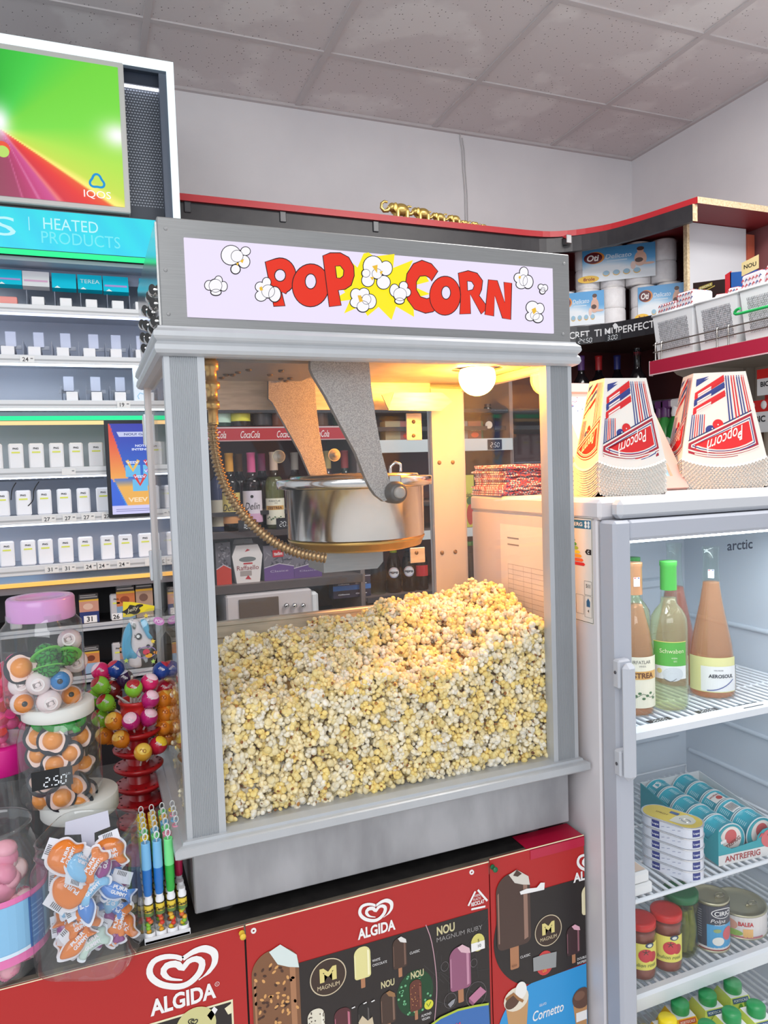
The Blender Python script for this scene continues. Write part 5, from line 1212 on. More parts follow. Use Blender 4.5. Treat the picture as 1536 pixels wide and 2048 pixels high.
# left poster
p1, lb = poster(-.62, xp12-.002, zP-.001, 0)
p1.rect(FP, -.62, zP-.0025, xp12-.002, zP-.001, CRM, .0006)
logo(p1, 365, 1936, 1.0); ptext(p1, 'ALGIDA', 367, 1997, 33, PW, 133, .035); ptext(p1, 'R', 434, 1967, 3, PW); a, b = pq(434, 1967); p1.rib(FP, [(a+.0032*cos(t), b+.0032*sin(t)) for t in [2*PI*i/16 for i in range(16)]], .0006, PW, .0012, True)
zi = pq(465, 1998)[1]; xi = pq(466, 2010)[0]
p1.rect(FP, -.5, .45, xi, zi, CRM, .0006); p1.rect(FP, -.5, .45, xi-.003, zi-.003, PDK, .0009)
a, b = pq(392, 2052); p1.disc(FP, a, b, .030, k((206, 200, 140), .4), .0012, n=30); s0 = .18
a, b = pq(388, 2041); 
for q in L0[:1]: p1.rib(FP, [((x-lc0[0])*s0+a, (z-lc0[1])*s0+b) for x, z in q], .0016, BLACK, .0016)
p1.poly(FP, Q((414, 2030), (428, 2012), (435, 2018), (422, 2040)), PW, .0012); p1.poly(FP, Q((449, 2016), (463, 2005), (463, 2025), (456, 2028)), CRM, .0012)
tag(p1.build('poster', origin=(xp12-.3, YP, 0.45)), 'red ice cream poster with the largest heart logo, left of the three', 'poster')
# middle poster
p2, lb = poster(xp12+.001, xp23-.001, zP, 0)
p2.rect(FP, xp12+.001, zP-.0022, xp23-.001, zP, CRM, .0006)
logo(p2, 751, 1821, .595); ptext(p2, 'ALGIDA', 753, 1858, 22, PW, 76, .035)
zk = (pq(612, 1918)[1]+pq(972, 1821)[1])/2; xk0, xk1 = pq(508, 1960)[0], pq(976, 1830)[0]
p2.rect(FP, xk0, .45, xk1, zk, PDK, .0006)
div = resample([Vector((*pq(u, v), 0)) for u, v in ((851, 1849), (862, 1880), (870, 1930), (873, 1980), (868, 2048))], 16); p2.rib(FP, [(p.x, p.y) for p in div], .0016, k((190, 150, 160), .4), .0012)
bar(p2, 511, 1895, 606, 2120, k((126, 84, 54), .35), k((170, 120, 84), .35), k((214, 226, 222), .4), False, .0008, 46)
emblem(p2, 656, 1953, 36)
bar(p2, 709, 1892, 742, 1956, k((226, 218, 150), .35), k((246, 240, 196), .35)); bar(p2, 786, 1874, 814, 1935, k((66, 44, 34), .35), k((120, 90, 76), .35), k((226, 224, 220), .4)); bar(p2, 762, 1982, 792, 2046, k((66, 46, 36), .35), k((130, 100, 84), .35), k((150, 110, 70), .4))
a, b = pq(830, 1985); p2.disc(FP, a, b, .034, k((14, 66, 34), .5), .0008, rb=.040, n=26)
for i in range(26): t = rnd.uniform(0, 6.28); p2.disc(FP, a+.030*cos(t)*rnd.uniform(.7, 1.05), b+.036*sin(t)*rnd.uniform(.7, 1.05), .0022, k((110, 180, 130), .4), .0011, n=6)
bar(p2, 820, 1958, 844, 2020, k((96, 46, 34), .35), k((140, 80, 60), .35), None, True, .0012, 12); a, b = pq(857, 2008); p2.disc(FP, a, b, .0085, k((216, 214, 60), .4), .0014, n=20); p2.rib(FP, [(a-.004, b+.003), (a-.001, b-.003), (a+.004, b+.004)], .0012, k((40, 110, 40)), .0018)
GLD = k((206, 196, 150), .4)
ptext(p2, 'NOU', 891, 1857, 18, GLD, 36, .03); ptext(p2, 'MAGNUM RUBY', 919, 1866, 9, k((150, 146, 144), .4), 92); ptext(p2, 'NOU', 775, 1966, 14, GLD, 27, .03); ptext(p2, 'NOU', 834, 1947, 14, GLD, 26, .03)
ptext(p2, 'WHITE', 752, 1919, 5, PW, 16); ptext(p2, 'CHOCOLATE', 759, 1926, 5, PW, 29); ptext(p2, 'CLASSIC', 829, 1903, 5, PW, 20); ptext(p2, 'ALMOND', 852, 2028, 5, PW, 20); ptext(p2, 'VEGAN', 851, 2036, 5, PW, 16)
a, b = pq(919, 1940)
for i in range(18): p2.rib(FP, [(a+rnd.uniform(-.07, .07), b+rnd.uniform(-.09, .08)) for _ in (0, 1)], .0006, k((66, 66, 66), .5), .0009)
bar(p2, 900, 1891, 942, 1978, k((146, 86, 116), .35), k((196, 140, 164), .35), k((220, 180, 190), .4), True, .0012)
for (u, v, w) in ((889, 1932, 8), (947, 1925, 7), (900, 2000, 13), (952, 1988, 22)): 
    a, b = pq(u, v); s = SC(u, v)*w; p2.rib(FP, [(a+s*cos(t), b+s*1.15*sin(t)) for t in [2*PI*i/18 for i in range(18)]], .0008, k((110, 104, 106), .5), .0012, True)
p2.poly(FP, Q((937, 1995), (960, 1972), (972, 1982), (948, 2006)), k((190, 120, 150), .4), .0014); p2.poly(FP, Q((937, 1995), (948, 2006), (946, 2012), (937, 2003)), k((140, 80, 110), .4), .0014)
p2.poly(FP, Q((895, 2008), (903, 2000), (910, 1996), (907, 2006), (900, 2014)), k((150, 150, 156), .4), .0014)
a, b = pq(955, 1884); p2.disc(FP, a, b, .0135, k((214, 204, 110), .35), .0013, rb=.016); p2.rect(FP, a-.0135, b-.014, a+.0135, b+.001, PW, .0016); ptext(p2, '10', 958, 1890, 6, BLACK, h=.002); ptext(p2, '5', 956, 1880, 6, BLACK, h=.002)
bar(p2, 617, 2016, 651, 2090, k((222, 216, 196), .35), k((240, 236, 220), .35), None, False)
a, b = pq(634, 2040)
for i in range(26): p2.disc(FP, a+rnd.uniform(-.014, .014), b+rnd.uniform(-.02, .018), .0012, k((60, 44, 36)), .0018, n=6)
bar(p2, 670, 2014, 704, 2090, k((84, 34, 42), .35), k((190, 110, 130), .35), None, False); bar(p2, 718, 2004, 742, 2090, k((24, 22, 22), .35), k((90, 86, 84), .35), None, False)
p2.poly(FP, Q((716, 2044), (724, 2030), (735, 2040), (744, 2032), (747, 2048), (735, 2056), (722, 2058)), k((206, 190, 160), .4), .0018)
for (u, v) in ((706, 2013), (729, 2004), (745, 2000)): p2.poly(FP, Q((u-4, v+2), (u+3, v-2), (u+4, v), (u-2, v+3)), PW, .0018)
arcp = [pq(u, v) for u, v in ((845, 2060), (880, 2034), (915, 2018), (950, 2010), (976, 2006))]; p2.poly(FP, arcp+[(xk1, 0.45), (arcp[0][0], 0.45)], k((56, 110, 180), .4), .0022); p2.rib(FP, arcp, .004, k((176, 196, 60), .4), .0026)
ptext(p2, 'M', 915, 2048, 10, k((214, 60, 110), .4), h=.003)
# recycling mark
tri = [pq(u, v) for u, v in ((955, 1779), (974, 1801), (970, 1812), (942, 1818), (936, 1811), (950, 1782))]
for i, j in ((0, 1), (2, 3), (4, 5)): p2.rib(FP, [tri[i], tri[j]], .0036, PW, .0012)
ptext(p2, '100%', 954, 1790, 5, PW, 12); ptext(p2, 'PLASTIC', 954, 1797, 5, PW, 16); ptext(p2, 'RECICLAT', 955, 1805, 8, PW, 26, .03)
tag(p2.build('poster', origin=((xp12+xp23)/2, YP, 0.45)), 'red ice cream poster in the middle, with a nut covered bar and recycling mark', 'poster')
# right poster
xr_ = .711; zr3 = pq(978, 1719)[1]
p3, lb = poster(xp23+.001, xr_, zr3+.001, 0)
p3.rect(FP, xp23+.001, zr3-.001, xr_, zr3+.001, CRM, .0006)
top3 = Q((1040, 1779), (1170, 1756)); 
pts = Q((990, 1855), (1000, 1800), (1090, 1776))
zd = (pq(1090, 1773)[1]+pq(1170, 1756)[1])/2; xd0 = pq(990, 1900)[0]
lft = resample([Vector((*pq(u, v), 0)) for u, v in ((992, 1850), (987, 1885), (992, 1920), (1008, 1948), (1034, 1966), (1062, 1968))], 18)
zb3 = pq(1110, 1950)[1]
p3.poly(FP, [(xd0+.006, zd), (xr_, zd)][::-1]+[(p.x, p.y) for p in lft]+[(xr_, zb3+.005)], PDK, .0006)
bl = resample([Vector((*pq(u, v), 0)) for u, v in ((1062, 1966), (1030, 1990), (1005, 2030), (992, 2070))], 12)
p3.poly(FP, [(p.x, p.y) for p in bl]+[(pq(992, 2070)[0], 0.45), (xr_, 0.45), (xr_, zb3+.003)], PBL, .0009)
logo(p3, 1180, 1722, .6); ptext(p3, 'ALGIDA', 1182, 1746, 19, PW, 72, .035)
bar(p3, 994, 1744, 1062, 1893, k((72, 50, 42), .3), k((150, 116, 100), .35), k((214, 208, 198), .4), True, .0012); ptext(p3, 'MAGNUM', 1027, 1930, 5, k((110, 70, 50)), 10, h=.003)
p3.poly(FP, Q((1038, 1782), (1052, 1776), (1072, 1774), (1080, 1764), (1088, 1764), (1087, 1778), (1060, 1784), (1040, 1788)), PW, .0024)
p3.poly(FP, Q((1025, 1750), (1032, 1738), (1042, 1746), (1034, 1752)), k((72, 50, 42), .3), .0026)
emblem(p3, 1096, 1860, 30); bar(p3, 1133, 1850, 1160, 1908, k((60, 36, 38), .3), k((150, 100, 110), .35), k((222, 170, 186), .4), True, .0012); bar(p3, 1163, 1767, 1195, 1826, k((226, 216, 176), .3), k((240, 236, 210), .35), None, False)
ptext(p3, 'CLASSIC', 1050, 1911, 5, PW, 20); ptext(p3, 'DOUBLE', 1163, 1915, 5, PW, 18); ptext(p3, 'RASPBERRY', 1166, 1922, 5, PW, 24)
a, b = pq(1089, 1925); p3.disc(FP, a, b, .0185, k((206, 60, 60), .4), .0013, rb=.023); p3.poly(FP, Q((1065, 1915), (1085, 1908), (1112, 1902), (1111, 1933), (1085, 1938), (1066, 1942)), k((150, 152, 152), .4), .0018); ptext(p3, 'LEI', 1088, 1940, 5, k((240, 200, 70)), h=.002)
a, b = pq(1032, 2010); p3.poly(FP, [(a-.022, b+.006), (a+.026, b+.010), (a+.012, 0.45), (a-.006, 0.45)], k((196, 150, 100), .4), .0013); p3.disc(FP, a, b+.012, .026, k((230, 220, 200), .4), .0016, rb=.022); p3.disc(FP, a-.008, b+.010, .016, k((90, 60, 44), .4), .0019, rb=.012, rot=.5); p3.disc(FP, a+.010, b+.026, .012, k((240, 238, 232), .4), .0021, rb=.016); p3.rib(FP, [(a-.022, b+.018), (a-.006, b+.024), (a+.004, b+.012), (a+.014, b+.004)], .005, k((160, 110, 60), .4), .0022)
ptext(p3, 'Cornetto', 1096, 2022, 20, PW, 62, .01, .25); ptext(p3, 'GELATO', 1085, 2008, 5, PW, 14)
a, b = pq(1160, 2010); p3.poly(FP, [(a-.016, b+.004), (a+.02, b+.008), (a+.012, 0.45), (a-.004, 0.45)], k((190, 140, 90), .4), .0013); p3.disc(FP, a+.004, b+.014, .022, k((96, 66, 52), .4), .0016, rb=.02); p3.disc(FP, a-.002, b+.020, .012, k((124, 88, 70), .4), .0018, rb=.009)
p3.rect(FP, a-.01, b-.03, a+.014, b-.012, PW, .0016)
for q in p3.v: q.x = min(q.x, xr_)
tag(p3.build('poster', origin=((xp23+xr_)/2, YP, 0.45)), 'red and blue ice cream poster with a bitten dark bar, right of the three', 'poster')
# drawing pins and tape
for (u, v, c, lb) in ((483, 1865, (236, 196, 60), 'yellow push pin at the left poster corner'), (984, 1733, (26, 110, 70), 'green push pin at the right poster corner')):
    a, b = pq(u, v); M9 = Matrix.Translation((a, YP-.001, b)) @ Matrix.Rotation(PI/2, 4, 'X')
    tag(MB().lathe([(.001, 0), (.0045, .001), (.0045, .003), (.0026, .004), (.003, .010), (.0048, .011), (.0046, .013), (0, .0135)], k(c, .3), 16, xf=M9).build('push_pin', origin=(a, YP-.006, b)), lb, 'pin')
for (u, v, lb) in ((507, 1861, 'white eyelet at the left top corner of the middle poster'), (943, 1744, 'white eyelet at the right top corner of the middle poster')):
    a, b = pq(u, v); M9 = Matrix.Translation((a, YP-.001, b)) @ Matrix.Rotation(PI/2, 4, 'X')
    tag(MB().lathe([(.0016, .001), (.0024, .0024), (.0042, .002), (.0044, 0)], PW, 16, xf=M9, cap=False).build('eyelet', origin=(a, YP-.002, b)), lb, 'eyelet')
tp_ = MB(); xt0 = pq(1060, 1700)[0]; zt0 = pq(1065, 1718)[1]
TAPE = k((184, 24, 60), .3)
tp_.box(xt0, .7115, FY-.0045, FY-.0036, zt0, FZ+.0025, TAPE); tp_.box(xt0-.004, .7115, FY-.0045, FY+.05, FZ+.0018, FZ+.0028, TAPE)
tag(tp_.build('tape', origin=((xt0+.7)/2, FY, zt0)), 'broad crimson tape over the top edge of the right poster', 'tape')
# ================================================================== glass door fridge, right
fx0, fx1, fyb, fyf, ftop = .720, 1.36, .42, -.037, 1.487
fg = thing('display_fridge', 'tall white display fridge with a glass door right of the popcorn machine', 'fridge', ((fx0+fx1)/2, .2, 0))
FW = k((214, 210, 212), .4); FGY = k((186, 190, 198), .4); INN = k((206, 216, 226), .45)
b = MB(); b.box(fx0, fx0+.03, fyf, fyb, .03, ftop-.036, FW, .003); b.box(fx1-.03, fx1, fyf, fyb, .03, ftop-.036, FW, .003); b.box(fx0+.03, fx1-.03, fyb-.03, fyb, .03, ftop-.036, FW)
b.box(fx0+.03, fx1-.03, fyf, fyb-.03, .03, .10, FW); b.build('body', fg)
tpc = MB().box(fx0-.003, fx1+.003, fyf-.012, fyb+.002, ftop-.036, ftop, FW, .006); tpc.box(fx0+.02, fx1, fyf-.038, fyf-.010, ftop-.034, ftop-.001, k((200, 202, 206), .4), .008); tpc.build('top_cap', fg)
MB().box(fx0+.004, fx1-.004, fyf, fyf+.012, .0, .05, k((60, 60, 64), .5)).build('plinth', fg)
li = MB(); li.box(fx0+.030, fx0+.034, fyf+.002, fyb-.03, .10, ftop-.05, INN); li.box(fx1-.034, fx1-.030, fyf+.002, fyb-.03, .10, ftop-.05, INN); li.box(fx0+.034, fx1-.034, fyb-.036, fyb-.03, .10, ftop-.05, INN); li.box(fx0+.03, fx1-.03, fyf+.002, fyb-.03, ftop-.05, ftop-.037, INN)
for z in (.66, .84, .98, 1.12, 1.24, 1.36): li.box(fx0+.06, fx1-.06, fyb-.044, fyb-.035, z-.012, z+.012, INN, .005)
for z in (.58, .70, .79, .90, 1.02, 1.15): li.tube([(fx1-.036, fyf+.02, z), (fx1-.036, fyb-.05, z)], .006, INN, 8); li.tube([(fx0+.036, fyf+.02, z), (fx0+.036, fyb-.05, z)], .006, INN, 8)
li.box(fx0+.11, fx1-.11, fyb-.06, fyb-.036, .15, .62, INN, .01); li.build('liner', fg)
lt = MB().box(fx0+.07, fx1-.12, -.025, .05, 1.412, 1.428, em((232, 244, 255), 2.2), .005); lt.build('light', fg, label='lit white lamp strip under the fridge roof')
area('fridge_light', ((fx0+fx1)/2, -.02, 1.405), (R(-12), 0, 0), .5, .05, 1.5, (.86, .95, 1)).visible_camera = True
# door
yd0, yd1 = -.084, -.041; zd0, zd1 = .055, 1.451
ix0, ix1, iz1, iz0 = .7575, fx1-.04, 1.4155, .13
fd = MB(); DG = k((176, 180, 190), .38)
fd.box(fx0, ix0, yd0, yd1, zd0, zd1, DG, .005); fd.box(ix1, fx1, yd0, yd1, zd0, zd1, DG, .005); fd.box(ix0-.004, ix1+.004, yd0+.0005, yd1, iz1, zd1, DG, .005); fd.box(ix0-.004, ix1+.004, yd0+.0005, yd1, zd0, iz0, DG, .005)
fdo = fd.build('door', fg)
MB().box(ix0-.003, ix1+.003, yd0+.02, yd0+.024, iz0-.003, iz1+.003, GLASS).build('door_glass', fdo)
fl = front(yd0+.019); lgx, lgz = at(1480, 1090, y=yd0+.019).x, at(1480, 1090, y=yd0+.019).z
MB().text(fl, 'arctic', lgx, lgz, .018, k((36, 48, 66), .4), 0, .064, bold=.016).build('logo', fdo, label='dark arctic lettering')
hb_ = MB(); zh1, zh0 = at(1262, 1322, y=-.11).z, at(1262, 1562, y=-.11).z
hb_.box(.7135, .740, -.116, -.098, zh0, zh1-.004, FGY, .008); hb_.box(.712, .738, -.100, yd0+.001, zh1-.05, zh1, FGY, .003); hb_.box(.712, .738, -.100, yd0+.001, zh0+.004, zh0+.05, FGY, .003); hbo = hb_.build('handle', fdo)
for z in (zh1-.022, zh0+.026): MB().ell((.7115, -.091, z), .0015, .003, .003, k((70, 70, 76), .4), 10, 6).build('screw', hbo)
# energy label and form on the side
px_ = lambda u, v: at(u, v, x=fx0)
sp_ = lambda a, b, h=0: Vector((fx0-h, a, b))                       # faces -x; a grows to the back (left in the photo)
sb = lambda a, b, h=0: Vector((fx0-h, -a, b))
en = MB(); y0_, y1_ = px_(1186, 1100).y, px_(1186, 1100).y+.085; zt_, zb_ = px_(1183, 1035).z, px_(1186, 1250).z
W_l = y1_-y0_; H_l = zt_-zb_
E_ = lambda s, t: (-y1_+s*W_l, zb_+t*H_l)        # s 0 left .. 1 right, t 0..1 up
def er(s0, t0, s1, t1, m, h): a, b = E_(s0, t0); c, d = E_(s1, t1); en.rect(sb, a, b, c, d, m, h)
er(0, 0, 1, 1, k((232, 226, 216), .4), .0004); 
for (s0, t0, s1, t1) in ((.02, .01, .98, .015), (.02, .985, .98, .99), (.02, .01, .03, .99), (.97, .01, .98, .99)): er(s0, t0, s1, t1, k((60, 60, 60)), .0007)
er(.05, .89, .95, .97, k((40, 110, 150), .4), .0007); a, b_ = E_(.42, .93); en.text(sb, 'ENERG', a, b_, H_l*.035, k((240, 240, 240)), .001, W_l*.5, bold=.02)
for i in range(4): a, b_ = E_(.78+.1*(i % 2), .945-.032*(i//2)); en.disc(sb, a, b_, .0035, k((230, 240, 240)), .001, n=10)
for i, c in enumerate(((30, 150, 70), (80, 170, 60), (160, 200, 50), (240, 220, 40), (244, 170, 40), (236, 100, 40), (214, 40, 40))): t = .76-.037*i; en.poly(sb, [E_(.08, t), E_(.36+.055*i, t), E_(.41+.055*i, t+.015), E_(.36+.055*i, t+.03), E_(.08, t+.03)], k(c, .4), .0008)
en.poly(sb, [E_(.74, .675), E_(.80, .65), E_(.95, .65), E_(.95, .70), E_(.80, .70)], k((30, 26, 30), .4), .0008); a, b_ = E_(.86, .675); en.text(sb, 'C', a, b_, H_l*.03, k((240, 240, 240)), .0012, bold=.03)
def rr2(s0, t0, s1, t1): en.rib(sb, [E_(s0, t0), E_(s1, t0), E_(s1, t1), E_(s0, t1)], .0008, k((60, 60, 60)), .0008, True)
rr2(.70, .27, .94, .40); rr2(.70, .06, .94, .26); rr2(.40, .08, .66, .26); a, b_ = E_(.82, .355); en.text(sb, '511', a, b_, H_l*.035, k((50, 50, 50)), .0008, bold=.02); a, b_ = E_(.82, .12); en.text(sb, '4', a, b_, H_l*.03, k((50, 50, 50)), .0008, bold=.02); a, b_ = E_(.82, .20); en.poly(sb, [(a-.005, b_-.008), (a+.005, b_-.008), (a+.005, b_+.002), (a, b_+.008), (a-.005, b_+.002)], k((40, 100, 140), .4), .0008)
en.build('energy_label', fg)
fm = MB(); PAP = k((238, 234, 228), .6); ya, yb_ = px_(1088, 1150).y-.06, px_(1003, 1150).y; zt_, zb_ = px_(1050, 1052).z, 1.17
fm.rect(sb, -yb_, zb_, -ya, zt_, PAP, .0008)
for i in range(17): z = zt_-.085-i*.0105; fm.rib(sb, [(-yb_+.03, z), (-ya-.004, z)], .0005, k((120, 116, 112)), .0012)
for a in (.03, .05, .09, .12): fm.rib(sb, [(-yb_+a, zt_-.085), (-yb_+a, zb_)], .0005, k((120, 116, 112)), .0012)
for i in range(2): fm.rect(sb, -yb_+.03, zt_-.03-.014*i, -yb_+.075, zt_-.027-.014*i, k((140, 136, 132)), .0012)
fm.build('paper_form', fg)
# shelves of white wire
def wire_shelf(z, lip, th):
    s = MB(); WI = k((232, 238, 244), .35)
    n = 30
    for i in range(n+1): x = fx0+.05+(fx1-fx0-.10)*i/n; s.tube([(x, fyf+.006, z-.002), (x, fyb-.05, z-.002)], .0032, WI, 6)
    for y in (.08, .20, .32): s.tube([(fx0+.04, y, z-.005), (fx1-.04, y, z-.005)], .003, WI, 6)
    s.tube([(fx0+.05, fyb-.05, z-.002), (fx0+.05, fyb-.05, z+.02), (fx1-.05, fyb-.05, z+.02), (fx1-.05, fyb-.05, z-.002)], .0025, WI, 6)
    if lip: s.prism([(-.036, z-th), (-.028, z-th), (-.026, z-.004), (-.022, z+.002), (-.034, z+.002), (-.038, z-.004)], fx0+.037, fx1-.037, WI, lambda a, b, h: Vector((h, a, b)))
    else: s.tube([(fx0+.04, fyf+.006, z-.003), (fx1-.04, fyf+.006, z-.003)], .0042, WI, 8)
    return s.build('wire_shelf', fg)
q1, q2, q3, q4 = 1.0575, .7335, .5500, .325
wire_shelf(q1, 1, .018); wire_shelf(q2, 0, 0); wire_shelf(q3, 1, .030); wire_shelf(q4, 0, 0)
q1 += .0002
# ---- bottles
def bottle(x, y, z, prof, fill, tint, label, capcol, capz, name='wine_bottle', glass=None, lab=None, group=None, cat='bottle', capname='cap'):
    t = thing(name, label, cat, (x, y, z), group); top = prof[-1][1]
    MB().lathe(prof, glass or pane('bottle_glass', (246, 252, 248), 1.6, .02), 32, (x, y, z), cap=False).build('glass', t)
    if tint is not None:
        inn = [(max(r-.0016, .002), zz+.0015) for r, zz in prof if zz < fill]; rl = np.interp(fill, [p[1] for p in prof], [p[0] for p in prof])-.0016
        MB().lathe([(0, .002)]+inn+[(rl, fill), (0, fill)], tint, 32, (x, y, z), cap=False).build('liquid', t)
    if capcol is not None:
        c = [(r+.0008, zz) for r, zz in prof if zz >= capz]; c = [(np.interp(capz, [p[1] for p in prof], [p[0] for p in prof])+.0008, capz)]+c+[(c[-1][0], top+.001), (0, top+.0012)]
        MB().lathe(c, capcol, 28, (x, y, z), cap=False).build(capname, t)
    if lab: lab(t, x, y, z)
    return t
ROSE = pane('rose_wine', (250, 216, 190), 1.33, .03, .30, (240, 176, 140)); ROSE2 = pane('rose_wine_deep', (246, 200, 190), 1.33, .03, .30, (226, 150, 136)); WINE = pane('white_wine', (250, 250, 232), 1.33, .03, .13, (238, 238, 200))  # diffuse haze colours stand for light glowing through the wine
FLUTE = [(.030, 0), (.034, .003), (.035, .02), (.0355, .10), (.034, .135), (.029, .17), (.022, .20), (.0165, .225), (.0145, .25), (.0142, .305), (.0152, .307), (.015, .314)]
_BORD = [(.030, 0), (.0345, .003), (.0355, .015), (.036, .17), (.034, .19), (.026, .205), (.0165, .217), (.0150, .235), (.0148, .295), (.0160, .297), (.0158, .305)]
BORD = [(r, z*.965) for r, z in _BORD]
CONE = [(.040, 0), (.0455, .004), (.047, .02), (.046, .06), (.040, .11), (.031, .155), (.023, .195), (.0175, .235), (.0155, .27), (.0155, .302), (.017, .304), (.0165, .312)]
def vrib(mb, f, pts, w, m, h): mb.rib(f, pts, w, m, h)
def zestL(t, x, y, z, scale=1, th=-PI/2-.5):
    m = MB(); f = cyl(x, y, z, .0362, th); m.rect(f, -.05, .018, .05, .118, k((240, 236, 214), .45), .0002, 24)
    m.text(f, 'MURFATLAR', .0, .108, .0065, k((90, 90, 90)), .0008, .046); m.text(f, 'VINUL', .006, .100, .0035, k((120, 120, 120)), .0008, .014)
    m.rect(f, -.040, .074, .040, .090, k((226, 176, 100), .45), .0006, 14); m.text(f, 'ZESTREA', .0, .082, .011, k((110, 66, 40)), .0012, .058, bold=.03)
    m.rib(f, [(-.034+.0068*i, .042+.004*sin(i*1.3)) for i in range(11)], .0010, k((70, 100, 70)), .0008)
    for i in range(9): m.disc(f, -.030+.0075*i, .042+.006*sin(i*2.1), .0036, k((80, 120, 80), .5), .0008, rb=.0026, n=8)
    m.build('label', t)
def at_z(u, v, z): p = at(u, v, z=z); return p.x, p.y
# photo: front rosé half hidden by the door frame, green capped pair, two conical bottles
def strip(t, x, y, z, r, zz, th):
    m = MB(); f = cyl(x, y, z, r, th); m.rect(f, -.005, zz, .007, zz+.018, k((240, 242, 246), .4), 0, 5); m.rect(f, -.004, zz+.0155, -.001, zz+.0175, k((190, 40, 40)), .0004); m.rect(f, .003, zz+.0155, .006, zz+.0175, k((40, 60, 140)), .0004); m.build('tax_strip', t)
t = bottle(.874, .012+.036, q1, [(r, z*.945) for r, z in FLUTE], .215, ROSE, 'rose wine bottle with copper cap and cream label, nearest the fridge door frame', mat('copper_foil', (216, 160, 116), .3, .6), .235, lab=lambda t, x, y, z: (zestL(t, x, y, z), strip(t, x, y, z, .0162, .252, -PI/2-.45)))
def schwL(t, x, y, z):
    m = MB(); f = cyl(x, y, z, .0364, -PI/2-.72); m.rect(f, -.034, .092, .034, .140, k((88, 176, 70), .4), .0002, 16); m.rect(f, -.034, .139, .034, .1405, k((220, 210, 120), .3), .0006, 16)
    m.text(f, 'Schwaben', .004, .122, .0085, k((226, 230, 190)), .0010, .046); m.text(f, 'WEIN', .008, .108, .003, k((230, 236, 210)), .001); m.text(f, 'SEC', .010, .102, .003, k((230, 236, 210)), .001)
    m.rect(f, -.034, .066, .034, .092, k((226, 232, 232), .4), .0002, 16); m.disc(f, .006, .076, .020, k((206, 214, 218), .4), .0006, rb=.014); m.rib(f, [(-.012+.002*i, .068-.006*sin(i*.26)) for i in range(13)], .001, k((90, 100, 110)), .001); m.disc(f, -.020, .082, .005, k((220, 206, 130), .4), .0008)
    m.build('label', t)
GC = k((70, 160, 66), .35)
bottle(.952, .040, q1, BORD, .222, WINE, 'white wine bottle with green cap and green label in the fridge', GC, .238, lab=schwL)
bottle(.935, .125, q1, BORD, .226, WINE, 'white wine bottle with darker green cap behind the rose bottle', k((52, 130, 60), .35), .238)
def aerL(t, x, y, z):
    m = MB(); f = cyl(x, y, z, .0474, -PI/2-.78); m.rect(f, -.052, .016, .052, .088, k((226, 224, 160), .4), .0004, 22); m.rect(f, -.022, .018, .052, .070, k((232, 234, 234), .4), .0009, 16)
    m.text(f, 'AEROSOUL', .018, .050, .0075, k((40, 46, 60)), .0014, .050, bold=.03); m.text(f, 'VIN ROSE', .012, .062, .003, k((100, 100, 110)), .0014)
    m.rib(f, [(-.010+.006*i, .020+.0011*i*i*.25) for i in range(10)], .0020, k((90, 100, 160)), .0014); m.build('label', t)
bottle(1.090, .066, q1, CONE, .238, ROSE, 'conical rose bottle with white AEROSOUL label in the fridge', None, .3, lab=lambda t, x, y, z: (aerL(t, x, y, z), strip(t, x, y, z, .0168, .248, -PI/2-.85)))
bottle(1.085, .165, q1, CONE, .215, ROSE2, 'conical deep rose bottle standing behind the AEROSOUL bottle', None, .3)
# price tags on the shelf
for i, (u, v) in enumerate(((1320, 1441), (1415, 1422), (1500, 1410))):
    x, y = at_z(u, v, q1+.001); p = MB().box(x-.026, x+.026, y-.009, y+.009, q1+.0004, q1+.0014, k((40, 42, 46), .4)); 
    f = lambda a, b, h=0, x=x, y=y: Vector((x+a, y+b, q1+.0014+h)); seg7(p, f, ('28.00', '29.00', '35.00')[i], -.018, -.006, .011, k((220, 224, 228)), .0003)
    tag(p.build('price_tag', origin=(x, y, q1)), ('black price tag lying in front of the green capped bottle', 'black price tag lying between green bottle and conical bottle', 'black price tag right of the conical bottles')[i], 'price tag')
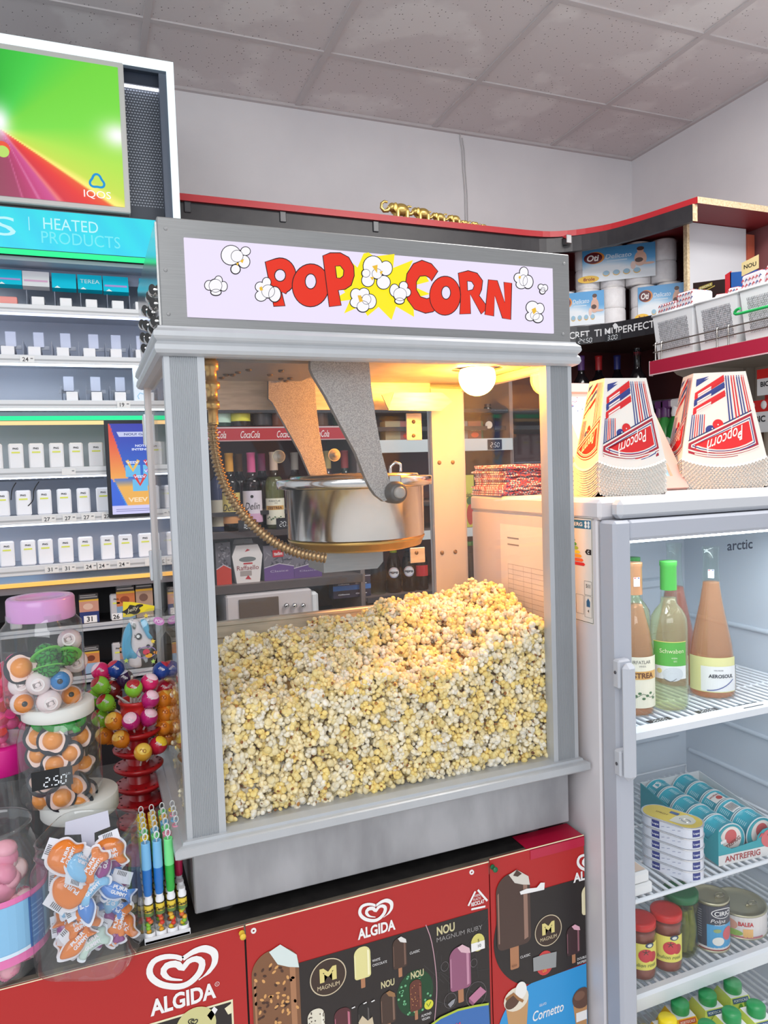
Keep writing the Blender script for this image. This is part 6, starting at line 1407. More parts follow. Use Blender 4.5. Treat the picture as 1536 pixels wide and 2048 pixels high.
# ---- second shelf: sprat tins, carton of round cans, meat packs
q2 += .0002
ax0, ay0 = at_z(1302, 1632, q2+.105); ax1, ay1 = at_z(1422, 1672, q2+.105)
mx, my = (ax0+ax1)/2+.012, (ay0+ay1)/2+.034; ang = math.atan2(ay1-ay0, ax1-ax0); ln = math.hypot(ax1-ax0, ay1-ay0)
TINW = k((226, 230, 240), .35); TINB = k((30, 48, 130), .4)
def oval(L, Wd, n=36): return [((L/2-Wd/2)*(1 if cos(t) > 0 else -1)+Wd/2*cos(t), Wd/2*sin(t)) for t in [2*PI*(i+.5)/n for i in range(n)]]
TL, TW, TH = .124, .064, .0205
def tin(i):
    z = q2+.0215*i; lab = ('white oval fish tin, lowest of the five stacked', 'white oval fish tin, second from the bottom of the stack', 'white oval fish tin in the middle of the stack', 'white oval fish tin just under the yellow topped one', 'oval fish tin with yellow lid, topmost of the stack')[i]
    t = thing('fish_tin', lab, 'tin', (mx, my, z), 'oval fish tins in the fridge'); Mx = rotm((mx, my, z), ang)
    Z = lambda a, b, h: Mx @ Vector((a, b, h)); m = MB(); m.prism(oval(TL-.004, TW-.004), .0, .0205, TINW, Z, smooth=True); m.prism(oval(TL, TW), .0185, .021, mat('tin_rim', (220, 222, 226), .25, .6), Z, smooth=True)
    # print on the side facing the door
    S_ = lambda a, b, h=0: Mx @ Vector((a, -(TW-.004)/2-h, b))
    for a in (-.020,): m.rect(S_, a-.008, .003, a+.008, .017, TINB, .0005); m.text(S_, 'Logos', a, .010, .005, k((226, 230, 240)), .0009, .013, bold=.03)
    for j in range(6): m.rib(S_, [(-.030+j*.011, .008+.002*(j % 2)), (-.024+j*.011, .010+.002*(j % 2))], .0008, k((120, 130, 170)), .0006)
    c_ = Mx @ Vector((TL/2-.002-(TW-.004)/2, 0, 0)); fe_ = cyl(c_.x, c_.y, c_.z, (TW-.004)/2, ang-.55); m.rect(fe_, -.008, .003, .008, .017, TINB, .0005, 6); m.text(fe_, 'Logos', 0, .010, .005, k((226, 230, 240)), .0009, .013, bold=.03)
    m.build('body', t)
    if i == 4:
        ld_ = MB(); ld_.prism(oval(TL-.007, TW-.007), .021, .0214, k((214, 190, 80), .35), Z); T_ = lambda a, b, h=0: Mx @ Vector((a, b, .0214+h))
        ld_.poly(T_, [(.004, -.0225), (.022, -.023), (.034, -.019), (.044, -.010), (.046, 0), (.044, .010), (.034, .019), (.020, .0225), (.006, .004)], k((206, 204, 190), .3), .0004); ld_.rect(T_, -.010, .008, .008, .018, k((60, 90, 140), .4), .0006); ld_.text(T_, 'SPROT', -.020, -.002, .006, k((120, 90, 40)), .0006, .026)
        ld_.build('lid', t); ring_ = MB(); ring_.tube([Mx @ Vector((.030+.009*cos(s), -.004+.006*sin(s), .0225)) for s in [2*PI*j/20 for j in range(20)]], .0011, CHROME, 6, closed=True); ring_.ell(tuple(Mx @ Vector((.018, -.002, .022))), .003, .003, .0012, CHROME, 10, 6); ring_.build('pull_ring', t)
for i in range(5): tin(i)
TEAL = k((40, 160, 172), .4); TEAL2 = k((58, 176, 188), .35)
cx0, cy0 = at_z(1436, 1732, q2); crz = R(-5); Mc = rotm((cx0, cy0, q2), crz); CWd, CD = .165, .25
ct = thing('can_carton', 'teal cardboard tray of round pate cans with a pig on its front', 'carton', tuple(Mc @ Vector((CWd/2, CD/2, 0))))
K_ = lambda a, b, c: Mc @ Vector((a, b, c))
cb = MB(); KW = k((222, 224, 226), .6)
cb.prism([(0, 0), (CWd, 0), (CWd, CD), (0, CD)], .0003, .0015, KW, lambda a, b, h: K_(a, b, h))
cb.prism([(0, .0), (CD, 0), (CD, .070), (.03, .040), (0, .078)], 0, .0015, TEAL, lambda a, b, h: K_(h, a, b)); cb.prism([(0, .0), (CD, 0), (CD, .074), (.0, .050)], CWd-.0015, CWd, KW, lambda a, b, h: K_(h, a, b)); cb.prism([(0, 0), (CWd, 0), (CWd, .074), (0, .070)], CD-.0015, CD, KW, lambda a, b, h: K_(a, h, b))
fo = [(0, 0), (CWd, 0), (CWd, .052), (CWd*.86, .060), (CWd*.68, .056), (CWd*.60, .046), (CWd*.58, .036), (CWd*.2, .030), (.012, .040), (0, .078)]
FK = lambda a, b, h=0: K_(a, -h, b); cb.prism(fo, 0, .0015, TEAL, lambda a, b, h: K_(a, h-.0015, b))
FK2 = lambda a, b, h=0: K_(a, -.0016-h, b); cb.rect(FK2, 0, .0, CWd, .021, k((226, 226, 224), .5), .0003); cb.text(FK2, 'ANTREFRIG', CWd*.36, .0115, .0125, k((168, 60, 64), .5), .0008, .088, bold=.02)
cb.disc(FK2, CWd*.80, .036, .026, k((214, 106, 110), .5), .0005, rb=.020); cb.disc(FK2, CWd*.83, .030, .010, k((230, 136, 140), .5), .0009, rb=.007); cb.disc(FK2, CWd*.81, .030, .0018, k((110, 40, 44)), .0013); cb.disc(FK2, CWd*.855, .030, .0018, k((110, 40, 44)), .0013); cb.disc(FK2, CWd*.75, .044, .002, BLACK, .0009); cb.disc(FK2, CWd*.86, .044, .002, BLACK, .0009)
cb.poly(FK2, [(CWd*.64, .050), (CWd*.60, .040), (CWd*.70, .048)], k((190, 80, 88), .5), .0009); cb.poly(FK2, [(.006, .044), (.020, .047), (.018, .053), (.005, .050)], KW, .0006)
cb.build('tray', ct)
CT = k((44, 164, 184), .3)
def pate(row, j):
    r = .0365; cxp = .040+.078*row; L = .046; yb0 = .010+j*.0472; O = K_(cxp, yb0, r+.0016)
    lab = 'teal pate can lying in the %s row of the carton, %s from the front' % (('left', 'right')[row], ORD(j)); t = thing('pate_can', lab, 'can', tuple(K_(cxp, yb0+L/2, .0016)), 'round cans in the teal carton')
    X9 = Mc @ Matrix.Translation((cxp, yb0+L, r+.0016)) @ Matrix.Rotation(PI/2, 4, 'X'); m = MB()
    m.lathe([(r-.002, 0), (r, .0012), (r, .003), (r-.0014, .004), (r-.0014, L-.004), (r, L-.003), (r, L-.0012), (r-.002, L-.0005), (r-.003, L-.002), (0, L-.002)], CT, 32, xf=X9)
    for a0 in (.4, 1.2, 2.0):
        for q_ in range(6): m.tube([X9 @ Vector(((r-.0010)*cos(a0+PI/2-1.2+.05*s), (r-.0010)*sin(a0+PI/2-1.2+.05*s), .010+.0045*q_)) for s in range(6)], .0005, k((206, 232, 236)), 4)
    for zz in (.0018, L-.0018): m.tube([X9 @ Vector((r*1.0*cos(s), r*1.0*sin(s), zz)) for s in [2*PI*q_/32 for q_ in range(32)]], .0013, k((206, 212, 214), .3), 6, closed=True)
    if row == 1 and j in (1, 2): 
        fcx = lambda a, b, h=0: X9 @ Vector(((r-.0012+h)*cos(PI/2+.35-a/r), (r-.0012+h)*sin(PI/2+.35-a/r), b)); 
        if j == 2: m.rect(fcx, -.014, .008, .014, .040, k((230, 228, 224), .4), .0004, 8); m.text(fcx, 'ANTREFRIG', 0, .018, .005, k((150, 50, 56)), .0008, .026, bold=.02); m.disc(fcx, .004, .030, .007, k((190, 70, 64), .4), .0008)
        else: 
            m.rect(fcx, -.012, .010, .012, .040, k((236, 236, 236), .4), .0004, 8)
            for s in range(8): m.rect(fcx, -.010+.0026*s, .014, -.0088+.0026*s, .036, k((60, 60, 64)), .0008)
    if row == 0 and j == 4: fcx = lambda a, b, h=0: X9 @ Vector(((r-.0012+h)*cos(PI/2+.35-a/r), (r-.0012+h)*sin(PI/2+.35-a/r), b)); m.poly(fcx, [(-.010, .014), (.004, .012), (.010, .020), (.004, .030), (-.010, .030)], k((230, 232, 234), .4), .0008)
    m.build('can', t)
    if j == 0:
        e = MB(); FE = lambda a, b, h=0: X9 @ Vector((a, b, L-.0018+h)); e.disc(FE, 0, 0, r-.004, k((60, 168, 180), .35), 0, n=32); e.disc(FE, .002, .004, r*.72, k((236, 226, 220), .4), .0003, n=28); e.disc(FE, .002, .010, r*.40, k((206, 90, 92), .4), .0006, n=20)
        e.text(FE, 'ANTREFRIG', .001, -.006, .0085, k((130, 50, 50)), .0009, r*1.45, bold=.02, rot=.45); e.rect(FE, -.012, -.026, .016, -.014, k((70, 150, 160), .4), .0009); e.text(FE, 'CU FICAT', .002, -.020, .005, k((230, 236, 236)), .0012, .024, rot=.2); e.build('end_label', t)
for row in (0, 1):
    for j in range(5): pate(row, j)
for i, (dz, lb) in enumerate(((.0, 'flat pack of sliced meat, lower of two beside the fridge door'), (.024, 'flat pack of sliced meat with photo, upper of two beside the fridge door'))):
    x, y = at_z(1300, 1795, q2); mm_ = MB().box(.770-.006*i, .846+.0-.008*i, -.026, .075, q2+dz, q2+dz+.0225, k((232, 234, 234), .35), .004); f = lambda a, b, h=0, i=i, dz=dz: Vector((a, b, q2+dz+.0225+h))
    mm_.rect(f, .772, -.02, .832, .07, k((226, 200, 180), .4), .0004); mm_.disc(f, .80, .04, .022, k((230, 170, 150), .4), .0008, rb=.016); mm_.rect(f, .775, -.018, .812, .006, k((236, 232, 228), .4), .0008); mm_.text(f, 'FELII', .794, -.006, .007, k((190, 30, 40)), .0012, .030)
    tag(mm_.build('meat_pack', origin=(.81, .02, q2+dz)), lb, 'pack', 'meat packs in the fridge')
# ---- third shelf: jars and cans
q3 += .0002
def glass_jar(x, y, r, h, lidc, fill, label, lab=None, name='glass_jar'):
    t = thing(name, label, 'jar', (x, y, q3)); pr = [(r*.8, 0), (r*.96, .003), (r, .012), (r*.98, h*.22), (r*.94, h*.25), (r*.94, h*.72), (r, h*.76), (r*.98, h*.82), (r*.84, h*.87), (r*.86, h*.9)]
    MB().lathe(pr, pane('jar_glass', (244, 248, 246), 1.5, .02), 30, (x, y, q3), cap=False).build('jar', t)
    if isinstance(fill, tuple): MB().lathe([(0, .003)]+[(a-.002, b+.002) for a, b in pr[:8]]+[(0, h*.80)], k(fill, .35), 28, (x, y, q3), cap=False).build('sauce', t)
    else: fill(t, x, y, r, h)
    MB().lathe([(r*.97, h*.885), (r*1.0, h*.89), (r*1.0, h*.985), (r*.96, h), (r*.70, h*.995), (0, h*.995)], k(lidc, .3), 30, (x, y, q3)).build('lid', t)
    if lab: lab(t, x, y)
    return t
def tomL(r, th):
    def f_(t, x, y):
        m = MB(); f = cyl(x, y, q3, r+.0006, th); m.rect(f, -.032, .026, .032, .078, k((230, 222, 100), .45), 0, 16); m.disc(f, .002, .055, .014, k((204, 44, 60), .4), .0006, rb=.013); m.disc(f, .016, .052, .010, k((190, 40, 56), .4), .0004, rb=.010)
        for i in range(5): m.rib(f, [(.002, .062), (.002+.007*cos(i*1.26+.3), .062+.006*sin(i*1.26+.3))], .0014, k((70, 50, 40)), .001)
        m.disc(f, .010, .075, .009, k((40, 66, 100), .4), .0006, rb=.005); m.disc(f, .010, .075, .005, k((220, 224, 210), .4), .0009, rb=.003); m.text(f, 'bulion rosii', .0, .036, .007, k((60, 90, 50)), .0009, .046, shear=.2); m.build('label', t)
    return f_
RL = (206, 34, 34)
x1_, y1_ = .846, .012; glass_jar(x1_, y1_, .029, .114, RL, (146, 70, 56), 'tomato paste jar with red lid, half hidden by the fridge door frame', tomL(.0285, -PI/2-.45))
glass_jar(.908, .010, .030, .116, RL, (146, 70, 56), 'tomato paste jar with red lid, right of the half hidden one', tomL(.0295, -PI/2-.55))
glass_jar(.872, .105, .031, .112, (150, 30, 36), (60, 30, 36), 'dark jam jar with red lid behind the tomato jars')
def pick(t, x, y, r, h):
    MB().lathe([(0, .003), (r*.9, .004), (r*.94, .02), (r*.92, h*.78), (0, h*.8)], pane('brine', (206, 206, 140), 1.33, .05), 26, (x, y, q3), cap=False).build('brine', t)
    for i in range(9): a = 2*PI*i/9; m = MB().tube([(x+r*.58*cos(a), y+r*.58*sin(a), q3+.012), (x+r*.66*cos(a+.15), y+r*.66*sin(a+.15), q3+h*.4), (x+r*.56*cos(a+.2), y+r*.56*sin(a+.2), q3+h*.74)], [.006, .0085, .005], noisy('pickle', (150, 160, 70), (188, 192, 110), 60, .4), 10); m.build('pickle', t)
glass_jar(.968, .034, .0345, .128, (26, 110, 66), pick, 'tall pickle jar with dark green lid', name='pickle_jar')
def tincan(x, y, r, h, top, label, lab, name='tin_can'):
    t = thing(name, label, 'can', (x, y, q3)); TM = mat('tinplate', (196, 192, 164), .3, .7); m = MB().lathe([(r*.94, 0), (r, .001), (r, .003), (r*.975, .004), (r*.975, h-.004), (r, h-.003), (r*1.0, h), (r*.93, h), (r*.92, h-.003), (r*.6, h-.0035), (0, h-.003)], TM, 36, (x, y, q3)); m.build('can', t)
    rg_ = MB(); rg_.tube([(x+r*.35+.011*cos(s), y-r*.30+.007*sin(s), q3+h+.001) for s in [2*PI*i/20 for i in range(20)]], .0011, mat('tin_ring', (170, 166, 150), .3, .8), 6, closed=True); rg_.box(x+r*.05, x+r*.35, y-r*.33, y-r*.24, q3+h-.003, q3+h+.001, TM, .001); rg_.build('pull_ring', t); lab(t, x, y)
def cirio(t, x, y):
    r = .0365; m = MB(); f = cyl(x, y, q3, r*.975+.0006, -PI/2-.72); L = r*PI; m.rect(f, -L*.96, .006, L*.96, .098, k((54, 60, 76), .35), 0, 40); m.rect(f, -.010, .012, .05, .060, k((70, 160, 210), .35), .0004, 10); m.rect(f, -.03, .008, .055, .013, k((230, 226, 222), .4), .0004, 10); m.rect(f, -.03, .006, .055, .0085, k((150, 50, 50), .4), .0007, 10)
    m.disc(f, .022, .084, .024, k((236, 236, 236), .35), .0006, rb=.0105, n=26); m.disc(f, .022, .084, .022, k((44, 50, 70), .35), .0009, rb=.0088, n=26); m.text(f, 'CIRIO', .022, .084, .0095, k((240, 240, 240)), .0013, .036, bold=.02)
    m.text(f, 'Polpa', .012, .067, .010, k((236, 236, 238)), .0008, .030, shear=.25); m.text(f, 'PASSATA', .016, .060, .003, k((226, 226, 226)), .0008, .022); m.disc(f, .010, .048, .008, k((150, 170, 110), .4), .0008, rb=.004); m.disc(f, .034, .040, .013, k((206, 90, 100), .4), .0008, rb=.014); m.disc(f, .012, .026, .012, k((232, 232, 226), .4), .0008, rb=.009)
    for i in range(12): m.rect(f, -.030, .030+.005*i, -.020, .032+.005*i, k((140, 146, 160)), .0006)
    m.build('label', t)
tincan(1.040, .026, .0365, .104, 0, 'tall tomato can with dark CIRIO label', cirio)
def tuna(t, x, y):
    r = .055; m = MB(); f = cyl(x, y, q3, r*.975+.0006, -PI/2-.8); L = r*PI; m.rect(f, -L*.96, .004, L*.96, .048, k((226, 222, 220), .35), 0, 40); m.text(f, 'BALEA', .012, .034, .009, k((200, 40, 50)), .0008, .030, bold=.03); m.disc(f, -.022, .030, .018, k((216, 160, 140), .4), .0005, rb=.012); m.disc(f, -.016, .014, .022, k((150, 190, 90), .4), .0006, rb=.007); m.rect(f, .006, .006, .026, .024, k((240, 190, 120), .4), .0006, 4)
    m.rect(f, -.05, .004, .05, .008, k((196, 120, 130), .4), .0006, 14); m.build('label', t)
tincan(1.140, .046, .055, .052, 0, 'wide flat fish can with white label, right of the tall tomato can', tuna)
# ---- bottom shelf: juice cartons
q4 += .0002
def carton(x, y, rz, body, leaf, capc, label, z=q4, nm='PORTOCALE'):
    w, d, h = .064, .064, .172; t = thing('juice_carton', label, 'carton', (x, y, z), 'juice cartons on the bottom fridge shelf'); Mx = rotm((x, y, z), rz); m = MB()
    m.box(-w/2, w/2, -d/2, d/2, 0, h*.80, body, .002, Mx)
    V = [(-w/2, -d/2, h*.80), (w/2, -d/2, h*.80), (w/2, d/2, h*.80), (-w/2, d/2, h*.80), (-.018, -.018, h), (.018, -.018, h), (.018, .018, h), (-.018, .018, h)]; V[4:] = [(a*1.1, b*1.1, c) for a, b, c in V[4:]]
    m.add(V, [(0, 1, 5, 4), (1, 2, 6, 5), (2, 3, 7, 6), (3, 0, 4, 7)], body, False, Mx); m.add(V[4:], [(0, 1, 2, 3)], WHITE, False, Mx)
    T = [(a*.96, b*.96, c+.0008) for a, b, c in V[4:]]; 
    Fq = plane((Mx @ Vector((-w/2, -d/2, 0))), Mx.to_3x3() @ Vector((1, 0, 0)), (0, 0, 1))
    for i in range(7): m.disc(Fq, w*rnd.uniform(.1, .9), h*rnd.uniform(.1, .75), .011, leaf, .0005+.0002*i, rb=.006, n=12, rot=rnd.uniform(0, 3))
    Ft = plane(Mx @ Vector((-w/2, -d/2, h*.80)), Mx.to_3x3() @ Vector((1, 0, 0)), Mx.to_3x3() @ (Vector((0, .0122+.0, .2*h))*1)); Ls = math.hypot(.0122, .2*h)
    for i in range(4): m.disc(Ft, w*rnd.uniform(.25, .75), Ls*rnd.uniform(.1, .6), .009, leaf, .0004+.0002*i, rb=.005, n=12, rot=rnd.uniform(0, 3))
    m.rect(Ft, w*.22, Ls*.72, w*.78, Ls*.96, k((60, 90, 130), .4) if body is not YC else k((200, 90, 60), .4), .0014); m.text(Ft, nm, w*.5, Ls*.84, Ls*.12, k((236, 238, 240)), .0018, w*.48)
    m.build('box', t); c_ = MB(); c_.lathe([(.0165, h), (.0168, h+.002), (.0168, h+.016), (.0155, h+.018), (0, h+.018)], capc, 24, xf=Mx)
    c_.build('cap', t)
YC, GCN = k((244, 190, 40), .4), k((206, 220, 110), .4); LEAF, ORGL = k((90, 150, 60), .45), k((240, 150, 30), .45); CG, CY = k((44, 150, 86), .35), k((240, 216, 30), .35)
JC = [(1335, 2035, YC, ORGL, CY, 'yellow juice carton with yellow cap, front left on the bottom shelf'), (1360, 2003, YC, ORGL, CG, 'yellow juice carton with green cap behind the yellow capped one'), (1415, 1985, GCN, LEAF, CG, 'green leafy juice carton, middle of the back row'), (1465, 1962, GCN, LEAF, CG, 'green leafy juice carton, right end of the back row'), (1415, 2048, GCN, LEAF, CG, 'green leafy juice carton, lowest at the photo bottom'), (1463, 2022, GCN, LEAF, CG, 'green leafy juice carton, middle of the front row'), (1512, 2008, GCN, LEAF, CG, 'green leafy juice carton at the right photo edge'), (1292, 2060, YC, ORGL, CY, 'yellow juice carton hidden behind the door frame, bottom left')]
for u, v, b_, lf, cp, lb in JC:
    p = at(u, v, z=q4+.19); carton(p.x, p.y, R(-8), b_, lf, cp, lb)
# ---- on top of the fridge
ft = ftop+.0005
def pbox_mesh(ph):
    """inverted popcorn scoop: narrow end up, scalloped curved rim"""
    h, tw, td_, bw, bd2 = .168, .094, .062, .152, .100; m = MB(); CARD = k((226, 223, 216), .55)
    def facef(side):
        def f(s, t, hh=0):     # s -1..1, t 0 top..1 bottom
            hw = (tw+(bw-tw)*t)/2; hd = (td_+(bd2-td_)*t)/2; zz = h*(1-t)
            if side == 'f': return Vector((s*hw, -hd-hh, zz))
            if side == 'b': return Vector((-s*hw, hd+hh, zz))
            if side == 'l': return Vector((-hw-hh, -s*hd, zz))
            return Vector((hw+hh, s*hd, zz))
        return f
    for sd_ in 'fblr':
        f = facef(sd_); n = 48; V = []; Fc = []
        for i in range(n+1):
            s = -1+2*i/n; bulge = .0*(1-s*s); tb = 1.005+.10*(1-s*s)+.016*((i+ph) % 2); V += [f(s, 0), f(s, .5), f(s, tb-.024), f(s, tb, .0034)]
        for i in range(n): a = i*4; Fc += [(a+1, a+5, a+4, a), (a+2, a+6, a+5, a+1), (a+3, a+7, a+6, a+2)]
        m.add(V, Fc, CARD)
        if sd_ in 'fl':
            RD_, NV, DR = k((206, 30, 34), .4), k((44, 58, 130), .4), k((160, 28, 50), .4)
            g = lambda a, b, hh=0, f=f: f(a*2-1, b*1.06, hh+.0002)
            def pol(pts, c, hh): m.poly(g, pts[::-1], c, hh)
            def cur(x0, yl, x1, yr, yb, e): 
                o = [(x0, yl), (x1, yr)]; o += [(x1, yb-.03)]
                for i in range(9): t = i/8; xx = x1+(x0-x1)*t; o.append((xx, yb-.03+.075*(1-(2*t-1)**2)+.02*t))
                return o
            pol(cur(.055, .74, .94, .43, .86, 0), k((40, 52, 96), .4), .0004); pol(cur(.055, .755, .94, .445, .86, 0), CARD, .0006); pol(cur(.06, .775, .935, .462, .845, 0), DR, .0008); pol(cur(.095, .79, .905, .50, .828, 0), CARD, .001); pol(cur(.108, .80, .895, .515, .82, 0), NV, .0012); pol(cur(.122, .807, .882, .53, .812, 0), CARD, .0014); pol(cur(.14, .815, .868, .55, .80, 0), RD_, .0016)
            v_, f_, sz = text_geo('Popcorn', .004, .3); pts = [((.53-(p[0]/sz[0])*.48), (.715+(p[1]/sz[1])*.17+(p[0]/sz[0])*.165)) for p in v_]
            m.add([g(a, b, .002) for a, b in pts], f_, k((244, 240, 232), .4))
            for (xa, xb, y0, y1, c) in [(.60, .625, .04, .60, NV), (.645, .67, .04, .58, NV), (.70, .725, .04, .56, RD_), (.745, .77, .04, .55, RD_), (.80, .822, .04, .53, NV), (.842, .862, .04, .52, NV), (.89, .91, .04, .51, RD_), (.925, .94, .04, .50, RD_)]:
                pol([(xa, y0), (xb-.008, y0), (xb-.008, y1-.02), (xa, y1-.02)], c, .0005)
            for i in range(7): x = .06+.03*i; pol([(x, .46+.0*i), (x+.012, .46), (x+.012, .73-.012*i), (x, .735-.012*i)], (NV, NV, RD_, RD_, NV, NV, RD_)[i], .0005)
            for (y0, dy, c) in ((.22, .06, RD_), (.30, .05, NV), (.39, .055, RD_)):
                pol([(.07, y0), (.57, y0-.19), (.58, y0-.19+dy*.8), (.07, y0+dy)], c, .0005); pol([(.12, y0+.012), (.34, y0-.070), (.34, y0-.052), (.12, y0+.032)], k((236, 220, 214), .5), .0008)
            pol([(.07, .07), (.30, .04), (.07, .13)], NV, .0005)
            pol([(.44+.075*cos(t), .575+.055*sin(t)) for t in [2*PI*i/22 for i in range(22)]], RD_, .0005); pol([(.335+.065*cos(t), .625+.042*sin(t)) for t in [2*PI*i/22 for i in range(22)]], NV, .0004)
            for (cx_, cy_) in ((.44, .58), (.36, .62)): pol([(cx_+.01*cos(t), cy_+.008*sin(t)) for t in [2*PI*i/10 for i in range(10)]], CARD, .0008)
    hw, hd = tw/2, td_/2; m.add([(-hw, -hd, h), (hw, -hd, h), (hw, hd, h), (-hw, hd, h)], [(0, 1, 2, 3)], CARD)
    return m
pbms = [pbox_mesh(0), pbox_mesh(1)]
def pstack(x, y, rz, n, first, which, step=.0048, sc=1):
    base = .0075
    for i in range(n):
        lb = first if i == n-1 else 'popcorn box nested in the %s stack, only its scalloped rim showing' % which
        z = ft+base+step*i
        if len(PBX) < 2: o = pbms[i % 2].build('popcorn_box'); PBX.append(o)
        else: o = PBX[i % 2].copy(); COL.objects.link(o)
        o.location = (x, y, z+.0); o.rotation_euler = (0, 0, rz+rnd.uniform(-.008, .008)); o.scale = (sc, sc, sc if sc < 1 else 1.12); tag(o, lb, 'box', 'popcorn boxes in the %s stack' % which)
PBX = []
pstack(.872, .085, R(-9), 14, 'top popcorn box of the left stack, lit orange on its left face', 'left', .0046, .95)
pstack(1.212, .172, R(-27), 14, 'top popcorn box of the right stack, standing alone at right', 'right', .0046, 1.18)
# pink picture frame leaning behind the left stack
zt_f, zb_f = at(1240, 770, y=.27).z, ft; xr2 = at(1372, 980, y=.152).x+.002; xl_ = xr2-.27
pfm = thing('picture_frame', 'pale pink picture frame leaning behind the left popcorn box stack', 'picture frame', ((xl_+xr2)/2, .25, ft))
xw = xr2-xl_; Fp = plane((xl_, .152, zb_f+.001), (1, 0, 0), (0, .6, 1)); Hf = (zt_f-zb_f)/cos(math.atan(.6))
fm2 = MB(); PKF = k((228, 182, 170), .5); bw = .030
for (a0, b0, a1, b1_) in ((0, 0, xw, bw), (0, Hf-bw*.8, xw, Hf), (0, bw, bw, Hf-bw*.8), (xw-bw, bw, xw, Hf-bw*.8)): fm2.prism([(a0, b0), (a1, b0), (a1, b1_), (a0, b1_)], -.006, .008, PKF, Fp)
fm2.build('frame', pfm)
pc = MB(); pc.prism([(bw, bw), (xw-bw, bw), (xw-bw, Hf-bw*.8), (bw, Hf-bw*.8)], -.005, 0, k((226, 236, 240), .5), Fp)
pc.poly(Fp, [(xw-bw-.09, bw), (xw-bw, bw), (xw-bw, bw+.06), (xw-bw-.04, bw+.11), (xw-bw-.09, bw+.11)], k((160, 210, 232), .5), .0005)
for i in range(8): b0 = Hf-bw*.8-.022-i*.0165; pc.rect(Fp, xw-bw-.055, b0, xw-bw, b0+.0085, k((236, 130, 150) if i != 6 else (130, 120, 180), .5), .0006)
pc.rect(Fp, xw-bw-.055, Hf-bw*.8-.008, xw-bw-.02, Hf-bw*.8-.003, k((240, 190, 90), .5), .0006)
for i in range(24): pc.disc(Fp, bw+rnd.uniform(.004, .05), Hf-bw*.8-rnd.uniform(.004, .05), .0018, k(rnd.choice(((230, 120, 150), (80, 120, 180))), .5), .0007, n=6)
pc.build('picture', pfm)
# stack of striped paper bags at the rear left of the fridge top
ST = noisy('striped_paper', (236, 226, 222), (200, 84, 84), 34, .6, stretch=(1, 7, 1), detail=0, lo=.47, hi=.53)
for i in range(16):
    z = ft+.0005+i*.0042; dx = rnd.uniform(-.008, .008); b2 = MB(); Mx = rotm((.80+dx, .345+rnd.uniform(-.01, .01), z), R(rnd.uniform(-5, 5)))
    n = 14; V = []; Fc = []
    for j in range(n+1):
        x = -.075+.15*j/n; w = .0012*sin(j*1.9+i); V += [(x, -.07, w), (x, .07, w), (x, -.07, .0032+w), (x, .07, .0032+w)]
    for j in range(n): a = j*4; Fc += [(a, a+4, a+6, a+2), (a+1, a+3, a+7, a+5), (a+2, a+6, a+7, a+3), (a, a+1, a+5, a+4)]
    Fc += [(0, 2, 3, 1), (n*4, n*4+1, n*4+3, n*4+2)]
    b2.add(V, Fc, ST, False, Mx)
    for j in range(22): x = -.073+.0066*j; b2.box(x, x+.0035, -.0706, .0706, .0002, .003, k((196, 70, 76), .6), 0, Mx) if j % 2 else b2.box(x, x+.0025, -.0704, .0704, .0002, .003, k((70, 80, 140), .6), 0, Mx)
    tag(b2.build('paper_bag', origin=(.835, .30, z)), 'striped paper popcorn bag lying in the flat stack on the fridge top' if i < 15 else 'top striped paper bag of the flat stack on the fridge', 'paper bag', 'striped bags on the fridge')
tag(MB().box(1.245, 1.34, .13, .24, ft, ft+.012, k((44, 50, 62), .5), .004).build('tray', origin=(1.29, .18, ft)), 'dark flat tray behind the right popcorn box stack', 'tray')
# ================================================================== wall shelving behind the machine
YS2 = 1.62; ZTB = 2.553
crv = [(.236, 1.61), (.9, 1.61), (1.54, 1.612), (1.70, 1.610), (1.79, 1.596), (1.875, 1.55), (1.94, 1.485), (1.985, 1.42), (2.03, 1.31), (2.06, 1.21), (2.094, 1.092)]
cv = resample([Vector((x, y, 0)) for x, y in crv], 60)
RDT = k((190, 40, 48), .4); RDU = k((128, 34, 38), .5); BKF = noisy('dark_fascia', (44, 42, 46), (52, 49, 52), 20, .4); CHIP = noisy('chipboard', (206, 180, 140), (236, 216, 180), 120, .8); MAR = k((128, 78, 80), .5); SHD = k((126, 112, 108), .45); WPN = k((206, 206, 210), .5)
wsn = thing('wall_shelving', 'dark wall shelving with a curved red edged top board behind the machine', 'shelving', (1.3, 1.85, 0))
def board(z0, z1, inset, top, side, ye=1.092, under=None):
    pts = [(p.x-inset*.3, p.y+inset) for p in cv]+[(XR-.002, max(ye, 1.092)+inset), (XR-.002, YB-.002), (.236, YB-.002)]
    m = MB(); m.prism(pts, z0, z1, top, lambda a, b, h: Vector((a, b, h)), side)
    return m
m = board(ZTB-.024, ZTB, 0, RDU, RDT); m.rect(front(1.0918), 2.094, ZTB-.024, XR-.004, ZTB, CHIP, .0006); m.build('top_board', wsn)
fs = MB(); c2 = [Vector((p.x-.010, p.y+.014, 0)) for p in cv]; c3 = [Vector((p.x+.006, p.y+.030, 0)) for p in cv]
fs.prism([(p.x, p.y) for p in c2]+[(p.x, p.y) for p in reversed(c3)], ZTB-.088, ZTB-.024, BKF, lambda a, b, h: Vector((a, b, h))); fs.rect(front(c2[-1].y-.001), c2[-1].x-.002, ZTB-.088, c3[-1].x+.006, ZTB-.024, CHIP, .0006); fs.build('fascia', wsn)
for u, v in ((566, 432), (752, 452), (375, 412)): p = at(u, v, y=1.62); MB().box(p.x-.012, p.x+.012, 1.618, 1.624, p.z-.022, p.z+.018, k((72, 72, 76), .3), .002).build('bracket', wsn)
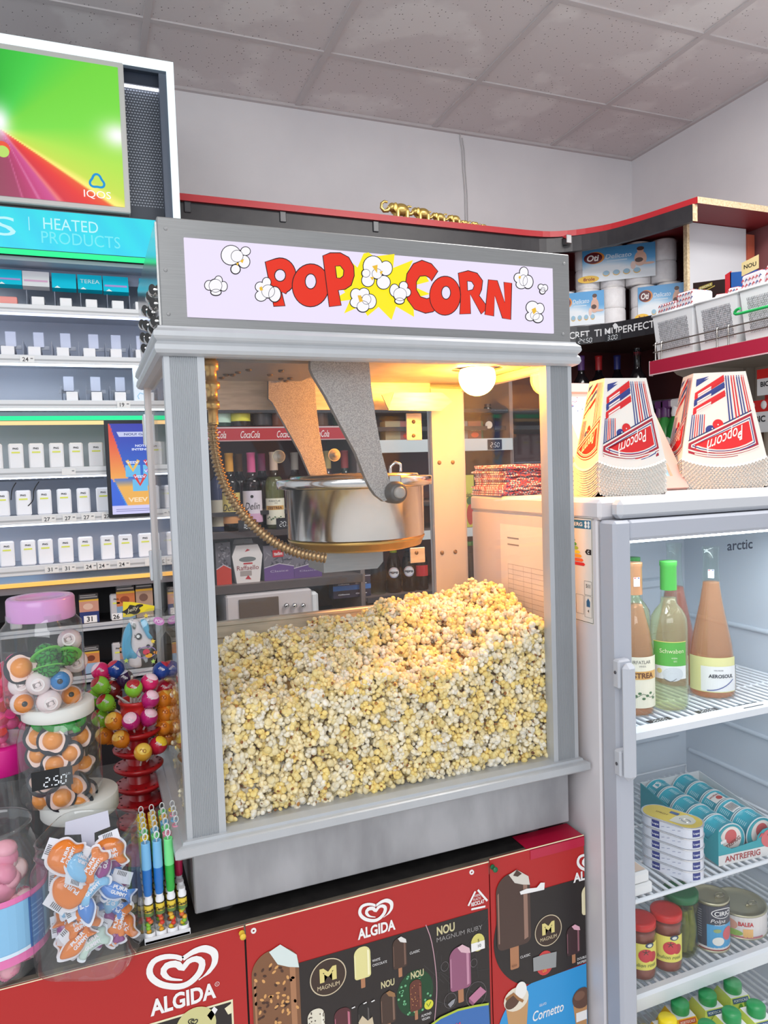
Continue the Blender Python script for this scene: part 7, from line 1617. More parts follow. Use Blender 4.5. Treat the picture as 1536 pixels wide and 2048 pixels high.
p = at(1131, 481, y=1.57); MB().box(p.x-.012, p.x+.014, 1.545, 1.575, p.z-.018, p.z+.018, CHROME, .002).build('bracket', wsn, label='shiny chrome bracket')
MB().box(.236, XR-.002, YB-.016, YB-.003, .02, ZTB-.024, MAR).build('back_panel', wsn)
MB().box(XR-.016, XR-.003, 1.18, YB-.016, .02, ZTB-.024, MAR).build('side_panel', wsn)
MB().box(.236, .252, 1.64, YB-.016, .02, ZTB-.024, BKF).build('side_panel', wsn)
xw0 = at(1374, 470, y=1.27).x
ep = MB().box(xw0, XR-.07, 1.27, 1.288, .9, ZTB-.026, WPN); ep.box(xw0-.0015, xw0+.012, 1.269, 1.289, .9, ZTB-.030, CHIP); ep.build('end_panel', wsn, label='white end panel with raw chipboard edge')
st = MB(); st.box(XR-.07, XR-.03, 1.262, 1.285, 1.9, ZTB-.05, k((176, 84, 60), .7)); st.build('raw_strip', wsn, label='rust brown unpainted strip')
XD = .885
MB().box(XD-.009, XD+.009, 1.64, YB-.016, .02, 2.13, SHD).build('divider', wsn)
def cmap(a, b, h=0):
    """along the curved front: a = distance from its left end"""
    t = max(0, min(len(CV2)-1.001, a/CL*(len(CV2)-1))); i = int(t); p, q = CV2[i], CV2[i+1]; d = (q-p).normalized(); n_ = Vector((d.y, -d.x, 0))
    w_ = p.lerp(q, t-i); return Vector((w_.x, w_.y, b))+n_*h
CV2 = [Vector((p.x-.006, p.y+.012, 0)) for p in cv]; CL = sum((b_-a_).length for a_, b_ in zip(CV2, CV2[1:]))
# shelf with the black banner under the paper packs
ZBN = 2.143; bs = board(ZBN-.018, ZBN-.002, .014, SHD, BKF, 1.17); bs.build('shelf', wsn)
bn2 = MB(); nseg = 40; a0, a1 = .2, CL-.02
for i in range(nseg):
    b0, b1 = a0+(a1-a0)*i/nseg, a0+(a1-a0)*(i+1)/nseg; bn2.add([cmap(b0, ZBN-.075, .003), cmap(b1, ZBN-.075, .003), cmap(b1, ZBN, .003), cmap(b0, ZBN, .003)], [(0, 1, 2, 3)], k((40, 38, 42), .3))
WSER = k((220, 220, 222), .4)
def arc_at(u, v):
    p = at(u, v, z=ZBN-.04); return min(range(400), key=lambda i: (cmap(CL*i/400, ZBN-.04)-p).length)*CL/400
for tx, u, v, w_ in (('SECRET', 1150, 671, .12), ('TI MU', 1216, 668, .10), ('PERFECT', 1298, 661, .16)): bn2.text(cmap, tx, arc_at(u, v), ZBN-.036, .030, WSER, .0045, w_, bold=.01)
ax_ = arc_at(1218, 660); bn2.poly(cmap, [(ax_, ZBN-.03), (ax_+.02, ZBN-.024), (ax_+.012, ZBN-.010), (ax_+.004, ZBN-.004), (ax_-.006, ZBN-.012)], WSER, .0045)
bn2.build('banner', wsn, label='black banner with white lettering SECRET TI MU PERF')
for tx, u, v, lb in (('24.50', 1179, 680, 'black price tag on the lettered banner, beside the machine head'), ('3.00', 1252, 672, 'black price tag on the lettered banner, nearer the white baskets')):
    a_ = arc_at(u, v); pt2 = MB(); c_ = [cmap(a_-.035, ZBN-.078, .008), cmap(a_+.035, ZBN-.078, .008), cmap(a_+.035, ZBN-.046, .008), cmap(a_-.035, ZBN-.046, .008)]
    f_ = plane(c_[0], c_[1]-c_[0], (0, 0, 1)); pt2.prism([(0, 0), (.07, 0), (.07, .032), (0, .032)], -.001, 0, k((34, 34, 38), .35), f_); seg7(pt2, f_, tx, .010, .006, .018, k((220, 224, 228)), .0006); tag(pt2.build('price_tag', origin=f_(.035, 0)), lb, 'price tag')
# other shelves
def strip_shelf(x0, x1, ztop, edge, th, y=YS2, nm='shelf'):
    s = MB(); s.box(x0, x1, y+.002, YB-.016, ztop-.016, ztop, SHD); s.box(x0, x1, y-.004, y+.004, ztop-th, ztop+.001, edge, .001); return s.build(nm, wsn)
COKE = k((176, 34, 44), .4)
zc1 = 1.730; so = strip_shelf(.252, XD-.009, zc1, COKE, .052)
cc = MB(); fcc = front(YS2-.004)
for u in (432, 500, 572, 640): x = at(u, 870, y=YS2).x; cc.text(fcc, 'CocaCola', x, zc1-.028, .026, k((236, 226, 224), .4), .0006, .072, bold=.006, shear=.35)
cc.rect(fcc, .252, zc1-.005, XD-.01, zc1, k((190, 180, 180), .4), .0004); cc.rect(fcc, .252, zc1-.052, XD-.01, zc1-.048, k((190, 150, 150), .4), .0004); cc.build('shelf_strip', so, label='red strip with repeated Coca-Cola script')
zc2 = 1.342; strip_shelf(.252, XD-.009, zc2, k((70, 62, 64), .45), .022)
zc3 = 1.145; strip_shelf(.252, XD-.009, zc3, k((84, 74, 72), .45), .030)
zc4 = .955; strip_shelf(.252, 2.2, zc4, k((70, 62, 64), .45), .022)
GS = k((196, 206, 208), .4); zs1 = 1.672; so = strip_shelf(XD+.009, 1.58, zs1, GS, .050); zs2 = 1.30; strip_shelf(XD+.009, 1.58, zs2, GS, .036); zs3 = 1.048; strip_shelf(XD+.009, 1.58, zs3, k((70, 62, 64), .45), .022)
MB().box(1.575, 1.592, 1.63, YB-.016, .02, 2.12, SHD).build('divider', wsn)
zs4 = 1.80; q_ = board(zs4-.016, zs4, .03, SHD, BKF, 1.17); q_.build('shelf', wsn)
zs5 = 1.42; q_ = board(zs5-.016, zs5, .03, SHD, BKF, 1.17)
def ptag(x, z, y, s, lb):
    m = MB(); m.box(x-.034, x+.034, y-.0016, y, z, z+.042, k((40, 40, 46), .35)); f = front(y-.0016); seg7(m, f, s, x-.022, z+.010, .018, k((224, 228, 230)), .0006); return tag(m.build('price_tag', origin=(x, y, z)), lb, 'price tag')
ptag(at(988, 888, y=YS2).x, zs1-.046, YS2-.006, '2.50', 'dark price tag 2.50 on the grey shelf seen through the right glass'); ptag(at(590, 875, y=YS2).x+.06, zc1-.050, YS2-.007, '57.00', 'dark price tag 57.00 over the red script strip')
ptag(at(495, 1057, y=YS2).x, zc2+.002, YS2-.002, '18.00', 'dark price tag 18.00 under the pink capped bottle'); ptag(at(570, 1052, y=YS2).x, zc2+.002, YS2-.002, '20.0', 'dark price tag 20 next to the kettle')
# bottles behind the machine
def plain_bottle(u, zs, prof, glass, fill, liq, capc, capz, label, lab=None, y=1.70, grp='bottles behind the machine'):
    x = at(u, 950, y=y).x; return bottle(x, y, zs+.0004, prof, fill, liq, label, capc, capz, 'bottle', glass, lab, grp)
def flat_lab(c, z0, z1, txt, tc, r=.0362, wdt=.05, sub=None, shear=0, th=-PI/2-.25):
    def f_(t, x, y, z):
        m = MB(); f = cyl(x, y, z, r+.0006, th); m.rect(f, -wdt, z0, wdt, z1, c, 0, 20)
        if sub: m.rect(f, -wdt, z0, wdt, z0+(z1-z0)*.28, sub, .0004, 20)
        if txt: m.text(f, txt, 0, z0+(z1-z0)*.52, (z1-z0)*.22, tc, .0008, min(wdt*1.5, .06), shear=shear)
        m.disc(f, 0, z0+(z1-z0)*.82, .006, tc, .0008, n=10) if shear else None
        m.build('label', t)
    return f_
DKG = k((44, 30, 34), .15); YL_ = k((220, 196, 110), .45); 
plain_bottle(459, zc2, BORD, pane('amber_glass', (190, 140, 90), 1.5), .20, pane('rose_b', (220, 150, 110), 1.33), k((226, 160, 60), .4), .225, 'bottle with orange cap and yellow label behind the conduit', flat_lab(YL_, .03, .145, 'Delin', BLACK, sub=k((216, 150, 90), .45), shear=.3))
plain_bottle(503, zc2, BORD, pane('pink_glass', (220, 150, 160), 1.5), .20, pane('rose_c', (190, 110, 120), 1.33), k((214, 90, 140), .4), .22, 'bottle with pink cap and white pink label behind the conduit', flat_lab(k((226, 216, 226), .45), .03, .150, 'Delin', BLACK, sub=k((214, 170, 200), .45), shear=.3), 1.69)
plain_bottle(548, zc2, BORD, pane('clear_b', (236, 240, 220), 1.5), .2, WINE, k((206, 180, 160), .4), .225, 'bottle with cream ZESTREA label left of the kettle', lambda t, x, y, z: zestL(t, x, y, z, th=-PI/2-.3), 1.68)
plain_bottle(478, zc2, BORD, DKG, None, None, k((150, 96, 50), .4), .225, 'dark bottle with brown cap behind the orange capped one', None, 1.83); plain_bottle(524, zc2, BORD, DKG, None, None, k((190, 90, 140), .4), .225, 'dark bottle with small pink cap right of the pink labelled one', None, 1.84)
plain_bottle(590, zc2, BORD, pane('clear_b2', (220, 220, 214), 1.5), .2, WINE, k((200, 190, 180), .4), .225, 'pale capped bottle just left of the kettle arm', None, 1.80); plain_bottle(436, zc2, BORD, k((48, 54, 90), .2), None, None, k((60, 60, 70), .4), .22, 'dark blue bottle at the front column edge', flat_lab(k((196, 190, 170), .45), .02, .12, '', BLACK), 1.72)
SQ = [(.036, 0), (.041, .003), (.042, .01), (.042, .19), (.034, .21), (.016, .235), (.015, .28), (.016, .285)]
plain_bottle(445, zc1, SQ, k((34, 60, 48), .15), None, None, k((30, 60, 40), .4), .24, 'dark green bottle with pale label on the red strip shelf', flat_lab(k((190, 220, 200), .4), .02, .15, '', BLACK, .0422, .055)); plain_bottle(485, zc1, SQ, k((40, 30, 28), .15), None, None, k((200, 40, 40), .4), .24, 'dark bottle with yellow label on the red strip shelf', flat_lab(k((222, 214, 70), .4), .025, .13, 'J B', k((190, 50, 30)), .0422, .05)); plain_bottle(529, zc1, SQ, k((30, 26, 30), .15), None, None, k((30, 30, 30), .4), .24, 'dark square bottle with white barcode on the red strip shelf', flat_lab(k((44, 42, 46), .4), .01, .13, '', BLACK, .0422, .04)); plain_bottle(563, zc1, SQ, k((110, 60, 36), .15), None, None, k((60, 30, 30), .4), .24, 'brown bottle behind the rear kettle arm', None)
for i, (u, c) in enumerate(((640, (90, 60, 40)), (690, (50, 70, 50)))): plain_bottle(u, zc1, SQ, k(c, .15), None, None, k((80, 30, 30), .4), .24, ('brown bottle between the two kettle arms', 'green bottle behind the front kettle arm')[i], None)
for i, u in enumerate((655, 690, 735, 750)): plain_bottle(u, zc2, BORD, k(((60, 40, 40), (40, 50, 44), (70, 60, 40), (50, 36, 40))[i], .15), None, None, k(((160, 140, 90), (150, 60, 60), (190, 180, 160), (60, 60, 60))[i], .4), .225, 'dark bottle hidden behind the kettle, %s from left' % ORD(i), None)
# sweets on the shelf below
def sbox(u0, u1, v0, zb, y, dep, cols, name, label, cat, txt=None, tc=None, taper=0, grp=None):
    g = P(y); x0, x1 = g(u0, v0)[0], g(u1, v0)[0]; hh = g((u0+u1)/2, v0)[1]-zb; m = MB(); w = x1-x0
    m.prism([(x0+taper*w*.4, zb), (x1-taper*w*.4, zb), (x1, zb+hh*.72), (x1-w*.14, zb+hh), (x0+w*.14, zb+hh), (x0, zb+hh*.72)] if taper else [(x0, zb), (x1, zb), (x1, zb+hh), (x0, zb+hh)], -dep, 0, cols[0], front(y)); f = front(y)
    return m, f, x0, x1, w, hh, zb
def fin(m, name, label, cat, x, y, z, grp=None): return tag(m.build(name, origin=(x, y, z)), label, cat, grp)
RAF = k((232, 228, 226), .45)
for (u0, u1, v0, y, lb) in ((461, 510, 1078, 1.76, 'white chocolate box standing behind the front Raffaello box'), (463, 524, 1090, 1.66, 'white Raffaello chocolate box with red writing behind the conduit')):
    m, f, x0, x1, w, hh, zb = sbox(u0, u1, v0, zc3+.0004, y, .07, [RAF], 0, 0, 0, taper=.3)
    m.text(f, 'Raffaello', x0+w*.5, zb+hh*.40, hh*.12, k((150, 50, 60)), .0008, w*.72); m.disc(f, x0+w*.5, zb+hh*.62, w*.28, k((120, 126, 126), .4), .0006, rb=hh*.07); m.rect(f, x0+w*.36, zb+hh*.49, x0+w*.66, zb+hh*.53, k((190, 40, 50)), .0008); m.poly(f, [(x0+w*.4, zb+hh*.1), (x0+w*.6, zb+hh*.08), (x0+w*.5, zb+hh*.2)], k((190, 50, 60)), .0008); m.rect(f, x0+w*.24, zb+hh*.18, x0+w*.62, zb+hh*.32, k((170, 160, 156), .4), .0006)
    m.poly(f, [(x0+w*.42, zb+hh*.82), (x0+w*.6, zb+hh*.86), (x0+w*.5, zb+hh*.9)], k((190, 50, 60)), .0008); fin(m, 'chocolate_box', lb, 'box', (x0+x1)/2, y+.03, zc3)
for i, (u0, u1, v0, c1, c2, lb) in enumerate(((430, 460, 1085, (110, 108, 116), (206, 60, 40), 'grey and red candy bag at the front column edge'), (526, 586, 1090, (120, 116, 126), (108, 76, 140), 'purple and grey candy bag with red badge right of the Raffaello boxes'), (586, 642, 1100, (120, 116, 126), (100, 70, 130), 'purple and grey candy bag under the kettle hose end'))):
    m, f, x0, x1, w, hh, zb = sbox(u0, u1, v0, zc3+.0004, 1.66, .06, [k(c1, .35)], 0, 0, 0)
    for j in range(26): a, b = x0+rnd.uniform(.06, .94)*w, zb+hh*rnd.uniform(.42, .96); m.disc(f, a, b, w*.10, k((150, 148, 156) if j % 2 else (76, 74, 84), .3), .0005+.00005*j, rb=hh*.018, n=8, rot=rnd.uniform(0, 3))
    m.poly(f, [(x0, zb), (x1, zb), (x1, zb+hh*.36), (x0+w*.5, zb+hh*.46), (x0, zb+hh*.36)], k(c2, .4), .0022); m.rib(f, [(x0, zb+hh*.37), (x0+w*.5, zb+hh*.47), (x1, zb+hh*.37)], .003, k((206, 200, 210), .4), .0025)
    if i == 1: m.rect(f, x0+w*.3, zb+hh*.66, x0+w*.66, zb+hh*.86, k((196, 40, 50), .4), .0026); m.text(f, 'tadim', x0+w*.48, zb+hh*.76, hh*.10, k((240, 236, 236)), .003, w*.28, bold=.02)
    if i: m.text(f, 'Clasice', x0+w*.5, zb+hh*.26, hh*.06, k((190, 180, 206)), .003, w*.6)
    fin(m, 'candy_bag', lb, 'bag', (x0+x1)/2, 1.68, zc3)
# white coffee machine below
g = P(1.58); x0, x1, z1_ = g(452, 1180)[0], g(640, 1180)[0], g(540, 1182)[1]
ap = thing('coffee_machine', 'white coffee machine with dark window and three silver knobs behind the heap', 'coffee machine', ((x0+x1)/2, 1.7, zc4+.0005))
m = MB().box(x0, x1-.03, 1.59, 1.80, zc4+.0005, zc3-.034, k((206, 202, 204), .4), .006); m.box(x1-.034, x1, 1.60, 1.78, zc4+.0005, zc3-.05, k((226, 232, 236), .4), .01); m.build('body', ap)
xa_, xb_ = g(478, 1200)[0], g(558, 1200)[0]; MB().box(xa_, xb_, 1.584, 1.592, zc4+.03, zc3-.05, k((104, 92, 84), .25), .002).build('window', ap)
for u in (573, 589, 606): p = at(u, 1211, y=1.575); MB().ell(tuple(p), .0105, .0105, .0105, CHROME, 16, 10).build('knob', ap)
# Gillette display, cola bottles, coffee boxes on the right bay
g = P(1.66); x0, x1 = g(666, 1180)[0], g(742, 1180)[0]; zt_ = g(700, 1152)[1]
m = MB().box(x0, x1, 1.66, 1.72, zs3+.0005, zt_, k((52, 46, 72), .4), .002); f = front(1.66); w, hh = x1-x0, zt_-zs3
m.rect(f, x0, zt_-hh*.06, x1, zt_-hh*.02, k((190, 190, 200), .4), .0006); m.rect(f, x0, zs3+hh*.36, x1, zs3+hh*.58, k((70, 120, 190), .4), .0006)
for i in (0, 1):
    for j in (0, 1): cx_ = x0+w*(.28+.46*i); m.disc(f, cx_, zs3+hh*(.22+.50*j), w*.20, k((50, 42, 60), .4), .0008, rb=hh*.13); m.text(f, 'Gillette', cx_, zs3+hh*(.18+.46*j), hh*.06, k((232, 232, 240)), .0012, w*.3, bold=.03)
fin(m, 'razor_pack', 'dark blue razor display reading Gillette under the kettle', 'box', (x0+x1)/2, 1.69, zs3)
COL_ = [(.028, 0), (.032, .006), (.030, .03), (.032, .06), (.032, .10), (.026, .135), (.014, .165), (.0125, .18), (.014, .182)]
for i, (u, lc, lb) in enumerate(((756, None, 'clear bottle with green cap left of the cola bottles'), (788, 'P', 'cola bottle with round PEPSI logo, left of two'), (818, 'P', 'cola bottle with round PEPSI logo, right of two'), (842, 'R', 'cola bottle with red label beside the rear post'))):
    def lab(t, x, y, z, lc=lc):
        if not lc: return
        m = MB(); f = cyl(x, y, z, .0328, -PI/2-.4)
        if lc == 'P': m.disc(f, 0, .085, .022, k((226, 226, 230), .4), .0004, n=24); m.poly(f, [(.020*cos(t2), .085+.020*sin(t2)) for t2 in [R(a) for a in range(20, 161, 10)]], k((206, 60, 50), .4), .0012); m.poly(f, [(.020*cos(t2), .085+.020*sin(t2)) for t2 in [R(a) for a in range(200, 341, 10)]], k((40, 70, 150), .4), .0012); m.text(f, 'PEPSI', 0, .085, .009, k((30, 30, 50)), .0014, .036, bold=.03)
        else: m.rect(f, -.035, .06, .035, .105, k((196, 40, 50), .4), .0002, 12)
        m.build('label', t)
    x = at(u, 1150, y=1.69).x; bottle(x, 1.69, zs3+.0004, COL_, .14 if lc else None, pane('cola', (176, 112, 76), 1.33, .05, .12, (120, 70, 44)) if lc else None, lb, k((190, 206, 60) if i < 2 else (40, 40, 60), .4), .165, 'cola_bottle', pane('pet_bottle', (226, 232, 220), 1.4), lab, 'bottles by the rear post')
NES = k((126, 60, 50), .45)
for i, (u0, u1, c, lb) in enumerate(((770, 800, (150, 140, 110), 'beige coffee box left of the hinge plate'), (800, 826, (150, 90, 80), 'coffee box reading NESC by the hinge plate'), (913, 935, (110, 116, 120), 'grey coffee box right of the rear post'), (936, 962, (126, 70, 56), 'red brown NESCAFE box seen through the right glass'), (962, 978, (60, 90, 60), 'narrow green coffee box seen through the right glass'))):
    m, f, x0, x1, w, hh, zb = sbox(u0, u1, 842, zs1+.0004, 1.68, .06, [k(c, .45)], 0, 0, 0)
    if i in (1, 3): m.text(f, 'NESCAFE', x0+w*.5, zb+hh*.55, hh*.16, k((226, 220, 216)), .0008, w*.9, bold=.02); m.disc(f, x0+w*.5, zb+hh*.25, w*.3, k((206, 70, 40), .4), .0008, rb=hh*.14)
    fin(m, 'coffee_box', lb, 'box', (x0+x1)/2, 1.70, zs1, 'coffee boxes on the grey shelf')
x = at(992, 850, y=1.69).x
bottle(x-.04, 1.69, zs1+.0004, [(.03, 0), (.033, .005), (.033, .10), (.02, .125), (.014, .14), (.014, .15)], .10, pane('syrup', (80, 90, 60), 1.33), 'dark bottle with round white label right of the coffee boxes', k((60, 40, 30), .4), .138, 'bottle', pane('green_b', (150, 170, 150), 1.4), lambda t, x, y, z: MB().disc(cyl(x, y, z, .0338, -PI/2-.4), 0, .06, .016, k((196, 190, 176), .4), .0004).build('label', t))
for i, u in enumerate((921, 938)):
    m, f, x0, x1, w, hh, zb = sbox(u-8, u+9, 950, zs2+.0004, 1.66, .07, [k((196, 196, 80), .45)], 0, 0, 0); m.text(f, 'slatina', x0+w*.5, zb+hh*.62, hh*.09, k((50, 70, 40)), .0008, w*.85, bold=.02); m.disc(f, x0+w*.5, zb+hh*.24, w*.42, k((180, 50, 50), .4), .0008, rb=hh*.2); m.disc(f, x0+w*.5, zb+hh*.50, w*.4, k((44, 100, 60), .4), .0006, rb=hh*.08)
    fin(m, 'juice_carton', ('yellow juice carton with melon slice next to the rear post', 'yellow juice carton with melon slice, right of its twin')[i], 'carton', (x0+x1)/2, 1.69, zs2, 'melon juice cartons')
for i, u in enumerate((920, 938, 950)): x = at(u, 1150, y=1.72).x; bottle(x, 1.72, zs3+.0004, COL_, .13, pane(('g1', 'g2', 'g3')[i], ((150, 190, 150), (120, 140, 120), (90, 70, 60))[i], 1.33), ('green bottle low behind the rear post', 'dark bottle low beside the fridge side', 'dark bottle nearest the fridge side')[i], k((90, 190, 90), .4), .165, 'bottle', pane('pet_bottle', (226, 232, 220), 1.4), None, 'bottles by the rear post')
for i, u in enumerate((985, 1003, 1020)): x = at(u, 940, y=1.70).x; m = MB().lathe([(.024, 0), (.026, .004), (.026, .11), (.022, .12)], k(((60, 56, 110), (90, 60, 60), (80, 60, 110))[i], .3), 20, (x, 1.70, zs2+.0004)); m.lathe([(.027, .02), (.0272, .09)], k(((110, 40, 60), (120, 100, 110), (120, 110, 140))[i], .4), 20, (x, 1.70, zs2+.0004), cap=False); fin(m, 'drink_can', 'dark drink can on the lower grey shelf, %s from left' % ORD(i), 'can', x, 1.70, zs2+.0004, 'drink cans on the lower grey shelf')
# liqueur bottles in the corner
GAR = [(.030, 0), (.036, .004), (.037, .02), (.037, .15), (.034, .175), (.020, .20), (.0145, .215), (.014, .275), (.0155, .277), (.0155, .29)]
for u, vt, c, lb, hs in ((1162, 712, (96, 60, 120), 'dark bottle with purple cap in the corner', 1), (1197, 712, (180, 40, 44), 'dark bottle with red cap in the corner, left of the blue cap', 1), (1234, 711, (50, 56, 130), 'dark bottle with blue cap in the corner', 1), (1274, 697, (130, 36, 46), 'dark GARRONE bottle with wine red cap in the corner', 1.08)):
    y = 1.66 if u < 1250 else 1.46; p = at(u, vt, y=y); x = p.x; zb = p.z-.29*hs; t = thing('bottle', lb, 'bottle', (x, y, zb), 'dark bottles in the corner')
    MB().lathe([(r*hs, z*hs) for r, z in GAR], k((24, 20, 24), .12), 28, (x, y, zb)).build('glass', t); MB().lathe([(.0152, .225), (.0152, .275), (.0165, .277), (.0165, .290), (0, .2908)], k(c, .35), 22, (x, y, zb+.29*(hs-1))).build('cap', t)
    m = MB(); f = cyl(x, y, zb, .0375*hs, -PI/2-.62); m.rect(f, -.03, .10*hs, .03, .165*hs, k((40, 38, 42), .4), .0006, 12); m.rib(f, [(-.028, .142*hs), (.028, .142*hs), (.028, .162*hs), (-.028, .162*hs)], .0012, k((200, 200, 200)), .0012, True); m.text(f, 'GARRONE' if hs > 1 else 'Campo', 0, .152*hs, .011, k((214, 214, 214)), .0012, .046 if hs > 1 else .03, bold=.02); m.build('label', t); BZ = zb
q_ = board(BZ-.018, BZ-.001, .05, SHD, BKF, 1.17); q_.build('shelf', wsn)
q_ = board(1.40, 1.416, .05, SHD, BKF, 1.17); q_.build('shelf', wsn)
# toilet paper packs
TPW = noisy('tissue', (236, 232, 230), (246, 243, 241), 40, .9); FILM = pane('film', (250, 250, 252), 1.5, .12)
def paper_pack(x, y, z, rz, nx, label, face=True):
    r, L = .054, .093; t = thing('paper_pack', label, 'toilet paper', (x, y, z), 'toilet paper packs'); Mx = rotm((x, y, z), rz); Wd = nx*2*r
    for j in (0, 1):
        for i in range(nx):
            m = MB(); xx = -Wd/2+r+2*r*i; m.lathe([(.018, .002), (r*.93, .0), (r*.99, .006), (r, .02), (r, L-.02), (r*.99, L-.006), (r*.93, L), (.020, L-.001), (.018, L-.006)], TPW, 24, (0, 0, 0), Mx @ Matrix.Translation((xx, r, j*L)), cap=False); m.build('roll', t)
    fm = MB(); F_ = lambda a, b, h=0: Mx @ Vector((a, -.003-h, b)); fm.box(-Wd/2-.002, Wd/2+.002, -.002, 2*r+.002, 0, 2*L+.001, FILM, .014, Mx); fm.build('film', t)
    lb = MB(); a0, a1, b0, b1 = -Wd/2+.035, Wd/2-.09, .028, 2*L-.012; w, hh = a1-a0, b1-b0
    lb.picture(F_, a0, b0, a1, b1, 14, 14, lambda u, v: [p+(q-p)*min(1, max(0, (v-.35-.12*math.sin(u*5))*3)) for p, q in zip((232, 238, 244), (84, 160, 216))], vcol('printed_film', 0, .3), .0006)
    lb.disc(F_, a0+w*.17, b0+hh*.72, w*.14, k((226, 140, 60), .3), .0010, rb=hh*.18); lb.disc(F_, a0+w*.15, b0+hh*.72, w*.13, k((100, 26, 36), .3), .0013, rb=hh*.165); lb.text(F_, 'Oti', a0+w*.15, b0+hh*.72, hh*.19, k((246, 240, 236)), .0018, w*.17, bold=.03, shear=.2)
    lb.text(F_, 'Delicato', a0+w*.50, b0+hh*.72, hh*.13, k((222, 234, 246)), .0012, w*.36, shear=.2, bold=.01); lb.rect(F_, a0+w*.34, b0+hh*.57, a0+w*.62, b0+hh*.60, k((206, 224, 240)), .0012)
    lb.disc(F_, a0+w*.08, b0+hh*.10, w*.15, k((240, 190, 50), .3), .0011, rb=hh*.11); lb.text(F_, '8role', a0+w*.09, b0+hh*.10, hh*.10, k((150, 50, 40)), .0016, w*.16, bold=.02)
    for i in range(4): lb.disc(F_, a0+w*(.33+.14*i), b0+hh*.22, w*.05, k((222, 180, 90), .3), .0011, rb=hh*.085); lb.disc(F_, a0+w*(.33+.14*i), b0+hh*.235, w*.045, k((150, 190, 214), .3), .0014, rb=hh*.07)
    # a woman carrying a child, small print
    for (cx_, cz_, rx, rz_, c, hh_) in ((.80, .56, .085, .22, (214, 170, 150), .0012), (.80, .80, .045, .085, (222, 176, 156), .0014), (.80, .85, .05, .06, (90, 60, 50), .0017), (.79, .44, .06, .10, (222, 180, 160), .0018), (.78, .52, .055, .07, (80, 54, 46), .0020), (.90, .40, .09, .035, (222, 180, 160), .0019), (.70, .38, .035, .12, (230, 200, 190), .0016)): lb.disc(F_, a0+w*cx_, b0+hh*cz_, w*rx, k(c, .4), hh_, rb=hh*rz_, n=16)
    lb.build('printed_label', t); return t
rzp = R(-37); L2 = .093*2
p = at(1243, 577, y=1.56); pA = p; q = at(1333, 545, y=1.45)
paper_pack(1.99, 1.63, ZBN, R(-40), 3, 'eight roll toilet paper pack, lower left behind the machine head'); paper_pack(2.262, 1.425, ZBN, R(-45), 3, 'eight roll toilet paper pack, lower right beside the white end panel')
pt_ = paper_pack(2.13, 1.545, ZBN+L2+.003, R(-40), 4, 'eight roll toilet paper pack, topmost in the corner')
# brass elephants on the top board
EB = BRASS
def elephant(u0, u1, v, label):
    y = 1.652; x0, x1 = at(u0, v, z=ZTB).x, at(u1, v, z=ZTB).x; x0, x1 = at(u0, v, y=y).x, at(u1, v, y=y).x; s = (x1-x0)/1.5; m = MB(); Mx = Matrix.Translation(((x0+x1)/2+.12*s, y, ZTB+.0003)) @ Matrix.Scale(s, 4)
    m.ell((.28, 0, .62), .50, .34, .36, EB, 20, 12, Mx); m.ell((-.30, 0, .70), .27, .25, .27, EB, 16, 10, Mx)
    for sx in (-.02, .60):
        for sy in (-.17, .17): m.tube([(sx, sy, .5), (sx, sy, .2), (sx, sy, .0)], [.16, .13, .145], EB, 10, xf=Mx)
    m.tube([(-.46, 0, .66), (-.62, 0, .48), (-.84, 0, .44), (-1.0, 0, .62), (-.98, 0, .86), (-.80, 0, 1.0), (-.60, 0, .98)], [.15, .125, .11, .10, .09, .08, .07], EB, 10, xf=Mx)
    for sy in (-1, 1): m.ell((-.16, sy*.24, .66), .17, .05, .27, EB, 12, 8, Mx); m.tube([(-.46, sy*.12, .62), (-.60, sy*.14, .64), (-.68, sy*.14, .72)], [.035, .028, .012], EB, 6, xf=Mx)
    m.tube([(.76, 0, .7), (.84, 0, .5), (.83, 0, .36)], [.035, .025, .03], EB, 6, xf=Mx)
    return tag(m.build('elephant_figurine', origin=((x0+x1)/2, y, ZTB)), label, 'figurine', 'brass elephants on the red top board')
for i, (u0, u1, v) in enumerate(((767, 813, 428), (816, 855, 434), (857, 887, 437), (889, 917, 441), (918, 935, 442), (939, 955, 444), (959, 971, 446))):
    elephant(u0, u1, v, ('largest brass elephant, leftmost of the row', 'second largest brass elephant, second from left', 'brass elephant, third from left in the row', 'brass elephant in the middle of the row', 'small brass elephant, third from the right end', 'small brass elephant, second from the right end', 'tiniest brass elephant at the right end of the row')[i])

# ================================================================== gondola shelf with white baskets, right
XG = 1.78
gd = thing('gondola_shelf', 'beige metal shelf with a crimson front rail carrying white baskets', 'shelving', (2.0, .55, 0))
GB_ = k((172, 164, 154), .5); CRI = k((176, 36, 66), .4); ZG_ = 1.912
sx_ = lambda a, b, h=0: Vector((XG-h, -a, b))
MB().box(XG+.002, 2.24, .22, .995, ZG_-.02, ZG_, GB_, .001).build('shelf', gd)
rl = MB().box(XG-.012, XG+.004, .22, .997, ZG_-.052, ZG_-.004, CRI, .001); rl.rect(lambda a, b, h=0: Vector((XG-.012-h, -a, b)), -.997, ZG_-.054, -.22, ZG_-.050, k((226, 190, 196), .4), .0005); rl.box(XG-.0125, XG+.004, .9972, .9985, ZG_-.055, ZG_-.003, k((226, 214, 216), .4)); rl.build('front_rail', gd, label='crimson front rail')
MB().box(2.24, 2.26, .1, 1.10, .05, 2.05, GB_).build('back_panel', gd)
for y in (.985, .25): MB().box(2.20, 2.24, y-.02, y+.02, .05, 2.06, k((160, 152, 142), .5), .002).build('upright', gd)
br = MB(); br.prism([(2.2, ZG_-.14), (2.2, ZG_-.02), (XG+.06, ZG_-.02), (XG+.10, ZG_-.05)], -.984, -.980, GB_, lambda a, b, h: Vector((a, -h, b))); br.build('bracket', gd)
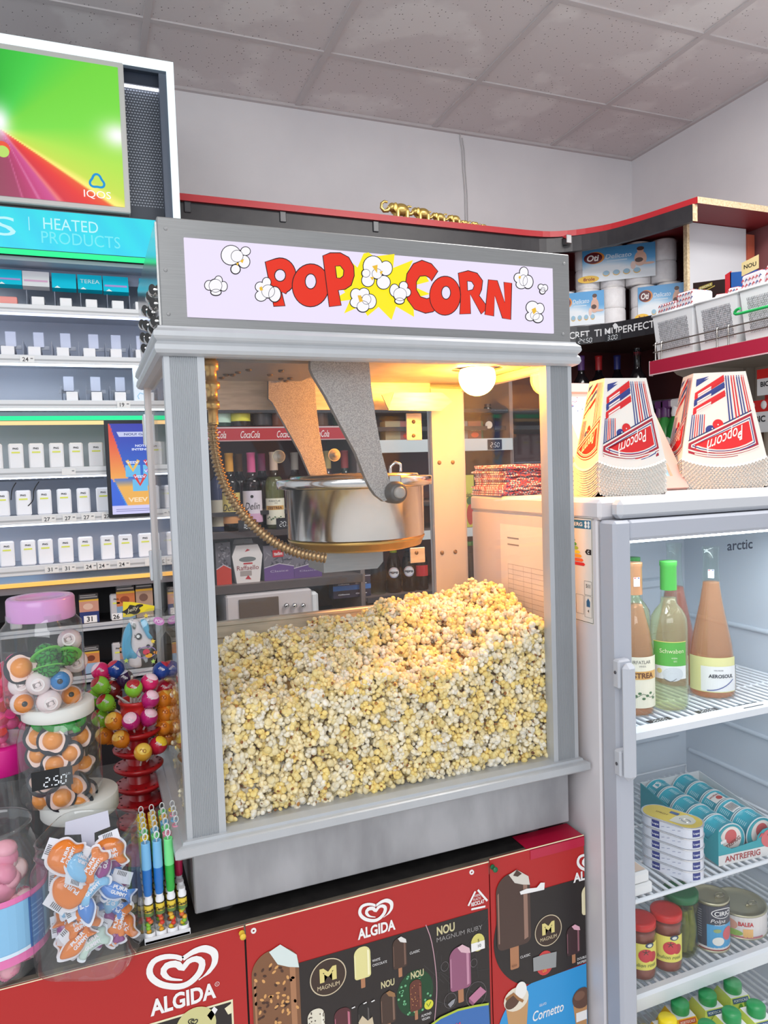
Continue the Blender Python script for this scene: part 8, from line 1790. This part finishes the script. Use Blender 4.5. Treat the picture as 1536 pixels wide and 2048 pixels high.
for z in (1.56, 1.25): MB().box(1.86, 2.24, .1, .97, z-.02, z, GB_, .001).build('shelf', gd)
wr = MB(); WIR = mat('wire_chrome', (180, 176, 172), .25, .9)
for z in (ZG_+.052, ZG_+.026): wr.tube([(XG-.004, .985, z), (XG-.004, .22, z)], .0026, WIR, 8)
for y in (.975, .945, .70, .655, .42, .40): wr.tube([(XG-.004, y, ZG_-.004), (XG-.004, y, ZG_+.058), (XG+.004, y, ZG_+.060)], .0028, WIR, 8)
wr.tube([(XG-.004, .985, ZG_+.026), (XG+.12, .988, ZG_+.026)], .0026, WIR, 8); wr.build('wire_rail', gd)
BW_ = k((238, 240, 243), .4)
def basket(yf, yn, label):
    """yf far end, yn near end (along y)"""
    z = ZG_+.0005; h = .155; dp = .30; t = thing('basket', label, 'basket', (XG+.16, (yf+yn)/2, z), 'white baskets on the crimson shelf'); m = MB(); tp2 = .012
    def side(p0, p1, q1, q0, cut):   # bottom corners p, top corners q
        V = [p0, p1, q1, q0]
        m.add(V, [(0, 1, 2, 3)], BW_)
    x0, x1 = XG+.006, XG+.006+dp
    B = [(x0+tp2, yf-tp2, z), (x0+tp2, yn+tp2, z), (x1-tp2, yn+tp2, z), (x1-tp2, yf-tp2, z)]; T = [(x0, yf, z+h), (x0, yn, z+h), (x1, yn, z+h), (x1, yf, z+h)]
    for i in range(4): j = (i+1) % 4; side(B[i], B[j], T[j], T[i], 0)
    m.add(B, [(0, 1, 2, 3)], BW_); m.tube([T[0], T[1], T[2], T[3]], .0055, BW_, 8, closed=True)
    # slots: rows of dark slits with the pale bags behind
    Fb = lambda a, b, hh=0: Vector((x0+tp2*(1-b/h)-hh, yf-tp2*(1-b/h)-a, z+b)); Wd = yf-yn
    rw = random.Random(int(yf*1000)); n = 0
    for r_ in range(17):
        b = .022+r_*.0062
        for c_ in range(26):
            a = .022+(Wd-.048)*(c_+.5*(r_ % 2))/26.5
            m.poly(Fb, [(a, b), (a+.0022, b+.0005), (a+.0022, b+.0085), (a, b+.0075)], k((150, 148, 156), .6) if rw.random() < .6 else k((100, 98, 106), .6), .0006)
    m.build('body', t); return t
basket(.998, .812, 'white slotted plastic basket, farthest on the crimson shelf'); basket(.800, .632, 'white slotted plastic basket in the middle of the crimson shelf'); basket(.620, .42, 'white slotted plastic basket nearest the camera, behind the green rod')
def bagpack(y0, y1, zt_, tilt, label, x0=XG+.02, sc=1):
    Mx = Matrix.Translation((x0, y0, ZG_+.08)) @ Matrix.Rotation(tilt, 4, 'X'); m = MB(); w = y0-y1; H = zt_-(ZG_+.08); SW = k((230, 224, 228), .6)
    m.box(0, .09, -w, 0, 0, H, SW, .006, Mx)
    F_ = lambda a, b, hh=0: Mx @ Vector((-hh, -a, b)); n = max(4, int(w/.011))
    for i in range(n):
        for j in range(max(1, int(H/.016))):
            a, b = w*(i+.15)/n, .004+j*.016; m.poly(F_, [(a, b), (a+w/n*.45, b+.006), (a+w/n*.9, b+.0045), (a+w/n*.45, b+.012), (a, b+.006)], k(((196, 84, 92), (96, 104, 150))[(i+j) % 2 if i % 3 else 0], .6), .0006)
    for i in range(6): m.box(.012*i+.006, .012*i+.009, -w+.004, -.004, H-.002, H+.0012, k(((206, 90, 96), (110, 116, 160))[i % 2], .6), 0, Mx)
    return tag(m.build('paper_bag_bundle', origin=(x0+.04, (y0+y1)/2, ZG_+.08)), label, 'paper bags', 'striped bag bundles in the baskets')
bagpack(.985, .900, 2.105, 0, 'bundle of striped paper bags at the far end of the first basket'); bagpack(.898, .822, 2.125, 0, 'bundle of striped paper bags right of it in the first basket')
bagpack(.745, .695, 2.085, .12, 'bundle of striped paper bags leaning left in the middle basket'); bagpack(.690, .645, 2.092, .08, 'bundle of striped paper bags leaning at the right of the middle basket')
bagpack(.622, .545, 2.115, -.05, 'bundle of red and blue striped bags at the left of the near basket'); bagpack(.540, .455, 2.125, 0, 'bundle of striped bags at the right photo edge in the near basket')
# promo cards behind the baskets
def card(u0, v0, u1, v1, c, label, x=XG+.22, deco=None):
    q = [at(u, v, x=x) for u, v in ((u0, v1), (u1, v1-10), (u1, v0-8), (u0, v0))]; m = MB(); F_ = lambda a, b, hh=0: Vector((x-hh, -a, b)); pts = [(-p.y, p.z) for p in q]; m.prism([(pts[0][0], ZG_+.0008), (pts[1][0], ZG_+.0008)]+pts[2:], -.002, 0, c, F_)
    if deco: deco(m, F_, pts)
    return tag(m.build('promo_card', origin=(x, sum(p.y for p in q)/4, ZG_+.0008)), label, 'card', None)
def nou(m, F_, pts):
    (a0, b0), (a1, b1) = pts[0], pts[2]; w, hh = a1-a0, b1-b0; m.poly(F_, [(a0+w*.18, b0+hh*.5), (a0+w*.62, b0+hh*.62), (a0+w*.62, b0+hh*1.12), (a0+w*.20, b0+hh*1.0)], k((176, 160, 80), .35), .0008); m.text(F_, 'NOU', a0+w*.41, b0+hh*.82, hh*.24, k((236, 230, 200)), .0014, w*.34, bold=.02, rot=.06); m.rib(F_, [(a0+w*.2, b0+hh*.4), (a0+w*.45, b0+hh*.25), (a0+w*.7, b0+hh*.5)], .004, k((190, 170, 90), .35), .001)
card(1386, 566, 1450, 592, k((52, 38, 36), .4), 'dark brown card with gold NOU tag behind the middle basket', deco=nou)
card(1450, 550, 1462, 580, k((206, 50, 60), .4), 'narrow red card between the dark and blue cards'); card(1460, 545, 1545, 572, k((50, 100, 176), .4), 'blue card with yellow NOU tag behind the near basket', deco=lambda m, F_, pts: (m.poly(F_, [(pts[0][0]+.05, pts[0][1]+.02), (pts[0][0]+.12, pts[0][1]+.03), (pts[0][0]+.12, pts[0][1]+.075), (pts[0][0]+.05, pts[0][1]+.065)], k((226, 206, 150), .4), .0008), m.text(F_, 'NOU', pts[0][0]+.085, pts[0][1]+.048, .014, BLACK, .0012, .05, bold=.02)))
gr = MB(); pts = [at(u, v, x=XG-.012) for u, v in ((1540, 612), (1500, 622), (1475, 628), (1469, 626), (1474, 619), (1480, 617))]; gr.tube(resample(pts, 24), .0045, k((44, 180, 96), .35), 10)
tag(gr.build('green_rod', origin=pts[2]), 'bright green bent plastic rod hanging in front of the near basket', 'rod')
# packs and bottles under the gondola shelf
for i, (u0, u1, v0, v1, lb) in enumerate(((1514, 1560, 740, 786, 'red and white blister pack at the right edge, uppermost'), (1500, 1560, 803, 862, 'red and white blister pack at the right edge, lower left'), (1530, 1580, 790, 850, 'red and white blister pack at the far right edge'))):
    x = 1.90+.02*i; p0, p1 = at(u0, v0, x=x), at(u1, v1, x=x); F_ = lambda a, b, hh=0, x=x: Vector((x-hh, -a, b)); m = MB(); a0, a1, b0, b1 = -p0.y, -p1.y, p1.z, p0.z; m.prism([(a0, b0), (a1, b0), (a1, b1), (a0, b1)], -.01, 0, k((222, 222, 222), .4), F_)
    m.rect(F_, a0, b1-(b1-b0)*.36, a1, b1, k((206, 36, 32), .4), .0006); m.text(F_, 'BIC', a0+(a1-a0)*.35, b0+(b1-b0)*.42, (b1-b0)*.2, k((40, 40, 44)), .0008, bold=.03)
    tag(m.build('blister_pack', origin=(x, -(a0+a1)/2, b0)), lb, 'pack', 'blister packs at the right edge')
pg = MB().box(1.93, 1.936, .3, .93, 1.70, 1.716, k((70, 66, 66), .4)); 
for i in range(14): pg.ell((1.925, .92-.045*i, 1.722), .012, .014, .016, k((226, 222, 220), .4), 10, 6)
tag(pg.build('hook_rail', origin=(1.93, .6, 1.70)), 'dark rail with white knobs under the basket shelf', 'rail')
SP = [(.026, 0), (.034, .004), (.036, .05), (.033, .11), (.02, .145), (.013, .16)]
for i, (u, v, c, cc_, lb) in enumerate(((1332, 905, (60, 150, 70), (96, 56, 110), 'green bottle with purple spray head behind the pink frame'), (1352, 900, (30, 120, 50), (236, 236, 238), 'green bottle with white pump beside the right popcorn stack'), (1320, 910, (90, 120, 70), (90, 50, 100), 'green bottle with purple head, half hidden by the pink frame'))):
    x, y = 1.93, 0; p = at(u, v, x=1.93); zb = 1.56; t = thing('spray_bottle', lb, 'bottle', (1.93, p.y, zb+.0005), 'spray bottles under the gondola shelf'); MB().lathe(SP, k(c, .2), 22, (1.93, p.y, zb+.0005)).build('bottle', t)
    m = MB().lathe([(.014, .155), (.016, .17), (.013, .185), (.012, .20)], k(cc_, .35), 16, (1.93, p.y, zb)); m.box(1.93-.012, 1.93+.012, p.y-.035, p.y+.018, zb+.19, zb+.222, k(cc_, .35), .006); m.box(1.93-.006, 1.93+.006, p.y-.022, p.y-.012, zb+.155, zb+.19, k(cc_, .35), .003); m.build('spray_head', t)
    m = MB(); f = cyl(1.93, p.y, zb, .0368, PI-.2); m.disc(f, 0, .06, .022, k((230, 232, 226), .4), .0005); m.build('label', t)
for i in range(3):
    y = .86-.06*i; m = MB().lathe([(.022, 0), (.024, .004), (.024, .09), (.016, .10), (.016, .12)], k(((80, 50, 90), (150, 120, 100), (190, 176, 160))[i], .35), 18, (2.06, y, 1.5605)); tag(m.build('jar', origin=(2.06, y, 1.5605)), ('purple tub at the back of the gondola shelf', 'beige tub at the back of the gondola shelf', 'cream tub at the back of the gondola shelf')[i], 'tub')
